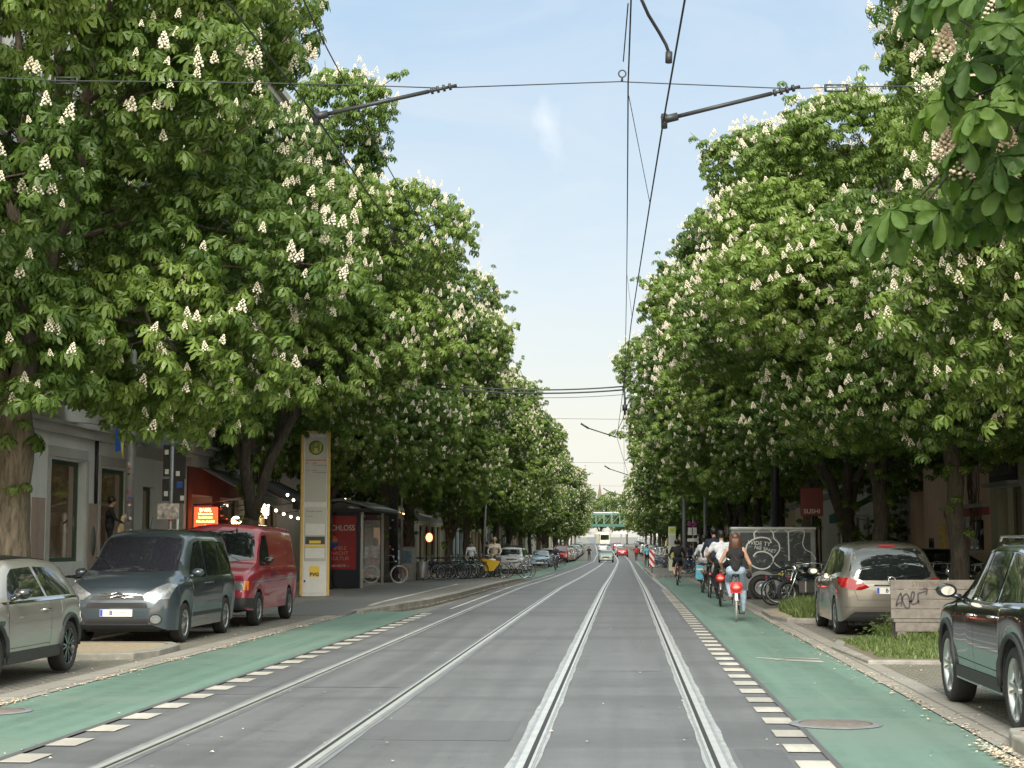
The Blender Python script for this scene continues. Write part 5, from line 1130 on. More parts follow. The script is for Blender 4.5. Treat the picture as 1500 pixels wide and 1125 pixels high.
# ================================================================ bicycles
WT = mat('tyre_wall', (.45, .43, .4), .6)
def make_bike(kind='city', framecol=(.03, .03, .035), whitewall=False, basket=False):
    t = empty('bicycle'); fm = mat('frame_paint', framecol, .3, coat=.6); r = .345
    for i, y in enumerate((-.52, .56)):
        w = empty('wheel', (0, y, r), 0, t); b = MB(); b.torus((0, 0, 0), r-.018, .019, 'x', 36, 8); b.build('tyre', WT if whitewall else M['rubber'], w)
        b = MB(); b.torus((0, 0, 0), r-.045, .011, 'x', 32, 6); b.tube([(-.045, 0, 0), (.045, 0, 0)], .018, 8)
        for k in range(18): a = 6.283*k/18; b.tube([(.03*(-1)**k, 0, 0), (0, (r-.04)*math.cos(a), (r-.04)*math.sin(a))], .0018, 3)
        b.build('rim', M['alu'], w)
    H = Vector((0, .36, .82)); BB = Vector((0, -.06, .3)); ST = Vector((0, -.2, .78)); RA = Vector((0, -.52, r)); FA = Vector((0, .56, r)); b = MB()
    b.tube([H, Vector((0, .40, .72)), BB], .018, 8)
    if kind == 'city': b.tube([H-Vector((0, -.02, .12)), Vector((0, .1, .45)), BB+Vector((0, -.03, .12))], .015, 8)
    else: b.tube([H, ST-Vector((0, -.01, .05))], .016, 8)
    b.tube([BB, ST], .017, 8)
    for s in (1, -1): b.tube([BB+Vector((s*.03, 0, 0)), RA+Vector((s*.06, 0, 0))], .01, 6); b.tube([ST-Vector((0, 0, .08)), RA+Vector((s*.06, 0, 0))], .008, 6); b.tube([H-Vector((s*-.03, -.03, .12)), Vector((s*.05, .46, .6)), FA+Vector((s*.05, 0, 0))], .012, 6)
    b.tube([H, H-Vector((0, -.03, .14))], .022, 8); b.build('frame', fm, t)
    b = MB(); b.tube([H, H+Vector((0, -.04, .2))], .013, 8); b.tube([(-.29, .2, 1.02), (-.27, .3, 1.03), (-.1, .34, 1.03), (0, .32, 1.02), (.1, .34, 1.03), (.27, .3, 1.03), (.29, .2, 1.02)], .011, 7); b.build('handlebar', M['alu'], t)
    b = MB(); b.tube([ST-Vector((0, 0, .02)), ST+Vector((0, -.03, .12))], .012, 6); sd = MB(); sd.ball((0, -.25, .93), (.085, .12, .035), 0, 12, 8); sd.ball((0, -.12, .93), (.03, .12, .025), 0, 10, 6); b.build('seat_post', M['alu'], t); sd.build('saddle', M['black'], t)
    b = MB(); b.torus((.05, -.06, .3), .085, .008, 'x', 20, 5); b.tube([(.06, -.06, .3), (.075, -.02, .14)], .01, 6); b.tube([(-.06, -.06, .3), (-.075, -.1, .46)], .01, 6); b.box(.06, .16, -.05, .03, .125, .145); b.box(-.16, -.06, -.14, -.06, .455, .475); b.build('crankset', M['darkmetal'], t)
    for nm, y in (('rear_mudguard', -.52), ('front_mudguard', .56)):
        b = MB(); a0, a1 = (.2, 2.9) if y < 0 else (.5, 2.6); vs = []
        for i in range(15):
            a = a0+(a1-a0)*i/14
            for x_, rr in ((-.028, r+.012), (0, r+.024), (.028, r+.012)): vs.append((x_, y+rr*math.cos(a), r+rr*math.sin(a)))
        fs = [(i*3+k, i*3+k+1, i*3+k+4, i*3+k+3) for i in range(14) for k in range(2)]; b.add(vs, fs, 0, True); b.build(nm, fm if kind != 'city' else M['white'] if whitewall else fm, t)
    b = MB(); b.box(-.07, .07, -.72, -.33, .735, .75)
    for s in (1, -1): b.tube([(s*.06, -.68, .74), (s*.065, -.52, r)], .005, 5); b.tube([(s*.07, -.33, .745), (s*.07, -.75, .745)], .007, 5)
    b.build('rack', M['darkmetal'], t); b = MB(); b.ball((0, -.74, .7), (.055, .02, .04), 0, 10, 6); b.build('tail_light', M['lensr'], t)
    b = MB(); b.ball((0, .42, .82), (.035, .04, .035), 0, 10, 6); b.build('front_lamp', M['chrome'], t)
    if basket:
        b = MB()
        for z in (.86, .93, 1.0, 1.07): q = [(.17, .42, z), (.17, .7, z), (-.17, .7, z), (-.17, .42, z), (.17, .42, z)]; b.tube(q, .005, 4)
        for i in range(7): x_ = -.17+.34*i/6; b.tube([(x_, .7, 1.07), (x_, .7, .86), (x_, .42, .86), (x_, .42, 1.07)], .003, 4)
        b.build('basket', M['darkmetal'], t)
    return t
BK = {}
def bike(key, x, y, rz, label, group=None, tilt=0, z=.11, **kw):
    if key not in BK: BK[key] = make_bike(**kw); t = BK[key]
    else: t = copy_tree(BK[key])
    t.location = (x+bx(y), y, zr(y)+z); t.rotation_euler = (0, tilt, rz); return tag(t, label, 'bicycle', group)
RIDE = 'cyclists riding away along the right cycle lane'
# woman in front
x, y = G(1081, 911); yb = y+.55
bk = bike('city_white', x, yb, R(-3), 'hire bicycle with glowing red rear box under the woman in jeans', RIDE, z=.012, kind='city', framecol=(.5, .5, .5), whitewall=True)
b = MB(); b.box(-.12, .12, -.80, -.72, .58, .8); b.ball((0, -.78, .69), (.13, .05, .11), 0, 12, 8); bx_ = b.build('rear_box', M['red'], bk); b = MB(); b.ball((0, -.835, .7), (.07, .012, .032), 0, 12, 6); b.build('lamp_lens', M['glow_red'], bx_)
J = riding(.1, .34, 2.3); J['elbowR'] = (.3, -.08, 1.16); J['wristR'] = (.31, .1, .98); J['elbowL'] = (-.31, -.02, 1.2); J['wristL'] = (-.27, .2, 1.05); J['ankleR'] = (.15, .02, .2); J['kneeR'] = (.16, .16, .62)
pw = person('woman with long auburn hair, black vest top and light jeans cycling away from us', (x, yb, .012), R(-3), J, dict(torso=CL['black'], hip=CL['denim'], thigh=CL['denim'], shin=CL['denim'], foot=SHOEB, legloose=1.25), 'brown', 'long', 1.0, .010, RIDE, fem=True)
b = MB(); b.tube([(-.13, -.12, 1.47), (-.02, -.25, 1.3), (.12, -.27, 1.12), (.2, -.2, 1.0)], .009, 5); b.tube([(-.13, -.12, 1.47), (-.05, .06, 1.35), (.15, 0, 1.08), (.2, -.2, 1.0)], .009, 5); b.build('strap', M['black'], pw)
bg_ = tag(bpy.data.objects.new('shoulder_bag', None), 'small black shoulder bag at the hip of the woman cyclist', 'bag'); COL.objects.link(bg_); bg_.location = (x+.27, yb-.08, .012)
b = MB(); b.ball((0, 0, .93), (.06, .11, .08), 0, 12, 8); b.build('pouch', CL['black'], bg_, fix=True)
# man in the white T-shirt
x, y = G(1057, 889); yb = y+.6
bk = bike('hire', x, yb, R(-2), 'hire bicycle with glowing red rear box under the man in the white shirt', RIDE, z=.012, kind='city', framecol=(.12, .12, .12))
b = MB(); b.ball((0, -.78, .72), (.13, .06, .11), 0, 12, 8); bx_ = b.build('rear_box', M['red'], bk); b = MB(); b.ball((0, -.845, .72), (.075, .012, .032), 0, 12, 6); b.build('lamp_lens', M['glow_red'], bx_)
J = riding(.16, .36, .4); J['elbowL'] = (-.36, .0, 1.2)
person('broad man in a loose white T-shirt cycling between the woman and the man in dark', (x+.05, yb, .012), R(-2), J, dict(torso=CL['white'], shoulder=CL['white'], upperarm=CL['white'], lowsleeve=None, hip=CL['black'], thigh=CL['black'], shin=CL['black'], foot=SHOE, loose=1.35, legloose=1.3), 'dark', 'short', 1.06, .013, RIDE)
# dark-clothed man just ahead, tall
x, y = G(1046, 876); yb = y+.7
bike('black_city', x-.1, yb, 0, 'black bicycle ridden by the tall man in dark clothes', RIDE, z=.0, kind='city', framecol=(.015, .015, .015))
person('tall man in dark clothes cycling just ahead of the white T-shirt', (x+.05, yb, .0), 0, riding(.1, .38, 1.2), dict(torso=CL['navy'], shoulder=CL['navy'], upperarm=CL['navy'], forearm=CL['navy'], hip=CL['black'], thigh=CL['black'], shin=CL['black'], foot=SHOE), 'dark', 'short', 1.14, .015, RIDE)
# fourth: pale trousers with turquoise bag
x, y = G(1036, 868); yb = y+.6
bike('black_city', x-.12, yb, 0, 'bicycle with a turquoise pannier, furthest of the tight group', RIDE, z=-.02)
person('cyclist in white top and pale trousers with a turquoise bag', (x-.05, yb, -.02), 0, riding(.14, .36, 2.9), dict(torso=CL['white'], shoulder=CL['white'], upperarm=CL['white'], forearm=CL['black'], hip=CL['lilac'], thigh=CL['lilac'], shin=CL['lilac'], foot=SHOE, legloose=1.2), 'dark', 'bob', 1.04, .016, RIDE, fem=True)
t = thing('pannier_bag', 'turquoise pannier bag hanging beside the fourth cyclist', 'bag', (x-.22, yb-.55, .0)); b = MB(); b.prism([(-.16, .42), (.1, .4), (.13, .86), (-.13, .9)], -.09, .09, 'y'); b.build('bag_body', CL['teal'], t, bevel=.03); b = MB(); b.box(-.12, .1, -.1, -.092, .72, .78); b.build('flap_band', M['white'], t)
# lone dark cyclist further ahead
x, y = G(993, 856); yb = y+.5; zz = zr(yb)
bike('black_city', x, yb, 0, 'black bicycle of the lone cyclist ahead in the green lane', RIDE, z=.01)
pl = person('lone cyclist in black jacket and rucksack ahead in the green lane', (x, yb, zz+.01), 0, riding(.16, .36, 1.8), dict(torso=CL['black'], shoulder=CL['black'], upperarm=CL['black'], forearm=CL['black'], hip=CL['black'], thigh=CL['black'], shin=None, foot=SHOE, loose=1.2), 'dark', 'bob', 1.0, .017, RIDE)
b = MB(); b.ball((0, -.29, 1.32), (.15, .09, .22), 0, 12, 8); tag(b.build('rucksack', CL['black'], None, (x, yb, zz)), 'black rucksack on the back of the lone cyclist', 'rucksack')
# left side: cyclist coming in the lane, cargo bike with child and father
x, y = -4.9, 117.0
bike('black_city', x, y, R(180), 'bicycle coming towards us along the left kerb beyond the platform', 'oncoming cyclists', z=.01)
person('cyclist in dark jacket and jeans coming towards us along the left kerb', (x, y, zr(y)+.01), R(180), riding(.14, .36, .8), dict(torso=CL['navy'], shoulder=CL['navy'], upperarm=CL['navy'], forearm=CL['navy'], hip=CL['darkdenim'], thigh=CL['darkdenim'], shin=CL['darkdenim'], foot=SHOE), 'dark', 'short', 1.0, .02)
x, y = G(722, 836, .0); y = 77.5; x = P(722, 830, y)[0]; zz = zr(y)+.12
t = thing('cargo_bicycle', 'cargo bicycle with yellow-fronted child box at the end of the platform', 'cargo bicycle', (x, y, zz), R(180))
for s in (1, -1):
    w = empty('wheel', (s*.42, .62, .28), 0, t); b = MB(); b.torus((0, 0, 0), .26, .022, 'x', 28, 6); b.build('tyre', M['rubber'], w); b = MB(); b.torus((0, 0, 0), .235, .01, 'x', 24, 5)
    for k in range(10): a = .628*k; b.tube([(0, 0, 0), (0, .235*math.cos(a), .235*math.sin(a))], .002, 3)
    b.build('rim', M['alu'], w)
w = empty('wheel', (0, -.95, .33), 0, t); b = MB(); b.torus((0, 0, 0), .31, .022, 'x', 28, 6); b.build('tyre', M['rubber'], w)
b = MB(); b.add([(-.3, .15, .35), (.3, .15, .35), (.3, .85, .35), (-.3, .85, .35), (-.4, .05, .95), (.4, .05, .95), (.42, 1.0, .9), (-.42, 1.0, .9)], [(0, 3, 2, 1), (0, 1, 5, 4), (1, 2, 6, 5), (3, 0, 4, 7)], 0); b.build('box_sides', M['black'], t)
b = MB(); b.add([(-.1, .862, .35), (.31, .862, .35), (.43, 1.012, .92), (-.43, 1.012, .78), (-.1, .85, .33), (.3, .85, .33), (.43, 1.0, .9), (-.43, 1.0, .76)], [(0, 1, 2, 3), (4, 7, 6, 5), (0, 4, 5, 1), (1, 5, 6, 2), (2, 6, 7, 3), (3, 7, 4, 0)]); b.build('front_panel', M['yellow'], t)
b = MB(); b.tube([(0, .1, .4), (0, -.4, .38), (0, -.95, .33)], .025, 6); b.tube([(0, -.4, .38), (0, -.5, .9)], .018, 6); b.tube([(0, .0, .4), (0, -.1, 1.05)], .016, 6); b.tube([(-.32, -.2, 1.1), (0, -.1, 1.05), (.32, -.2, 1.1)], .012, 6); b.ball((0, -.55, .93), (.09, .13, .04)); b.build('frame', M['darkmetal'], t)
J = riding(.08, .4, 1.0); person('man in a cream shirt steering the cargo bicycle', (x+.05, y+.35, zz), R(180), J, dict(torso=CL['cream'], shoulder=CL['cream'], upperarm=CL['cream'], forearm=CL['cream'], hip=CL['grey'], thigh=CL['grey'], shin=CL['grey'], foot=SHOE, loose=1.2), 'fair', 'short', 1.05, .018)
J = JJ(pelvis=(0, 0, .18), chest=(0, .02, .5), neck=(0, .03, .68), head=(0, .05, .84), elbowR=(.26, .1, .34), wristR=(.2, .3, .32), elbowL=(-.26, .1, .34), wristL=(-.2, .3, .32), kneeR=(.1, .35, .3), kneeL=(-.1, .35, .3), ankleR=(.1, .4, -.05), ankleL=(-.1, .4, -.05))
person('child in a white shirt sitting in the cargo bicycle box', (x, y-.45, zz+.42), R(180), J, dict(torso=CL['white'], shoulder=CL['white'], upperarm=CL['white'], hip=CL['grey'], thigh=CL['grey'], shin=CL['grey'], foot=SHOE), 'fair', 'bob', .72, .016)
# pedestrians near the shelter
def stand(label, u, v, Y, rz, wear, hair, hl, sc=1.0, h=.13, fem=False, J=None, grp='people on the left pavement'):
    x = P(u, v, Y)[0]; return person(label, (x, Y, zr(Y)+h), rz, J or standing(), wear, hair, hl, sc, .02, grp, fem=fem)
J = standing(.9, .9); J['chest'] = (0, .16, 1.26); J['neck'] = (0, .24, 1.4); J['head'] = (0, .32, 1.53); J['elbowR'] = (.26, .34, 1.05); J['wristR'] = (.2, .5, .95); J['elbowL'] = (-.26, .34, 1.05); J['wristL'] = (-.2, .5, .95)
stand('man in a dark top bending over a pushchair beside the shelter trunk', 527, 850, 63.0, R(100), dict(torso=CL['black'], shoulder=CL['black'], upperarm=CL['black'], hip=CL['darkdenim'], thigh=CL['darkdenim'], shin=CL['darkdenim'], foot=SHOE), 'dark', 'short', 1.0, J=J)
t = thing('pushchair', 'small dark pushchair below the bending man beside the shelter trunk', 'pushchair', (P(516, 850, 62.6)[0], 62.6, zr(62.6)+.13), R(80))
b = MB(); b.tube([(-.2, -.45, 1.0), (-.2, .3, .25), (-.2, .42, .1)], .014, 6); b.tube([(.2, -.45, 1.0), (.2, .3, .25), (.2, .42, .1)], .014, 6); b.tube([(-.2, -.45, 1.0), (.2, -.45, 1.0)], .016, 6); b.tube([(-.2, .1, .5), (-.24, -.35, .1)], .012, 5); b.tube([(.2, .1, .5), (.24, -.35, .1)], .012, 5); b.build('frame', M['alu'], t)
b = MB(); b.prism([(-.25, .85), (-.3, .5), (.0, .38), (.3, .4), (.3, .48), (.05, .5)], -.18, .18, 'x'); b.build('seat', CL['grey'], t, bevel=.02); b = MB(); b.lathe([(.26, -.18), (.26, .18)], (0, -.1, .72), 'x', 12, a0=.5, a1=2.6); b.build('hood', CL['navy'], t)
for x_ in (-.24, .24):
    for y_ in (-.35, .42): b = MB(); b.torus((x_, y_, .1), .08, .02, 'x', 16, 6); b.build('wheel', M['rubber'], t)
stand('woman in white top and red skirt standing right of the shelter trunk', 549, 845, 66.0, R(20), dict(torso=CL['white'], hip=CL['red'], thigh=CL['red'], shin=None, foot=SHOE, legloose=1.5), 'dark', 'long', 1.0, fem=True)
stand('woman in a cream top standing left of the dark post', 566, 845, 70.0, R(200), dict(torso=CL['cream'], shoulder=CL['cream'], upperarm=CL['cream'], hip=CL['black'], thigh=CL['black'], shin=CL['black'], foot=SHOE), 'dark', 'long', 1.0, fem=True, J=standing(1, 0))
stand('person in dark clothes waiting inside the bus shelter', 513, 850, 59.0, R(170), dict(torso=CL['black'], shoulder=CL['black'], upperarm=CL['black'], forearm=CL['black'], hip=CL['grey'], thigh=CL['grey'], shin=CL['grey'], foot=SHOE), 'dark', 'short')
stand('person in bright green top standing behind the shelter', 520, 840, 71, R(200), dict(torso=CL['green'], shoulder=CL['green'], upperarm=CL['green'], hip=CL['black'], thigh=CL['black'], shin=CL['black'], foot=SHOE), 'dark', 'short')
stand('person in a pale shirt standing among the parked bicycles', 690, 838, 84, R(190), dict(torso=CL['white'], shoulder=CL['white'], upperarm=CL['white'], hip=CL['black'], thigh=CL['black'], shin=CL['black'], foot=SHOE), 'dark', 'short')
stand('person in black leaning at the bicycles near the grey signpost', 712, 838, 82, R(150), dict(torso=CL['black'], shoulder=CL['black'], upperarm=CL['black'], hip=CL['black'], thigh=CL['black'], shin=CL['black'], foot=SHOE), 'dark', 'short')
stand('far pedestrian in a red top on the right beyond the stop island', 932, 812, 190, R(10), dict(torso=CL['red'], shoulder=CL['red'], upperarm=CL['red'], hip=CL['black'], thigh=CL['black'], shin=CL['black'], foot=SHOE), 'dark', 'short', J=standing(0, 0, .2), grp='far pedestrians')
stand('far pedestrian in black on the left kerb beyond the oncoming cyclist', 863, 815, 190, R(180), dict(torso=CL['black'], shoulder=CL['black'], upperarm=CL['black'], hip=CL['black'], thigh=CL['black'], shin=CL['black'], foot=SHOE), 'dark', 'short', J=standing(0, 0, .2), grp='far pedestrians')
for i, (u, Y, cl_) in enumerate(((1001, 104, 'grey'), (1012, 106, 'navy'), (1024, 103, 'cream'), (948, 132, 'teal'), (1005, 112, 'white'))):
    stand('%s-clothed person waiting near the right stop, %s from the left' % ({'grey': 'grey', 'navy': 'dark', 'cream': 'cream', 'teal': 'blue', 'white': 'white'}[cl_], {948: 'first', 1001: 'second', 1005: 'third', 1012: 'fourth', 1024: 'fifth'}[u]), u, 830, Y, R(180), dict(torso=CL[cl_], shoulder=CL[cl_], upperarm=CL[cl_], hip=CL['black'], thigh=CL['black'], shin=CL['black'], foot=SHOE), 'dark', 'short', grp='people near the right stop')

# parked bicycles
PB = 'bicycles parked along the left pavement'
x = P(563, 853, 61)[0]; bike('roadster', x, 61, R(-68), 'black bicycle with pale tyres leaning between trunk and dark post', PB, R(4), .13, kind='diamond', framecol=(.01, .01, .012), whitewall=True)
rk = random.Random(4); fc = ['black_city', 'diamond_blue', 'basket_green', 'diamond_black', 'basket_black']
kw = dict(diamond_blue=dict(kind='diamond', framecol=(.03, .06, .14)), basket_green=dict(kind='city', framecol=(.12, .3, .2), basket=True), diamond_black=dict(kind='diamond', framecol=(.02, .02, .02)), basket_black=dict(kind='city', framecol=(.02, .02, .02), basket=True))
desc = dict(black_city='black city bicycle', diamond_blue='dark blue bicycle', basket_green='pale green bicycle with basket', diamond_black='black crossbar bicycle', basket_black='black bicycle with front basket')
us = [622, 632, 641, 650, 658, 664, 671, 677, 684, 690, 696, 702, 709, 716]
for i, u in enumerate(us):
    Y = 69.5+i*.75; k = fc[(i*2+1) % 5]; bike(k, P(u, 840, Y)[0], Y, R(rk.choice([-60, -75, -100, 115, 60])+rk.uniform(-10, 10)), '%s, %s from the left in the jumble before the red cafe' % (desc[k], ORD[i]), PB, R(rk.uniform(-7, 7)), .13, **kw.get(k, {}))
for i, (u, Y) in enumerate(((752, 80.5), (758, 81.5), (806, 128), (812, 131))):
    bike('diamond_black', P(u, 835, Y)[0], Y, R(rk.uniform(-100, -40)), 'dark bicycle by the end of the left platform, %s from the left' % ORD[i], PB, R(rk.uniform(-7, 7)), .05)
bike('black_city', -9.6, 27.6, R(75), 'dark bicycle whose handlebar shows left of the leisure van', PB, R(5), .11)
RB = 'bicycles parked on the right pavement'
for i, (u, Y) in enumerate(((1362, 38.5), (1372, 39.4), (1383, 40.3), (1412, 37.6), (1420, 38.6), (1432, 39.6), (1445, 37.2))):
    k = fc[(i*3) % 5]; bike(k, P(u, 850, Y)[0]+.1, Y, R(rk.choice([70, 85, -80])+rk.uniform(-12, 12)), '%s by the right poster wall, %s from the left' % (desc[k], ORD[i]), RB, R(rk.uniform(-7, 7)), .11, **kw.get(k, {}))
for i, (u, Y) in enumerate(((1160, 41.6), (1172, 42.4), (1186, 41.4), (1198, 42.6))):
    k = fc[(i*3+1) % 5]; bike(k, P(u, 872, Y)[0], Y, R((-70, 75, -55, 80)[i]), '%s in the clump right of the trailer, %s from the left' % (desc[k], ORD[i]), 'bicycles beside the trailer', R((8, -6, 5, -9)[i]), .06, **kw.get(k, {}))
for i, (u, Y) in enumerate(((1008, 94), (1016, 95), (1024, 96), (960, 128), (966, 130), (972, 129))):
    bike('diamond_blue', P(u, 850, Y)[0], Y, R((-80, 60, 100, 70, -60, 80)[i]), 'bicycle parked near the right stop, %s from the left' % {960: 'first', 966: 'second', 972: 'third', 1008: 'fourth', 1016: 'fifth', 1024: 'sixth'}[u], 'bicycles near the right stop', R(5), .1)
t = thing('handlebar_scooter', 'e-scooter with teal stem standing between small car and leisure van', 'e-scooter', (P(85, 850, 28.5)[0], 28.5, .11), R(70))
b = MB(); b.tube([(0, .45, .12), (0, .32, 1.12)], .028, 10); b.build('stem', mat('teal_paint', (.05, .3, .2), .4), t); b = MB(); b.tube([(-.24, .32, 1.13), (.24, .32, 1.13)], .016, 8); b.ball((0, .3, 1.14), (.04, .04, .03)); b.build('handlebar', M['black'], t)
b = MB(); b.box(-.08, .08, -.35, .4, .09, .14); b.build('deck', M['black'], t)
for y_ in (-.45, .5): b = MB(); b.torus((0, y_, .11), .085, .025, 'x', 20, 8); b.build('wheel', M['rubber'], t)
# light motorcycle beyond the open tailgate car
def motorcycle(x, y, rz, label, z=.02, s=1):
    t = thing('motorcycle', label, 'motorcycle', (x, y, zr(y)+z), rz); t.scale = (s,)*3
    for yy in (-.65, .7):
        w = empty('wheel', (0, yy, .31), 0, t); b = MB(); b.torus((0, 0, 0), .26, .055, 'x', 28, 8); b.build('tyre', M['rubber'], w); b = MB(); b.torus((0, 0, 0), .2, .02, 'x', 24, 6)
        for k in range(8): a = .785*k; b.tube([(0, 0, 0), (0, .2*math.cos(a), .2*math.sin(a))], .008, 4)
        b.build('rim', M['alu'], w)
    b = MB(); b.ball((0, .12, .78), (.15, .28, .13)); b.build('tank', M['blackgloss'], t); b = MB(); b.ball((0, -.35, .76), (.13, .36, .07)); b.build('saddle', M['black'], t); b = MB(); b.box(-.14, .14, -.15, .3, .3, .6); b.tube([(.12, .2, .35), (.14, -.2, .3), (.16, -.75, .36)], .045, 8); b.build('engine', M['alu'], t, bevel=.03)
    b = MB()
    for s_ in (1, -1): b.tube([(s_*.07, .7, .31), (s_*.08, .42, .92)], .022, 7); b.tube([(s_*.06, -.65, .31), (s_*.08, -.2, .4)], .02, 6)
    b.tube([(-.36, .3, 1.02), (-.1, .4, .98), (.1, .4, .98), (.36, .3, 1.02)], .014, 7); b.build('fork', M['chrome'], t); b = MB(); b.ball((0, .5, .88), (.09, .07, .09)); b.build('headlamp', M['chrome'], t)
    for s_ in (1, -1): b = MB(); b.tube([(s_*.28, .32, 1.02), (s_*.33, .34, 1.16)], .006, 4); b.ball((s_*.34, .34, 1.18), (.06, .02, .035)); b.build('mirror', M['black'], t)
    return t
motorcycle(P(1190, 872, 40.6)[0], 40.6, R(118), 'motorcycle with silver fork leaning among the grass beside the trailer', .1)
motorcycle(-6.9, 114.0, R(200), 'motorcycle parked on the left beyond the open tailgate')
motorcycle(P(1425, 850, 36.2)[0], 36.2, R(80), 'dark motorcycle on the right pavement under the poster window', .11)
# ================================================================ furniture of the street
def pole(name, x, y, r, h, label, m='galv', cat='pole', taper=.8, group=None, z=.11):
    t = thing(name, label, cat, (x+bx(y), y, zr(y)+z), 0, group); b = MB(); b.tube([(0, 0, 0), (0, 0, h*.5), (0, 0, h)], [r, r*(1+taper)/2, r*taper], 12); b.build('post', M[m], t)
    b = MB(); b.lathe([(r*1.7, 0), (r*1.6, .12), (r*1.02, .16)], n=14); b.build('base', M[m], t); return t
def stickers(t, r, z0, z1, n, seed=1, face=-1):
    rr = random.Random(seed); cols = [M['white'], M['black'], M['red'], M['white'], M['blue'], M['cream']]
    for i in range(n):
        z = rr.uniform(z0, z1); a = -math.pi/2+rr.uniform(-.7, .7); w = rr.uniform(.04, .09)/r*.5; h = rr.uniform(.03, .07); b = MB(); vs = []
        for k in range(5): aa = a-w+2*w*k/4; vs += [(math.cos(aa)*(r+.002+i*.0004), math.sin(aa)*(r+.002+i*.0004), z), (math.cos(aa)*(r+.002+i*.0004), math.sin(aa)*(r+.002+i*.0004), z+h)]
        b.add(vs, [(2*k, 2*k+2, 2*k+3, 2*k+1) for k in range(4)]); b.build('sticker', cols[i % 6], t, fix=False)
# --- tall stop pillar
Y = 45.5; px = (P(438, 860, Y)[0]+P(487, 860, Y)[0])/2
st = thing('stop_pillar', 'tall white and yellow tram stop pillar with round green H sign', 'stop pillar', (px-.05, Y, zr(Y)+.13), R(14)); W, D, HH = .37, .24, 4.55
b = MB(); b.box(-W, W, -D, D, 0, HH); b.build('casing', M['white'], st, bevel=.03)
b = MB()
for x_ in (-W, W):
    for y_ in (-D, D): b.box(x_-.035, x_+.035, y_-.035, y_+.035, .03, HH+.02)
b.box(-W, W, -D-.02, D+.02, HH, HH+.05); b.build('corner_frame', M['steleyellow'], st)
b = MB(); b.box(-W+.07, W-.07, -D-.012, -D, 2.62, HH-.12); b.build('upper_panel', mat('panelgrey', (.33, .34, .3), .35, var=.05), st)
b = MB(); b.box(-W+.07, W-.07, -D-.012, -D, .98, 2.48); b.build('timetable_panel', mat('panelgrey2', (.36, .37, .33), .3, var=.05), st)
b = MB(); b.box(-W+.06, W-.06, -D-.015, -D, .1, .86); d_ = b.build('service_door', M['white'], st, bevel=.01); b = MB(); b.box(-W+.07, -W+.12, -D-.03, -D-.012, .4, .46); b.build('lock', M['darkmetal'], d_)
b = MB(); b.lathe([(0, -.02), (.2, -.02), (.2, 0)], (0, -D-.012, HH-.42), 'y', 32); hs = b.build('round_sign', mat('hgreen', (.04, .12, .02), .4), st)
b = MB(); b.lathe([(0, -.025), (.165, -.025), (.165, 0)], (0, -D-.012, HH-.42), 'y', 32); b.build('sign_disc', mat('hyellow', (.55, .5, .08), .4), hs)
text('letter_h', 'H', .3, mat('hgreen2', (.04, .12, .02), .4), hs, (0, -D-.042, HH-.42), (R(90), 0, 0), bold=.012)
b = MB(); b.box(-W+.08, W-.08, -D-.016, -D-.01, HH-.78, HH-.755); b.build('red_line', M['red'], st)
for z_, a_, c_ in ((HH-.86, 'M1', 'Mitte'), (HH-1.06, 'M12', 'Mitte')):
    text('line_number', a_, .06, M['black'], st, (-W+.09, -D-.014, z_), (R(90), 0, 0), 'LEFT', .001); text('destination', c_+'\nAm Kupfergraben', .055, M['black'], st, (-W+.28, -D-.014, z_-.02), (R(90), 0, 0), 'LEFT', .001)
text('stop_name', 'Schwedter Straße', .06, M['black'], st, (-W+.12, -D-.014, 2.36), (R(90), 0, 0), 'LEFT', .001); text('direction', 'Richtung', .05, M['black'], st, (-W+.12, -D-.014, 2.22), (R(90), 0, 0), 'LEFT', .001)
for z0, z1, m_ in ((1.7, 2.02, M['white']), (1.06, 1.34, M['white']), (1.37, 1.43, M['yellow']), (1.45, 1.66, M['darkmetal'])):
    b = MB(); b.box(-W+.1, W-.1, -D-.018, -D-.012, z0, z1); b.build('notice', m_, st)
b = MB(); b.box(-.16, .16, -D-.024, -D-.017, 1.47, 1.55); b.build('notice_band', M['yellow'], st)
b = MB(); b.box(-.15, .13, -D-.022, -D-.016, .55, .84); q = b.build('operator_plate', M['yellow'], st); text('operator_letters', 'BVG', .13, M['black'], q, (-.01, -D-.024, .61), (R(90), 0, 0), bold=.006)
b = MB(); b.box(W, W+.015, -D+.05, D-.05, .98, 2.48); b.box(W, W+.015, -D+.05, D-.05, 2.6, 4.4); b.build('side_panel', mat('sidepanel', (.7, .6, .4), .15, coat=.6), st)
# --- bus shelter
Y = 54.0; sx = P(500, 850, Y)[0]
sh = thing('tram_shelter', 'dark tram shelter with red poster panel beside the stop pillar', 'shelter', (sx, Y, zr(Y)+.13), 0)
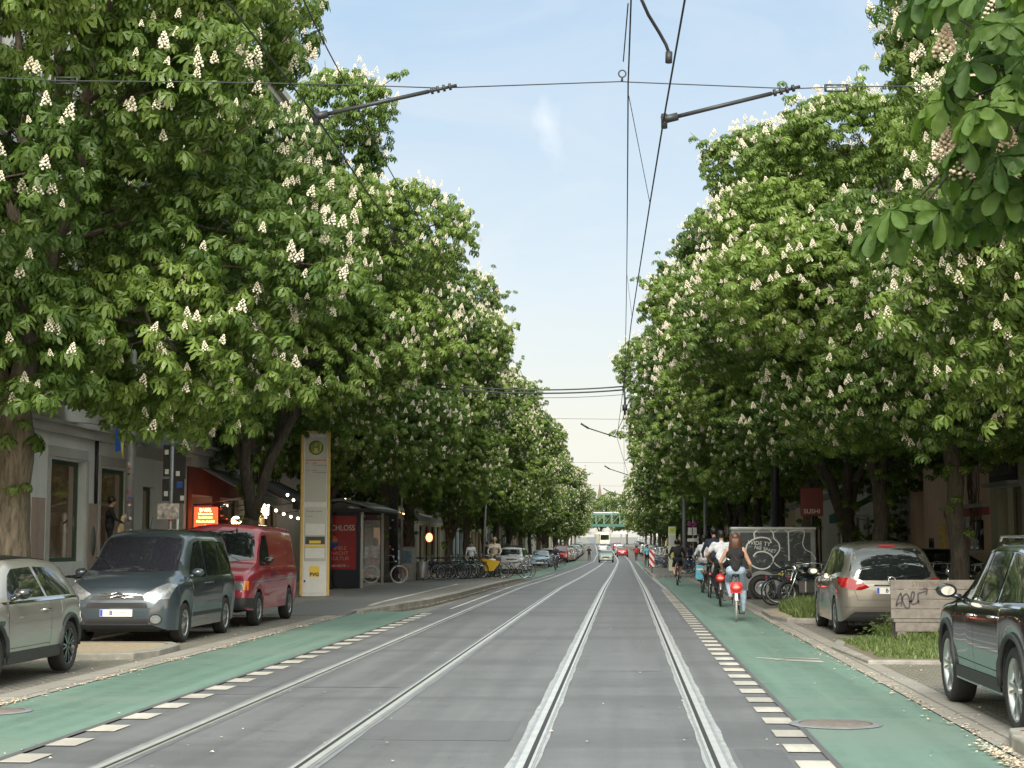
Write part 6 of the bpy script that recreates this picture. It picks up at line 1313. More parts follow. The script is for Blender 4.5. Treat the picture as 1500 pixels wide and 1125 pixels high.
# poster case across the near end, roof runs along the street
b = MB(); b.box(-.75, .62, -.09, .09, 0, 2.55); pc = b.build('poster_case', mat('navyframe', (.01, .014, .03), .3), sh, bevel=.02); b = MB(); b.box(-.62, .5, -.105, -.09, .62, 2.38); po = b.build('poster', mat('posterred', (.3, .02, .03), .25, var=.1), pc)
text('poster_title', 'SCHLOSS', .26, M['white'], po, (.0, -.11, 1.98), (R(90), 0, 0), sx=.85); text('poster_lines', 'SPIELE\nNACHT\nKULTUR', .17, mat('poster_text', (.6, .25, .2), .5), po, (-.05, -.11, 1.15), (R(90), 0, 0)); text('poster_foot', 'NUR HEUTE —', .1, M['white'], po, (-.05, -.11, .74), (R(90), 0, 0))
b = MB(); b.lathe([(0, -.006), (.2, -.006), (.2, 0)], (-.3, -.107, 1.55), 'y', 24, a0=0, a1=math.pi); b.build('poster_orange', mat('porange', (.5, .12, .02), .4), po); b = MB(); b.lathe([(0, -.006), (.2, -.006), (.2, 0)], (-.3, -.107, 1.53), 'y', 24, a0=math.pi, a1=2*math.pi); b.build('poster_blue', M['blue'], po)
b = MB()
for x_, y_ in ((.68, 0), (.68, 4.6), (-.8, 0), (-.8, 4.6)): b.box(x_-.04, x_+.04, y_-.04, y_+.04, 0, 2.6)
b.build('post', M['alu'], sh)
b = MB(); b.box(-.8, -.78, .05, 4.55, .25, 2.3); b.build('glass_wall', M['clearglass'], sh); b = MB(); b.box(-.72, .6, 4.59, 4.61, .25, 2.3); b.build('end_glass', M['clearglass'], sh)
b = MB(); pts = [(-1.0, 2.75), (-.5, 2.92), (.1, 2.95), (.7, 2.82), (1.25, 2.6), (1.25, 2.55), (.7, 2.74), (.1, 2.87), (-.5, 2.84), (-1.0, 2.69)]; b.prism(pts, -.6, 5.0, 'y'); b.build('roof', mat('roofsheet', (.16, .17, .17), .35, .4), sh)
b = MB(); b.box(-.95, 1.2, -.55, -.45, 2.5, 2.62); b.box(-.95, 1.2, 4.85, 4.95, 2.5, 2.62); b.box(1.12, 1.2, -.45, 4.85, 2.5, 2.6); b.tube([(-.9, -.5, 2.62), (0, -.5, 2.86), (1.2, -.5, 2.6)], .03, 6); b.build('roof_frame', M['black'], sh)
for i in range(8): b = MB(); b.tube([(.25, -.5+.78*i, 2.93), (1.24, -.5+.78*i, 2.62)], .012, 5); b.build('roof_rib', M['alu'], sh)
b = MB(); b.box(-.7, -.3, .6, 3.8, .42, .47); b.box(-.55, -.45, .8, .86, 0, .42); b.box(-.55, -.45, 3.5, 3.56, 0, .42); b.build('bench_seat', M['darkmetal'], sh)
# --- dark catenary post, grey cabinet, poles
Y = 66.5; t = pole('tram_post', P(576, 845, Y)[0], Y, .2, 10.5, 'thick dark tram post covered in stickers right of the shelter', 'darkmetal', 'post', .75); stickers(t, .2, .8, 2.8, 7, 3)
pole('signpost', P(587, 845, 66)[0], 66.2, .045, 7.0, 'thin grey pole standing just right of the dark tram post', 'galv')
pole('signpost', P(707, 838, 78)[0], 78, .06, 5.2, 'leaning grey signpost among the parked bicycles', 'galv').rotation_euler = (0, R(2.5), 0)
Y = 67.8; cx = P(597, 845, Y)[0]; t = thing('junction_cabinet', 'grey switch cabinet with blue poster beside the tram post', 'cabinet', (cx, Y, zr(Y)+.12)); b = MB(); b.box(-.32, .32, -.2, .2, .0, 1.35); b.build('case', mat('cabinetgrey', (.36, .36, .34), .6, var=.2), t, bevel=.02); b = MB(); b.box(-.35, .35, -.23, .23, 1.35, 1.4); b.build('lid', M['galv'], t); b = MB(); b.box(-.2, .18, -.212, -.2, .72, 1.25); b.build('poster', mat('posterblue', (.12, .2, .3), .5, var=.6, vscale=6), t); b = MB(); b.box(-.26, .1, -.208, -.2, .2, .6); b.build('torn_poster', mat('torn', (.4, .28, .2), .8, var=.6, vscale=8), t)
t = thing('litter_bin', 'small grey litter bin low on the pavement right of the cabinet', 'bin', (cx+.75, Y-1, zr(Y)+.12)); b = MB(); b.lathe([(.2, .15), (.24, .8), (.22, .82), (.18, .2)], n=16); b.build('bucket', M['galv'], t); b = MB(); b.tube([(0, .2, 0), (0, .2, 1.0)], .03, 6); b.build('post', M['galv'], t)
# lamp post with stickers and the back of traffic signs on the left
Y = 33.5; t = pole('lamp_post', P(187, 860, Y)[0], Y, .105, 9, 'grey lamp post with stickers in front of the guitar window', 'galv', 'lamp post', .7); stickers(t, .1, 1.3, 3.2, 16, 8)
b = MB(); b.tube([(0, 0, 8.9), (.4, 0, 9.3), (1.4, 0, 9.4)], .04, 8); b.ball((1.7, 0, 9.36), (.4, .14, .09)); b.build('lamp_arm', M['galv'], t)
Y = 33.0; t = pole('sign_post', P(248, 860, Y)[0], Y, .045, 3.62, 'sign pole with dark sign backs and a stickered plate', 'galv', 'sign post', 1.0)
for (x0, x1, z0, z1, m_) in ((-.17, -.02, 2.85, 3.5, 'darkmetal'), (.05, .3, 2.8, 3.5, 'darkmetal'), (-.18, -.03, 2.35, 2.8, 'darkmetal'), (.05, .28, 2.3, 2.8, 'darkmetal')):
    b = MB(); b.box(x0, x1, -.03, -.015, z0, z1); b.build('sign_plate', M[m_], t, bevel=.004)
b = MB(); b.box(.12, .24, -.036, -.031, 2.62, 2.75); b.build('blue_sticker', M['blue'], t)
for (x0, z0) in ((-.14, 3.3), (-.13, 2.9), (.1, 2.86), (-.14, 2.45), (.2, 2.36)): b = MB(); b.box(x0, x0+.08, -.036, -.031, z0, z0+.1); b.build('sticker', M['white'], t)
b = MB(); b.box(-.26, .18, -.07, -.05, 1.98, 2.3); b.build('stickered_plate', mat('stickered', (.5, .46, .44), .5, var=.75, vscale=11), t); stickers(t, .046, .9, 2.0, 6, 5)
pole('sign_post', P(258, 860, 33.3)[0], 33.3, .03, 2.35, 'short pale pole right beside the pole of sign backs', 'white', 'sign post', 1.0)
# right side poles and signs
Y = 72; t = thing('stop_pillar', 'slim yellow-green stop pillar on the right island', 'stop pillar', (P(985, 845, 108)[0], 108, zr(108)+.12), 0); t.scale = (1.25, 1, 1.12); b = MB(); b.box(-.19, .19, -.08, .08, 0, 2.55); b.build('casing', mat('stelelight', (.55, .57, .42), .5), t, bevel=.01); b = MB(); b.box(-.16, .16, -.09, -.08, 2.15, 2.5); q = b.build('round_sign', mat('stgreen', (.42, .5, .1), .5), t); text('letter_h', 'H', .22, mat('hgreen3', (.1, .25, .02), .4), q, (0, -.095, 2.33), (R(90), 0, 0)); b = MB(); b.box(-.14, .14, -.09, -.08, 1.45, 2.05); b.build('timetable_panel', mat('stpanel', (.4, .43, .42), .4), t); b = MB(); b.box(-.16, .16, -.09, -.08, .8, 1.15); b.build('yellow_panel', mat('stpanel2', (.5, .5, .12), .5), t)
t = thing('guide_beacon', 'red and white striped guide beacon at the tip of the right island', 'beacon', (P(955, 836, 97)[0], 97, zr(97)+.12)); b = MB(); b.tube([(0, 0, 0), (0, 0, .4)], .03, 6); b.build('foot', M['darkmetal'], t)
mb_, nt, p = nodes('beacon_stripes'); N = nt.nodes; L = nt.links; tc = N.new('ShaderNodeTexCoord'); sp = N.new('ShaderNodeSeparateXYZ'); L.new(tc.outputs['Object'], sp.inputs[0]); ad = N.new('ShaderNodeMath'); ad.operation = 'MULTIPLY_ADD'; L.new(sp.outputs['X'], ad.inputs[0]); ad.inputs[1].default_value = 1.3; L.new(sp.outputs['Z'], ad.inputs[2]); md = N.new('ShaderNodeMath'); md.operation = 'FRACT'; dv_ = N.new('ShaderNodeMath'); dv_.operation = 'DIVIDE'; L.new(ad.outputs[0], dv_.inputs[0]); dv_.inputs[1].default_value = .42; L.new(dv_.outputs[0], md.inputs[0]); gt = N.new('ShaderNodeMath'); gt.operation = 'GREATER_THAN'; gt.inputs[1].default_value = .5; L.new(md.outputs[0], gt.inputs[0]); L.new(mixc(N, L, gt.outputs[0], (.75, .72, .7), (.5, .03, .03)), p.inputs['Base Color'])
b = MB(); b.box(-.15, .15, -.02, .02, .35, 1.35); b.build('striped_board', mb_, t, bevel=.01)
t = pole('lamp_post', P(1003, 845, 100)[0], 100, .13, 9, 'grey lamp post behind the right stop pillar', 'galv', 'lamp post', .7); b = MB(); b.tube([(0, 0, 8.9), (-.4, 0, 9.3), (-1.4, 0, 9.4)], .04, 8); b.ball((-1.7, 0, 9.36), (.4, .14, .09)); b.build('lamp_arm', M['galv'], t)
t = pole('sign_post', P(1016, 845, 100)[0], 100, .035, 3.3, 'pole with two red no-stopping signs and white plates', 'galv', 'sign post', 1.0)
for s_ in (-.2, .1):
    b = MB(); b.lathe([(0, 0), (.16, 0), (.16, .02)], (s_, -.05, 2.9), 'y', 24); q = b.build('round_sign', M['red'], t); b = MB(); b.lathe([(0, 0), (.115, 0)], (s_, -.052, 2.9), 'y', 24); b.build('blue_disc', M['plateblue'], q); b = MB(); b.obox((s_-.09, -.056, 2.81), (s_+.09, -.056, 2.99), .03, .004, 0, (0, 1, 0)); b.obox((s_+.09, -.056, 2.81), (s_-.09, -.056, 2.99), .03, .004, 0, (0, 1, 0)); b.build('cross', M['red'], q)
    b = MB(); b.box(s_-.12, s_+.12, -.05, -.03, 2.25, 2.7); b.build('text_plate', M['white'], t)
b = MB(); b.box(-.35, .28, -.05, -.03, 1.85, 2.05); b.build('wide_plate', M['white'], t)
pole('tram_post', P(1034, 850, 86)[0], 86, .1, 9.5, 'brown-grey post left of the cyclists behind the parked cars', 'galv', 'post', .8)
t = pole('tram_post', P(1138, 868, 55)[0], 55, .15, 10, 'dark tram post rising behind the graffiti trailer', 'darkmetal', 'post', .8)
Y = 52.5; t = pole('hanging_sign', P(1191, 860, Y)[0], Y, .06, 3.4, 'dark red shop sign on a post behind the trailer', 'darkmetal', 'sign', 1.0); b = MB(); b.box(-.35, .35, -.06, .06, 2.35, 3.25); b.build('sign_board', mat('dkred', (.14, .012, .012), .5), t, bevel=.02); text('sign_letters', 'SUSHI', .2, M['cream'], t, (0, -.065, 2.5), (R(90), 0, 0))
# --- graffiti trailer, side-on
Y = 47.6; tx = P(1134, 860, Y)[0]
tr = thing('box_trailer', 'grey box trailer covered in white outlined graffiti letters', 'trailer', (tx, Y, zr(Y)+.012), R(-2)); g1 = mat('trailer_paint', (.2, .22, .225), .5, var=.35, vscale=2.5); 
W2 = 1.2
prof = [(-W2, .32), (W2, .32), (W2, 1.95), (W2-.04, 2.05), (-W2+.04, 2.05), (-W2, 1.95)]
b = MB(); b.prism(prof, 0, 1.7, 'y'); bod = b.build('box_body', g1, tr, bevel=.03); b = MB(); b.box(-W2-.02, W2+.02, -.03, 1.73, 1.97, 2.06); b.build('roof_edge', M['galv'], tr, bevel=.02)
b = MB(); b.prism([(-W2+.25+.0, 1.9), (-W2+.25, .95), (-.95+.3, .72), (.9, .72), (W2-.15, .95), (W2-.15, 1.9)], -.012, 0, 'y'); b.build('dark_fill', mat('graf_fill', (.022, .03, .034), .5, var=.6, vscale=6), tr)
def gx(u): return (u-1134)/1.0*Y/FPX
def gz(v): return CAMH-(v-794.5)*Y/FPX-zr(Y)-.012
def graf(name, pts, r, m_, d=.02):
    q = [Vector((gx(1060+a/8.04), -d, gz(750+c/8.04))) for a, c in pts]; out = []
    for i in range(len(q)-1):
        p0, p1, p2, p3 = q[max(0, i-1)], q[i], q[i+1], q[min(len(q)-1, i+2)]
        for k in range(5):
            t_ = k/5; out.append(.5*((2*p1)+(p2-p0)*t_+(2*p0-5*p1+4*p2-p3)*t_*t_+(3*p1-p0-3*p2+p3)*t_**3))
    out.append(q[-1]); b = MB()
    for a, c in zip(out[:-1], out[1:]):
        n_ = (c-a).normalized().cross(Vector((0, 1, 0)))*r; b.add([a-n_, a+n_, c+n_, c-n_], [(0, 1, 2, 3)])
    b.build(name, m_, tr, fix=False)
gw = mat('graf_white', (.6, .62, .6), .6, var=.15)
graf('letter_outline', [(380, 310), (375, 250), (430, 205), (530, 200), (590, 245), (600, 310), (655, 370), (660, 450), (600, 530), (590, 545)], .018, gw)
graf('letter_outline', [(570, 365), (540, 315), (450, 300), (370, 320), (300, 370), (275, 450), (300, 570), (370, 640), (460, 665), (540, 640), (590, 560), (560, 500), (480, 465), (400, 475), (360, 520)], .018, gw, .022)
graf('letter_outline', [(600, 590), (640, 630), (720, 665), (810, 660), (865, 625), (910, 655)], .018, gw)
graf('letter_outline', [(765, 230), (768, 350), (770, 570)], .018, gw); graf('letter_outline', [(600, 240), (680, 205), (740, 220), (765, 240), (800, 225), (920, 215), (950, 260), (930, 370), (960, 440), (1030, 480), (1080, 560)], .013, gw)
rr = random.Random(2); gthin = mat('graf_thin', (.3, .34, .34), .7)
for k in range(26):
    x0, y0 = rr.uniform(340, 1040), rr.uniform(230, 620); pts = [(x0, y0)]
    for j in range(4): pts.append((pts[-1][0]+rr.uniform(-35, 45), pts[-1][1]+rr.uniform(-35, 35)))
    graf('scribble', pts, .004, gthin, .016)
def grtext(s, u, v, size, m_, rot=0, bold=0): text('graffiti_writing', s, size, m_, tr, (gx(1060+u/8.04), -.024, gz(750+v/8.04)), (R(90), R(rot), 0), 'CENTER', .001, 1, bold)
grtext('WIDE TY', 430, 370, .16, gw, 5); grtext('NIE SPAET', 500, 440, .14, gw, 12); grtext('FALU', 725, 735, .17, mat('graf_yellow', (.6, .52, .05), .6), -3, .004); grtext('UWE RZ', 440, 188, .1, M['black'], 0)
cxw = gx(1060+455/8.04); b = MB(); b.lathe([(.5, -.06), (.5, .02)], (cxw, 0, .31), 'y', 28, a0=-.15, a1=math.pi+.15); b.lathe([(.4, -.05), (.5, -.06)], (cxw, 0, .31), 'y', 28, a0=-.15, a1=math.pi+.15); b.build('mudguard', mat('mudgrey', (.24, .25, .26), .5, var=.2), tr)
b = MB(); b.lathe([(0, -.012), (.42, -.012)], (cxw, 0, .31), 'y', 28); b.build('wheel_well', M['black'], tr)
for yy in (-.02,): wheel(tr, cxw, yy, .33, .33, .18, dict(n=4, kind='disc', rim=.62), -1, 'galv')
wheel(tr, cxw, 1.6, .33, .33, .18, dict(n=4, kind='disc', rim=.62), 1, 'galv')
b = MB(); b.tube([(1.2, .8, .42), (2.2, .8, .42)], .04, 8); b.tube([(2.0, .8, .42), (2.0, .8, .1)], .03, 8); b.build('drawbar', M['galv'], tr)
# --- wooden bench
Y = 25.6; bxx = P(1305, 905, Y)[0]; be = thing('park_bench', 'weathered wooden plank bench with a scrawled tag on its back', 'bench', (bxx, Y, .055), 0); BW = 1.95
for i in range(4):
    z = 1.0-.148*(i+1); b = MB(); b.box(0, BW, -.03, .015, z, z+.142); b.build('back_plank', M['woodb'], be, bevel=.006)
b = MB(); b.box(.03, BW-.03, -.06, .5, .355, .40); b.build('seat', M['woodb'], be, bevel=.006); b = MB(); b.box(.06, BW-.06, -.05, 0, .21, .35); b.build('rail', M['woodb'], be, bevel=.005)
for x_ in (.09, BW-.24):
    for y_ in (-.045, .36): b = MB(); b.box(x_, x_+.14, y_, y_+.12, 0, .215 if y_ < 0 else .35); b.build('leg', M['woodb'], be, bevel=.005)
for x_ in (.12, BW-.2): b = MB(); b.box(x_, x_+.09, .017, .09, .4, .98); b.build('back_support', M['woodb'], be)
text('carved_lettering', 'STREETHOME', .1, mat('carve', (.12, .095, .075), .9), be, (.62, -.0325, .925), (R(90), 0, 0), 'CENTER', .001)
sp_ = mat('spray', (.045, .042, .045), .8)
def tagline(pts, r=.012):
    q = [Vector((a/9.375*Y/FPX*1.0-.15, -.0335, CAMH-(830+c/9.375-794.5)*Y/FPX-.055)) for a, c in pts]; out = []
    for i in range(len(q)-1):
        p0, p1, p2, p3 = q[max(0, i-1)], q[i], q[i+1], q[min(len(q)-1, i+2)]
        for k in range(5): t_ = k/5; out.append(.5*((2*p1)+(p2-p0)*t_+(2*p0-5*p1+4*p2-p3)*t_*t_+(3*p1-p0-3*p2+p3)*t_**3))
    out.append(q[-1]); b = MB()
    for a, c in zip(out[:-1], out[1:]): n_ = (c-a).normalized().cross(Vector((0, 1, 0)))*r; b.add([a-n_, a+n_, c+n_, c-n_], [(0, 1, 2, 3)])
    b.build('sprayed_tag', sp_, be, fix=False)
tagline([(205, 525), (210, 470), (250, 370), (270, 350), (275, 430), (270, 520)]); tagline([(205, 500), (260, 470)]); tagline([(310, 370), (285, 430), (320, 530), (370, 540), (380, 440), (350, 360), (310, 370)]); tagline([(370, 460), (420, 440), (445, 350), (420, 330), (400, 400), (410, 490), (470, 480), (500, 440)]); tagline([(500, 490), (495, 360), (540, 340), (600, 320)]); tagline([(560, 290), (615, 290), (600, 370)])

# ================================================================ buildings
def facade(name, label, side, xf, y0, y1, h, wall, gz_, ground, floors, winm, frame, cat='building', z=0.0, trim='stone', depth=9, upper_w=1.15, upper_h=1.9, fz0=5.1, fdz=3.5, balc=()):
    """side -1: left of the street (faces +x), +1: right (faces -x). s runs from the camera end away. ground = list of openings (s0,s1,z0,z1,kind)"""
    t = thing(name, label, cat, (xf+bx((y0+y1)/2), y0, zr((y0+y1)/2)+.1+z), 0); L_ = y1-y0; f = -side    # facade normal is f*x
    def X(d): return f*d     # d>0 is towards the street
    ops = [(g[0], g[1], g[2], g[3], g[4]) for g in ground]
    n = max(1, int(round(L_/2.6))); step = L_/n
    for k in range(floors):
        for i in range(n): s = (i+.5)*step; ops.append((s-upper_w/2, s+upper_w/2, fz0+k*fdz, fz0+k*fdz+upper_h, 'upper'))
    ys = sorted(set([0, L_]+[o[0] for o in ops]+[o[1] for o in ops])); zs = sorted(set([-.3, h]+[o[2] for o in ops]+[o[3] for o in ops])); b = MB()
    for a0, a1 in zip(ys[:-1], ys[1:]):
        run = None
        for c0, c1 in zip(zs[:-1], zs[1:]):
            hole = any(o[0] <= (a0+a1)/2 <= o[1] and o[2] <= (c0+c1)/2 <= o[3] for o in ops)
            if not hole: b.add([(0, a0, c0), (0, a1, c0), (0, a1, c1), (0, a0, c1)], [(0, 1, 2, 3) if f > 0 else (3, 2, 1, 0)])
    for o in ops:
        dp = X(-.28) if o[4] != 'recess' else X(-1.2); a0, a1, c0, c1 = o[:4]
        b.add([(0, a0, c0), (dp, a0, c0), (dp, a0, c1), (0, a0, c1), (0, a1, c0), (dp, a1, c0), (dp, a1, c1), (0, a1, c1)], [(0, 1, 2, 3), (4, 7, 6, 5), (3, 2, 6, 7), (0, 4, 5, 1)])
    dd = X(-depth); b.add([(0, 0, -.3), (dd, 0, -.3), (dd, 0, h), (0, 0, h), (0, L_, -.3), (dd, L_, -.3), (dd, L_, h), (0, L_, h)], [(0, 1, 2, 3), (4, 7, 6, 5), (1, 5, 6, 2), (3, 2, 6, 7)])
    b.build('wall', wall, t, fix=False)
    b = MB()
    def bar(d, a0, a1, c0, c1): b.box(min(X(-.01), X(d)), max(X(-.01), X(d)), a0, a1, c0, c1)
    bar(.16, .01, L_-.01, gz_, gz_+.22); bar(.28, .01, L_-.01, gz_+.22, gz_+.3); b.build('string_course', M[trim], t); b = MB(); bar(.3, .01, L_-.01, h-.5, h-.25); bar(.5, .01, L_-.01, h-.25, h+.02); b.build('cornice', M[trim], t)
    protos = {}
    for o in ops:
        a0, a1, c0, c1, k = o; w_, h_ = a1-a0, c1-c0; ox = X(-.2) if k != 'recess' else X(-1.15)
        wn = empty('window' if k != 'door' else 'door', (ox, (a0+a1)/2, c0), 0, t); key = (round(w_, 2), round(h_, 2), k)
        if key not in protos:
            q = MB(); fw = .07 if k == 'upper' else .1; th = .05
            q.box(-th, th, -w_/2, -w_/2+fw, 0, h_); q.box(-th, th, w_/2-fw, w_/2, 0, h_); q.box(-th, th, -w_/2+fw, w_/2-fw, 0, fw); q.box(-th, th, -w_/2+fw, w_/2-fw, h_-fw, h_)
            if k == 'upper': q.box(-th+.01, th-.01, -.03, .03, fw, h_-fw); q.box(-th+.01, th-.01, -w_/2+fw, w_/2-fw, h_*.68, h_*.68+.05)
            if k == 'door': q.box(-th+.01, th-.01, -w_/2+fw, w_/2-fw, 0, .7)
            g = MB(); g.box(-.008, .008, -w_/2+fw*.5, w_/2-fw*.5, fw*.5, h_-fw*.5); protos[key] = (q.data('frame', frame if k != 'upper' else M['white']), g.data('pane', winm if k != 'upper' else M['winglass']))
        fr, pn = protos[key]
        for nm, dt in (('frame', fr), ('pane', pn)): oo = bpy.data.objects.new(nm, dt); COL.objects.link(oo); oo.parent = wn
        if k == 'upper': q = MB(); q.box(min(X(-.15), X(.32)), max(X(-.15), X(.32)), -w_/2-.12, w_/2+.12, -.12, 0); q.build('sill', M[trim], wn); q = MB(); q.box(min(X(.2), X(.3)), max(X(.2), X(.3)), -w_/2-.15, w_/2+.15, h_+.12, h_+.24); q.build('window_hood', M[trim], wn)
    b = MB(); b.add([(X(.3), -.1, h), (X(-depth), -.1, h), (X(-depth/2), -.1, h+2.4), (X(.3), L_+.1, h), (X(-depth), L_+.1, h), (X(-depth/2), L_+.1, h+2.4)], [(0, 1, 2), (3, 5, 4), (0, 2, 5, 3), (1, 4, 5, 2), (0, 3, 4, 1)]); b.build('roof', mat('roof_tile', (.14, .06, .045), .8, var=.3), t)
    for (s0, s1, zb) in balc:
        bl = empty('balcony', (0, (s0+s1)/2, zb), 0, t); q = MB(); w_ = s1-s0; q.box(min(X(0), X(1.1)), max(X(0), X(1.1)), -w_/2, w_/2, -.18, 0); q.build('slab', M[trim], bl); q = MB()
        n_ = int(w_/.12)
        for i in range(n_+1): q.box(min(X(1.06), X(1.08)), max(X(1.06), X(1.08)), -w_/2+w_*i/n_-.01, -w_/2+w_*i/n_+.01, 0, .95)
        q.box(min(X(1.04), X(1.1)), max(X(1.04), X(1.1)), -w_/2, w_/2, .95, 1.0)
        for s_ in (-1, 1): q.box(min(X(0), X(1.08)), max(X(0), X(1.08)), s_*w_/2-.015, s_*w_/2+.015, .93, .98)
        q.build('railing', M['galv'], bl)
    return t
PL = {k: plaster('plaster_'+k, v, s) for k, (v, s) in dict(grey=((.6, .6, .57), .2), bluegrey=((.6, .65, .66), .18), red=((.16, .03, .025), .3), white=((.78, .77, .73), .15), cream=((.74, .65, .46), .18), pink=((.68, .5, .4), .25), yellow=((.62, .5, .3), .18), stone=((.52, .51, .47), .22), olive=((.4, .4, .32), .3), orange=((.6, .4, .24), .2), dark=((.09, .085, .08), .3)).items()}
FG = M['dkgreen']
def sY(u, xf=-13.5): # street distance at which facade plane is seen at pixel column u
    d = ray(u, 780); return xf/d.x*d.y
def op(u0, u1, z0, z1, k, base, xf=-13.5): return (sY(u0, xf)-base, sY(u1, xf)-base, z0, z1, k)
y0 = sY(-60); y1 = sY(190)
b1 = facade('corner_house', 'grey plastered shop house with tall green-framed windows behind the leisure van', -1, -13.5, y0, y1, 19, PL['grey'], 4.1, [op(-12, 36, .05, 3.4, 'door', y0), op(73, 121, 1.05, 3.5, 'shop', y0), op(147, 187, 1.05, 3.45, 'shop', y0)], 4, M['litglass'], FG, balc=[(2.6, 6.0, 5.0)])
for (u0, u1, dz) in ((45, 63, 2.55), (128, 141, 2.5)):
    a, c = sY(u0)-y0, sY(u1)-y0; b = MB(); b.box(.0, .035, a, c, .3, dz); q = b.build('painted_panel', plaster('panel_rose', (.36, .27, .23), .35, scale=3), b1)
    if u0 > 100: b = MB(); b.lathe([(0, .04), (.2, .04), (.2, .02)], (0, 0, 0), 'x', 28); b.v = [(x_+.0, y_*1.0+(a+c)/2, z_*1.9+1.55) for x_, y_, z_ in b.v]; b.build('oval_panel', mat('ovalgrey', (.12, .14, .13), .6), q)
b = MB(); s = sY(136)-y0; b.tube([(.06, s, 2.5), (.06, s, 4.1)], .045, 6); b.build('downpipe', M['black'], b1)
b = MB(); 
for (u0, u1, zt) in ((70, 124, 3.5), (144, 190, 3.45)):
    a, c = sY(u0)-y0, sY(u1)-y0; b.box(0, .05, a-.12, c+.0, zt+.06, zt+.3); b.box(0, .05, a-.14, a-.02, .9, zt+.06); b.box(0, .05, c+.0, c+.1, .9, zt+.06)
b.build('window_surround', M['stone'], b1)
# interior glimpses: warm room glow is put into the shop panes, no wall behind
ya = sY(190); yb_ = sY(271)
b2 = facade('shop_house', 'pale blue-grey shop house with a narrow green-framed window', -1, -13.5, ya, yb_, 19, PL['bluegrey'], 3.9, [op(208, 226, 1.1, 3.1, 'shop', ya), op(251, 268, .0, 3.0, 'recess', ya)], 4, M['litglass'], FG)
yc = sY(440)
b3 = facade('restaurant_house', 'pale house with dark red restaurant front and string lights behind the red van', -1, -13.5, yb_, yc, 19, PL['stone'], 4.3, [(.6, 3.2, .1, 3.0, 'recess'), (4.2, 7.0, .6, 3.0, 'shop'), (8, 10.4, .6, 3.0, 'shop'), (11.2, 13.4, 0, 3.0, 'door')], 4, M['litglass'], M['black'])
b = MB(); b.box(0, .06, .2, 3.9, 0, 3.9); b.v = [(x_, y_, z_) for x_, y_, z_ in b.v]
b = MB(); b.box(.0, .05, .1, .55, .0, 3.9); b.box(0, .05, 3.25, 4.15, 0, 3.9); b.box(0, .05, .55, 3.25, 3.05, 3.9); b.box(0, .04, 4.15, 14, 3.05, 3.7); b.build('red_front', PL['red'], b3)
def awning(parent, a0, a1, z, d, drop, m_, nm='awning', f=1, val=.25):
    b = MB(); b.add([(f*.02, a0, z), (f*d, a0, z-drop), (f*d, a1, z-drop), (f*.02, a1, z), (f*.02, a0, z-.03), (f*d, a0, z-drop-.03), (f*d, a1, z-drop-.03), (f*.02, a1, z-.03)], [(0, 1, 2, 3), (4, 7, 6, 5), (0, 4, 5, 1), (2, 6, 7, 3)])
    b.box(min(f*d, f*(d+.02)), max(f*d, f*(d+.02)), a0, a1, z-drop-val, z-drop+.01); o = b.build(nm, m_, parent)
    b = MB()
    for s in (a0+.2, a1-.2): b.tube([(f*.05, s, z-drop-.3), (f*(d-.05), s, z-drop-.04)], .02, 6)
    b.build('awning_arm', M['alu'], o); return o
awning(b3, 1.5, 6.0, 3.95, 1.7, .9, M['greyawn']); awning(b3, 6.6, 13.6, 3.9, 2.0, .95, mat('darkawn', (.06, .055, .055), .8))
text('neon_letters', 'Babel', .62, M['glow_warm'], b3, (.25, sY(371)-yb_, 2.75), (R(90), 0, R(90)), 'LEFT', .02); 
Yn = yb_+.9; t = thing('light_box_sign', 'glowing red restaurant sign board hanging over the pavement', 'sign', (-13.5, Yn, .1)); b = MB(); b.box(.05, .78, -.06, .06, 1.82, 2.62); b.build('sign_case', M['red_sign'], t, bevel=.01); b = MB(); b.tube([(0, 0, 2.7), (.8, 0, 2.7)], .02, 6); b.tube([(.1, 0, 2.7), (.1, 0, 2.6)], .01, 5); b.tube([(.7, 0, 2.7), (.7, 0, 2.6)], .01, 5); b.build('bracket', M['black'], t)
for s_, z_, sz in (('BABEL', 2.53, .14), ('Libanesische', 2.41, .09), ('Spezialitäten', 2.30, .09), ('Frische Falafel', 2.17, .1), ('&', 2.04, .07), ('Schawarma', 1.93, .1)): text('sign_line', s_, sz, M['sign_text'], t, (.415, -.066, z_), (R(90), 0, 0), bold=.002)
t = thing('neon_sign', 'round orange neon sign beside the trunk behind the red van', 'sign', (-12.6, Yn+2.0, .1)); b = MB(); b.torus((0, 0, 2.2), .13, .035, 'y', 20, 6); b.tube([(-.05, 0, 2.2), (.1, 0, 2.1)], .03, 6); b.build('tube', M['glow_warm'], t); b = MB(); b.box(-.75, 0, .02, .05, 2.15, 2.25); b.build('bracket', M['black'], t)
def bulbs(name, pts, label, m_='glow_white', r=.035, group=None):
    t = thing(name, label, 'string lights', (0, 0, 0), 0, group); b = MB(); b.tube(pts, .006, 4); b.build('cable', M['black'], t); b = MB()
    for p in pts: b.ball((p[0], p[1], p[2]-.05), r, 0, 8, 6)
    o = b.build('bulbs', M[m_], t); o['kind'] = 'stuff'
def sag(p, q, n, d): return [tuple(Vector(p).lerp(Vector(q), i/n)-Vector((0, 0, d*4*(i/n)*(1-i/n)))) for i in range(n+1)]
bulbs('string_lights', sag((-11.6, 56, 3.3), (-11.3, 66, 3.4), 11, .5), 'swag of round bulbs above the dark cafe awning', r=.045)
bulbs('string_lights', sag((-13.0, 58, 3.2), (-12.6, 67, 2.7), 8, .3), 'lower swag of bulbs right of the orange neon lettering', r=.05)
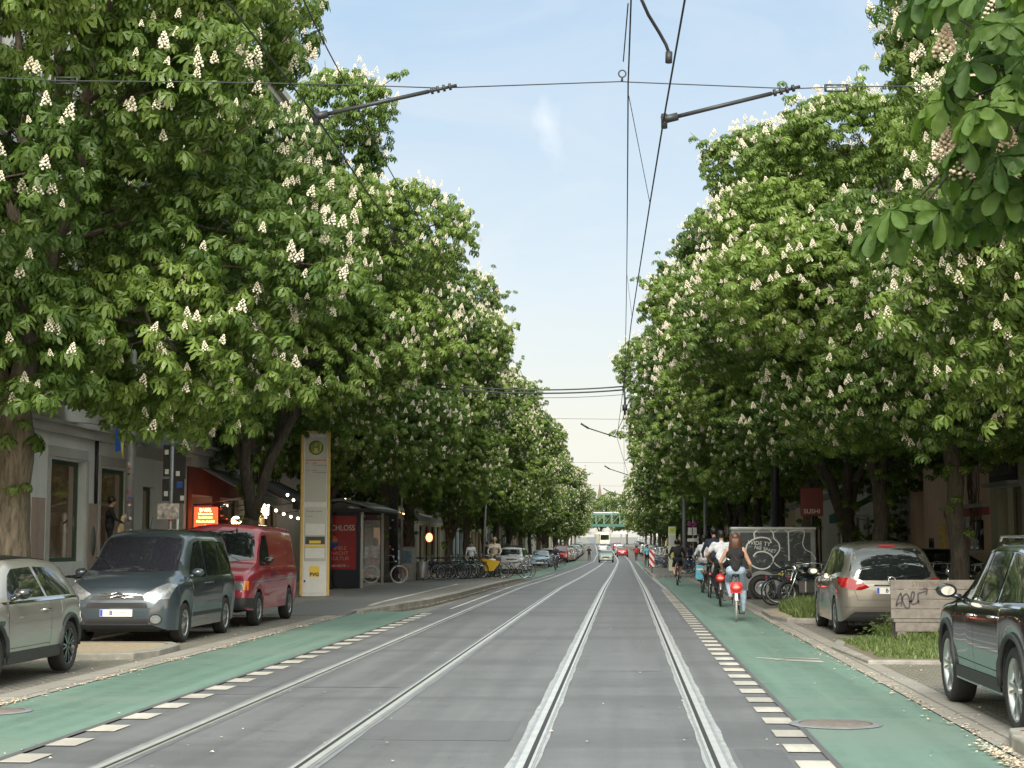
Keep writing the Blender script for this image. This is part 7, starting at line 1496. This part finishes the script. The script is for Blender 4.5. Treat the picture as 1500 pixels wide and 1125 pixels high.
bulbs('string_lights', [(-11.6+.35*math.cos(a*.8), 64+.1*a, 2.95+.35*math.sin(a*.8)) for a in range(9)], 'ring of reddish bulbs beside the tall stop pillar', 'glow_red', .03)
bulbs('string_lights', sag((-11.0, 79, 3.15), (-10.9, 100, 3.0), 34, .2), 'bright yellow light chain along the red cafe awning', 'glow_warm', .06)
# figure with guitar in the shop window, mannequin style person
gyY = sY(166, -13.2); gp = person('dark-haired man holding a pale guitar inside the second shop window', (-13.62, gyY, .1+.95), R(-70), standing(.8, .9), dict(torso=CL['black'], shoulder=CL['black'], upperarm=CL['black'], forearm=CL['black'], hip=CL['black'], thigh=CL['black'], shin=CL['black'], foot=SHOE), 'dark', 'short', 1.0, .02)
gp.location = (-13.3, gyY, 1.05)
t = thing('guitar', 'pale wooden guitar held by the man in the shop window', 'guitar', (-12.98, gyY+.12, 1.05), R(60)); b = MB(); b.ball((0, 0, .88), (.2, .05, .2)); b.ball((.06, 0, 1.15), (.15, .05, .15)); b.build('body', mat('guitarwood', (.55, .38, .22), .3), t); b = MB(); b.obox((.08, -.03, 1.2), (.2, -.03, 1.75), .05, .03); b.build('neck', M['woodb'], t); b = MB(); b.lathe([(0, 0), (.05, 0)], (.03, -.055, 1.02), 'y', 16); b.build('sound_hole', M['black'], t)
t = thing('flag', 'small blue and yellow flag hanging from the first balcony', 'flag', (-12.3, sY(166, -12.3), 4.35)); b = MB(); b.add([(0, -.02, 0), (0, .32, .02), (.05, .3, -.5), (0, 0, -.55)], [(0, 1, 2, 3)]); b.build('blue_band', M['blue'], t); b = MB(); b.add([(0, .33, .02), (.02, .6, .05), (.04, .5, -.7), (.05, .31, -.5)], [(0, 1, 2, 3)]); b.build('yellow_band', mat('flagy', (.6, .5, .1), .8), t); b = MB(); b.tube([(-1.2, .2, .2), (.1, .3, .1)], .015, 5); b.build('staff', M['galv'], t)
cs = ['white', 'stone', 'cream', 'bluegrey', 'yellow', 'white', 'olive', 'pink', 'cream', 'stone', 'white', 'orange']
y = yc; i = 0
rk = random.Random(12)
while y < 380:
    L_ = rk.uniform(16, 22); k = cs[i % 12]
    gr = [(1+q*3.4, 3.2+q*3.4, .3 if q % 2 else 0, 3.0, 'shop' if q % 2 else 'door') for q in range(int((L_-2)/3.4))]
    t = facade('apartment_house', '%s apartment house of the left row, %s beyond the restaurant house' % ({'stone': 'grey stone', 'bluegrey': 'blue-grey'}.get(k, k), ORD[i]), -1, -13.5, y, y+L_, rk.uniform(17.5, 20), PL[k], 4.0, gr, 4 if y < 150 else 3, M['shopglass'], (FG, M['black'], M['woodb'])[i % 3], balc=[(3, 6, 5.0), (3, 6, 8.5)] if i % 2 == 0 else ())
    if i < 2:
        if i == 0: awning(t, 1, 7.5, 3.9, 2.2, .9, M['greyawn'])
        else: pass
    y += L_; i += 1
# red cafe on the left
fz = thing('cafe_terrace', 'red cafe front with yellow-lit grey awning behind the parked bicycles', 'cafe', (-13.4, 79, zr(85)+.1)); b = MB(); b.box(.0, .12, 0, 20, 0, 3.1); b.build('red_front', mat('cafe_red', (.3, .03, .02), .5, var=.3), fz); awning(fz, 0, 20, 3.75, 2.6, .65, M['greyawn'])
for q in range(6): b = MB(); b.box(.12, .2, 1+q*3.1, 3.2+q*3.1, .4, 2.6); b.build('glazed_door', M['winglass' if q % 2 else 'cream'], fz)
b = MB(); b.box(1.9, 2.0, .1, 1.6, 2.2, 2.75); b.build('red_board', M['red'], fz); b = MB(); b.tube([(2.4, .1, 0), (2.4, .1, 3.0)], .04, 6); b.build('terrace_post', M['woodb'], fz)
for k_, (yy, zz_) in enumerate(((86, 1.9), (94, 1.9))): t = thing('lantern', 'round red paper lantern, %s under the red cafe awning' % ('nearer one' if k_ == 0 else 'farther one'), 'lantern', (-11.2, yy, 0)); b = MB(); b.ball((0, 0, zz_), (.2, .2, .26)); b.build('shade', mat('lantern_glow', (.8, .1, .05), .5, emit=(1, .2, .1), estr=2.5), t); b = MB(); b.tube([(0, 0, zz_+.26), (0, 0, 3.0)], .008, 4); b.build('cord', M['black'], t)
t = thing('patio_umbrella', 'folded dark red parasol behind the dark tram post', 'parasol', (P(545, 840, 72)[0], 72, zr(72)+.1)); b = MB(); b.lathe([(0, 3.1), (1.5, 2.55), (1.5, 2.3), (1.45, 2.5), (0, 3.0)], n=8); b.build('canopy', mat('darkredcloth', (.07, .02, .03), .9), t); b = MB(); b.tube([(0, 0, 0), (0, 0, 3)], .03, 6); b.build('pole', M['darkmetal'], t)
# --- right side row
XR = 11.0
def rY(u): return sY(u, XR)
ra, rb = rY(1560), rY(1452)
g = facade('corner_shop', 'weathered olive shop house with dark door and signboard at the right edge', 1, XR, ra, rb, 18, PL['olive'], 4.0, [(rY(1498)-ra, rY(1478)-ra, 0, 3.1, 'door'), (rY(1476)-ra, rY(1462)-ra, 0, 3.1, 'recess'), (.6, 2.0, .8, 3.0, 'shop')], 4, M['shopglass'], M['woodb'])
b = MB(); a0 = rY(1494)-ra; a1 = rY(1458)-ra; b.box(-.14, -.02, a0, a1, 3.28, 3.85); q = b.build('signboard', M['black'], g); text('shop_letters', 'KAUF DICH GLÜCKLICH', .3, M['galv'], q, (-.15, (a0+a1)/2, 3.56), (R(90), 0, R(-90)), sx=.85); b = MB(); b.box(-.35, 0, a0-.1, a1+.1, 3.16, 3.26); b.build('ledge', M['galv'], g)
rc = rY(1334)
g2 = facade('pink_house', 'pink plastered house with pale pilasters behind the slim chestnut trunk', 1, XR, rb, rc, 18, PL['pink'], 7.8, [(rY(1441)-rb, rY(1405)-rb, 1.2, 2.35, 'shop'), (rY(1438)-rb, rY(1432)-rb, 3.3, 5.0, 'shop'), (rY(1354)-rb, rY(1342)-rb, 0, 4.6, 'recess')], 3, M['winglass'], M['white'], fz0=8.3)
b = MB(); a0, a1 = .1, rY(1385)-rb; b.box(-.22, 0, a0, a1, 2.62, 2.74); b.build('ledge', M['stone'], g2); b = MB(); b.box(-.05, 0, a0, a1, 2.38, 2.62); b.build('rose_band', mat('roseband', (.4, .1, .12), .7, var=.3), g2); b = MB()
for u in (1425, 1413, 1400): s = rY(u)-rb; b.box(-.08, 0, s-.18, s+.18, 2.74, 7.7)
b.build('pilaster', M['cream'], g2)
rr = random.Random(3); pc_ = [M['white'], mat('poster_blue', (.2, .32, .5), .5, var=.4), mat('poster_grey', (.3, .3, .3), .6, var=.6), M['cream'], M['black'], mat('poster_pink', (.5, .2, .25), .6)]
for q in range(13): s = rY(1440)-rb+rr.uniform(0, 2.8); z_ = rr.uniform(1.25, 2.1); b = MB(); b.box(-.03-.004*q, -.02-.004*q, s, s+rr.uniform(.25, .5), z_, min(2.33, z_+rr.uniform(.3, .6))); b.build('poster', pc_[q % 6], g2)
s = rY(1381)-rb; b = MB(); b.box(-.05, 0, s-.35, s+.45, .9, 2.2); q = b.build('yellow_poster', M['yellow'], g2)
for z_ in (1.1, 1.35, 1.6, 1.85, 2.08): b = MB(); b.box(-.056, -.05, s-.28, s+.38, z_-.03, z_+.03); b.build('poster_line', M['white'], q)
b = MB(); s = rY(1366)-rb; 
for k_ in range(5): b.tube([(-.012, s-.3+.2*k_, 1.2+.1*(k_ % 2)), (-.012, s-.2+.2*k_, 1.7), (-.012, s-.1+.2*k_, 1.25)], .012, 4)
b.build('wall_scrawl', M['black'], g2)
# creeper stems on the pink wall
t = thing('creeper', 'bare climbing creeper stems on the pink wall right of the slim trunk', 'climbing plant', (XR-.1, rY(1432), .1)); b = MB(); rr = random.Random(6)
for k_ in range(16):
    p = Vector((0, rr.uniform(-.6, .6), rr.uniform(1.5, 3))); pts = [p]
    for j in range(7): p = p+Vector((rr.uniform(-.03, .01), rr.uniform(-.35, .35), rr.uniform(.15, .5))); p.x = min(0, p.x); pts.append(p)
    b.tube(pts, [.022-.0025*j for j in range(8)], 4)
b.build('stems', M['bark2'], t)
rd = rc+9.5
g3 = facade('awning_house', 'grey house with deep green awning and lattice balcony on the right', 1, XR, rc, rd, 18, PL['stone'], 4.2, [(.8, 3.4, 0, 3.0, 'recess'), (4.4, 7.4, .3, 3.0, 'shop')], 4, M['winglass'], M['white'], balc=[(.5, 5.0, 4.4)]); awning(g3, .4, 5.5, 3.9, 2.4, 1.15, M['awning'], f=-1, val=.35)
t = thing('climbing_shrub', 'dark green shrub growing up beside the green awning house', 'shrub', (XR-.8, rc+1.0, .1))
V, F, T = scatter(ROS, RNG.normal(size=(150, 3))*np.array([.45, .7, .9])+np.array([0, 0, 1.5]), RNG.normal(size=(150, 3))*.4+np.array([0, 0, 1]), RNG.uniform(.45, .7, 150), RNG.uniform(.1, .5, 150)); npmesh('foliage', V, F, None, M['leaf'], T, t); b = MB(); b.tube([(0, 0, 0), (0, .1, 1.5)], .05, 6); b.tube([(0, .3, 0), (.1, .4, 1.9)], .04, 6); b.build('stem', M['bark'], t)
cs = ['white', 'cream', 'yellow', 'white', 'orange', 'stone', 'pink', 'white', 'cream', 'bluegrey', 'yellow', 'stone']; y = rd; i = 0
while y < 380:
    L_ = rk.uniform(14, 20); k = cs[i % 12]; gr = [(1+q*3.4, 3.2+q*3.4, .3 if q % 2 else 0, 3.0, 'shop' if q % 2 else 'door') for q in range(int((L_-2)/3.4))]
    t = facade('apartment_house', '%s apartment house of the right row, %s beyond the green awning house' % ({'stone': 'grey stone', 'bluegrey': 'blue-grey'}.get(k, k), ORD[i]), 1, XR, y, y+L_, rk.uniform(17, 20), PL[k], 4.0, gr, 4 if y < 150 else 3, M['winglass'], (M['white'], M['black'], FG)[i % 3])
    if i == 0:
        b = MB(); b.torus((0, 0, 0), .55, .03, 'x', 28, 6); b.v = [(x_-.04, y_*1.4+6.5, z_+3.2) for x_, y_, z_ in b.v]; q = b.build('speech_bubble', M['black'], t); b = MB(); b.tube([(-.04, 5.9, 2.75), (-.04, 5.6, 2.3), (-.04, 6.4, 2.68)], .03, 5); b.build('bubble_tail', M['black'], q)
    y += L_; i += 1
# nearer houses just outside the frame cast their shade and show in reflections
facade('apartment_house', 'cream apartment house opposite the small car, mostly outside the picture', 1, XR, 24, ra, 18, PL['cream'], 4.0, [(2, 5, .5, 3, 'shop'), (7, 10, .5, 3, 'shop')], 4, M['winglass'], M['white'])
facade('apartment_house', 'grey apartment house at the left edge behind the small car', -1, -13.5, 12, y0_ if False else sY(-60), 18, PL['cream'], 4.0, [(2, 5, .5, 3, 'shop'), (7, 10, .5, 3, 'shop')], 4, M['winglass'], M['white'])
# --- closing view: viaduct, tram and stop, far trees
YV = 418; zb = zr(YV); cxv = bx(YV)-1.5
v = thing('railway_viaduct', 'green steel railway viaduct closing the far end of the street', 'viaduct', (cxv, YV, zb)); gm = mat('viaduct_green', (.035, .1, .075), .6, var=.2)
b = MB(); b.box(-26, 26, -3, 3, 4.6, 5.3); b.build('deck', gm, v)
b = MB(); b.box(-26, 26, -3.1, -2.9, 7.6, 7.95)
for i in range(27): x_ = -26+2*i; b.box(x_-.1, x_+.1, -3.1, -2.9, 5.3, 7.6); b.obox((x_, -3, 5.3), (x_+2, -3, 7.6), .1, .1)
b.build('lattice_girder', mat('viaduct_pale', (.12, .24, .19), .6), v); b = MB(); b.box(-26, 26, -3.4, 3.4, 8.0, 8.3); b.build('upper_edge', mat('pale_edge', (.5, .6, .5), .6), v)
for x_ in (-20, -9, 9, 20): b = MB(); b.box(x_-.5, x_+.5, -1, 1, -1, 4.6); b.build('pier', M['stone'], v)
t = thing('tram', 'pale yellow-fronted tram standing small under the far viaduct', 'tram', (bx(390)-1.7, 392, zr(392))); b = MB(); b.box(-1.15, 1.15, 0, 26, .5, 3.3); b.build('car_body', M['cream'], t, bevel=.15); b = MB(); b.box(-1.0, 1.0, -.03, 0, 1.5, 2.7); b.build('windscreen', M['carglass'], t); b = MB(); b.box(-1.1, 1.1, -.04, 0, .6, 1.35); b.build('yellow_front', M['cream'], t)
t = thing('stop_shelter', 'white flat-roofed shelter beside the far tram under the viaduct', 'shelter', (bx(380)+2.0, 386, zr(386))); b = MB(); b.box(-1.8, 1.4, -1, 1, 2.9, 3.5); b.build('roof', M['white'], t); b = MB(); b.box(-.1, .1, -.1, .1, 0, 2.9); b.box(1.0, 1.1, -.1, .1, 0, 2.9); b.build('post', M['galv'], t)
t = thing('stop_shelter', 'white flat-roofed shelter on the far left under the viaduct', 'shelter', (bx(380)-4.0, 380, zr(380))); b = MB(); b.box(-1.6, 1.6, -1, 1, 2.9, 3.5); b.build('roof', M['white'], t); b = MB(); b.box(-.1, .1, -.1, .1, 0, 2.9); b.build('post', M['galv'], t)
if not FAST:
    for i, (dx, yy, s) in enumerate(((-9, 440, 1.0), (-2, 452, 1.05), (5, 445, .95), (12, 440, 1.1), (-16, 436, 1.1), (19, 450, 1.1), (-24, 446, 1.1), (27, 440, 1.2))):
        t = copy_tree(K[i % 4]); t.location = (bx(yy)+dx, yy, zr(yy)); t.rotation_euler = (0, 0, i*1.3); t.scale = (s,)*3; tag(t, 'rounded tree beyond the viaduct, %s from the left' % ORD[[2, 3, 4, 5, 1, 6, 0, 7][i]], 'tree', 'far trees beyond the viaduct')
t = thing('church_tower', 'pale pointed tower rising behind the last trees on the left', 'tower', (-7.0, 470, zr(450))); t.scale = (.6, .6, .58); b = MB(); b.box(-2, 2, -2, 2, 0, 17); b.build('shaft', PL['olive'], t); b = MB(); b.add([(-2.2, -2.2, 17), (2.2, -2.2, 17), (2.2, 2.2, 17), (-2.2, 2.2, 17), (0, 0, 30)], [(0, 1, 4), (1, 2, 4), (2, 3, 4), (3, 0, 4), (3, 2, 1, 0)]); b.build('spire', M['bark2'], t)
# ================================================================ light and sky
EL, AZ = R(38), R(182)     # veiled sun high behind the camera; AZ clockwise from +Y
w = bpy.data.worlds.new('World'); SC.world = w; w.use_nodes = True; nt = w.node_tree; N = nt.nodes; L = nt.links
bg = N['Background']; sky = N.new('ShaderNodeTexSky'); sky.sky_type = 'NISHITA'; sky.sun_disc = False; sky.sun_elevation = EL; sky.sun_rotation = AZ
sky.air_density = 1.0; sky.dust_density = 1.6; sky.ozone_density = 1.5; sky.altitude = 100
tc = N.new('ShaderNodeTexCoord'); sp = N.new('ShaderNodeSeparateXYZ'); L.new(tc.outputs['Generated'], sp.inputs[0])
# thin high cloud: pale veil, thicker and warmer towards the horizon
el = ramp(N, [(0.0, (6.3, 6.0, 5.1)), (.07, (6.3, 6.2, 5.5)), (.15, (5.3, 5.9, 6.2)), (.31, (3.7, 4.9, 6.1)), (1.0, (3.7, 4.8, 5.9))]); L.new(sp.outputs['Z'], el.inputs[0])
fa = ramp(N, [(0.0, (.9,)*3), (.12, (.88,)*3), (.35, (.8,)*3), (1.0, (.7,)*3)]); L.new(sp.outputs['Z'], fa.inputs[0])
mp = N.new('ShaderNodeMapping'); mp.inputs['Scale'].default_value = (3.0, 3.0, 9); L.new(tc.outputs['Generated'], mp.inputs['Vector'])
n1 = noise(N, L, mp.outputs['Vector'], 1.8, 7, .6, .8); cl = ramp_out(N, L, n1, .42, .72)
c = mixc(N, L, fa.outputs[0], sky.outputs[0], el.outputs[0])
c = mixc(N, L, mul(N, L, cl, .3), c, (6.3, 6.3, 6.2))
# one small bright wisp
wd = ray(808, 190).normalized(); vm = N.new('ShaderNodeVectorMath'); vm.operation = 'SUBTRACT'; L.new(tc.outputs['Generated'], vm.inputs[0]); vm.inputs[1].default_value = tuple(wd)
nz = N.new('ShaderNodeTexNoise'); nz.inputs['Scale'].default_value = 30; nz.inputs['Detail'].default_value = 5; L.new(tc.outputs['Generated'], nz.inputs['Vector'])
va = N.new('ShaderNodeVectorMath'); va.operation = 'MULTIPLY_ADD'; L.new(nz.outputs['Color'], va.inputs[0]); va.inputs[1].default_value = (.045, .045, .045); L.new(vm.outputs[0], va.inputs[2])
sb = N.new('ShaderNodeVectorMath'); sb.operation = 'SUBTRACT'; L.new(va.outputs[0], sb.inputs[0]); sb.inputs[1].default_value = (.0225, .0225, .0225)
mm = N.new('ShaderNodeMapping'); mm.vector_type = 'POINT'; mm.inputs['Rotation'].default_value = (0, R(20), 0); mm.inputs['Scale'].default_value = (1.9, 1, .62); L.new(sb.outputs[0], mm.inputs['Vector'])
ln = N.new('ShaderNodeVectorMath'); ln.operation = 'LENGTH'; L.new(mm.outputs[0], ln.inputs[0]); wf = ramp_out(N, L, ln.outputs['Value'], .017, .0)
c = mixc(N, L, mul(N, L, wf, .34), c, (8.2, 8.2, 8.2))
# out-of-view sky boosted and warmed overhead and behind, added fill for the tree shade
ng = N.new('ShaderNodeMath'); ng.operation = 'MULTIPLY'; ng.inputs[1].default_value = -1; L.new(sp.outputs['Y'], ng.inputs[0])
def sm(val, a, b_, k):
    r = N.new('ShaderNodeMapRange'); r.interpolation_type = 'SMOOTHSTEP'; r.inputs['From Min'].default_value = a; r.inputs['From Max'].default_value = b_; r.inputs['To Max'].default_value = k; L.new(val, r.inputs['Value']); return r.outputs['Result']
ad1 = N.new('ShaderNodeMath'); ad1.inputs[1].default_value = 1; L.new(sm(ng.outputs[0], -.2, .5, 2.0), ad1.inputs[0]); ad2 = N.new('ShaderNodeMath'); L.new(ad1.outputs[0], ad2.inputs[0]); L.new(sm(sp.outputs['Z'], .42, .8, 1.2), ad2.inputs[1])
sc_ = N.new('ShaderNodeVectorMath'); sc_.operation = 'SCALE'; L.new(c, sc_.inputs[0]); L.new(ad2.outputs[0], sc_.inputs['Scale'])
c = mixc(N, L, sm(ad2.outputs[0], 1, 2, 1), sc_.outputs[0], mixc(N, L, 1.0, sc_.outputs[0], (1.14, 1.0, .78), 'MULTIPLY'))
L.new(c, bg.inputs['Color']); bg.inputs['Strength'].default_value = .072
sd = bpy.data.lights.new('sun', 'SUN'); so = bpy.data.objects.new('sun', sd); COL.objects.link(so)
sd.energy = 2.2; sd.angle = R(28); sd.color = (1, .93, .82)
dv = Vector((math.sin(AZ)*math.cos(EL), math.cos(AZ)*math.cos(EL), math.sin(EL))); so.rotation_euler = (-dv).to_track_quat('-Z', 'Y').to_euler()
SC.view_settings.view_transform = 'Standard'; SC.view_settings.look = 'None'; SC.view_settings.exposure = 1.1; SC.view_settings.gamma = 1; SC.view_settings.use_curve_mapping = False
SC.cycles.max_bounces = 7; SC.cycles.diffuse_bounces = 4; SC.cycles.glossy_bounces = 3; SC.cycles.transmission_bounces = 4; SC.cycles.transparent_max_bounces = 6
SC.cycles.use_denoising = True
try: SC.cycles.denoiser = 'OPENIMAGEDENOISE'
except Exception: pass
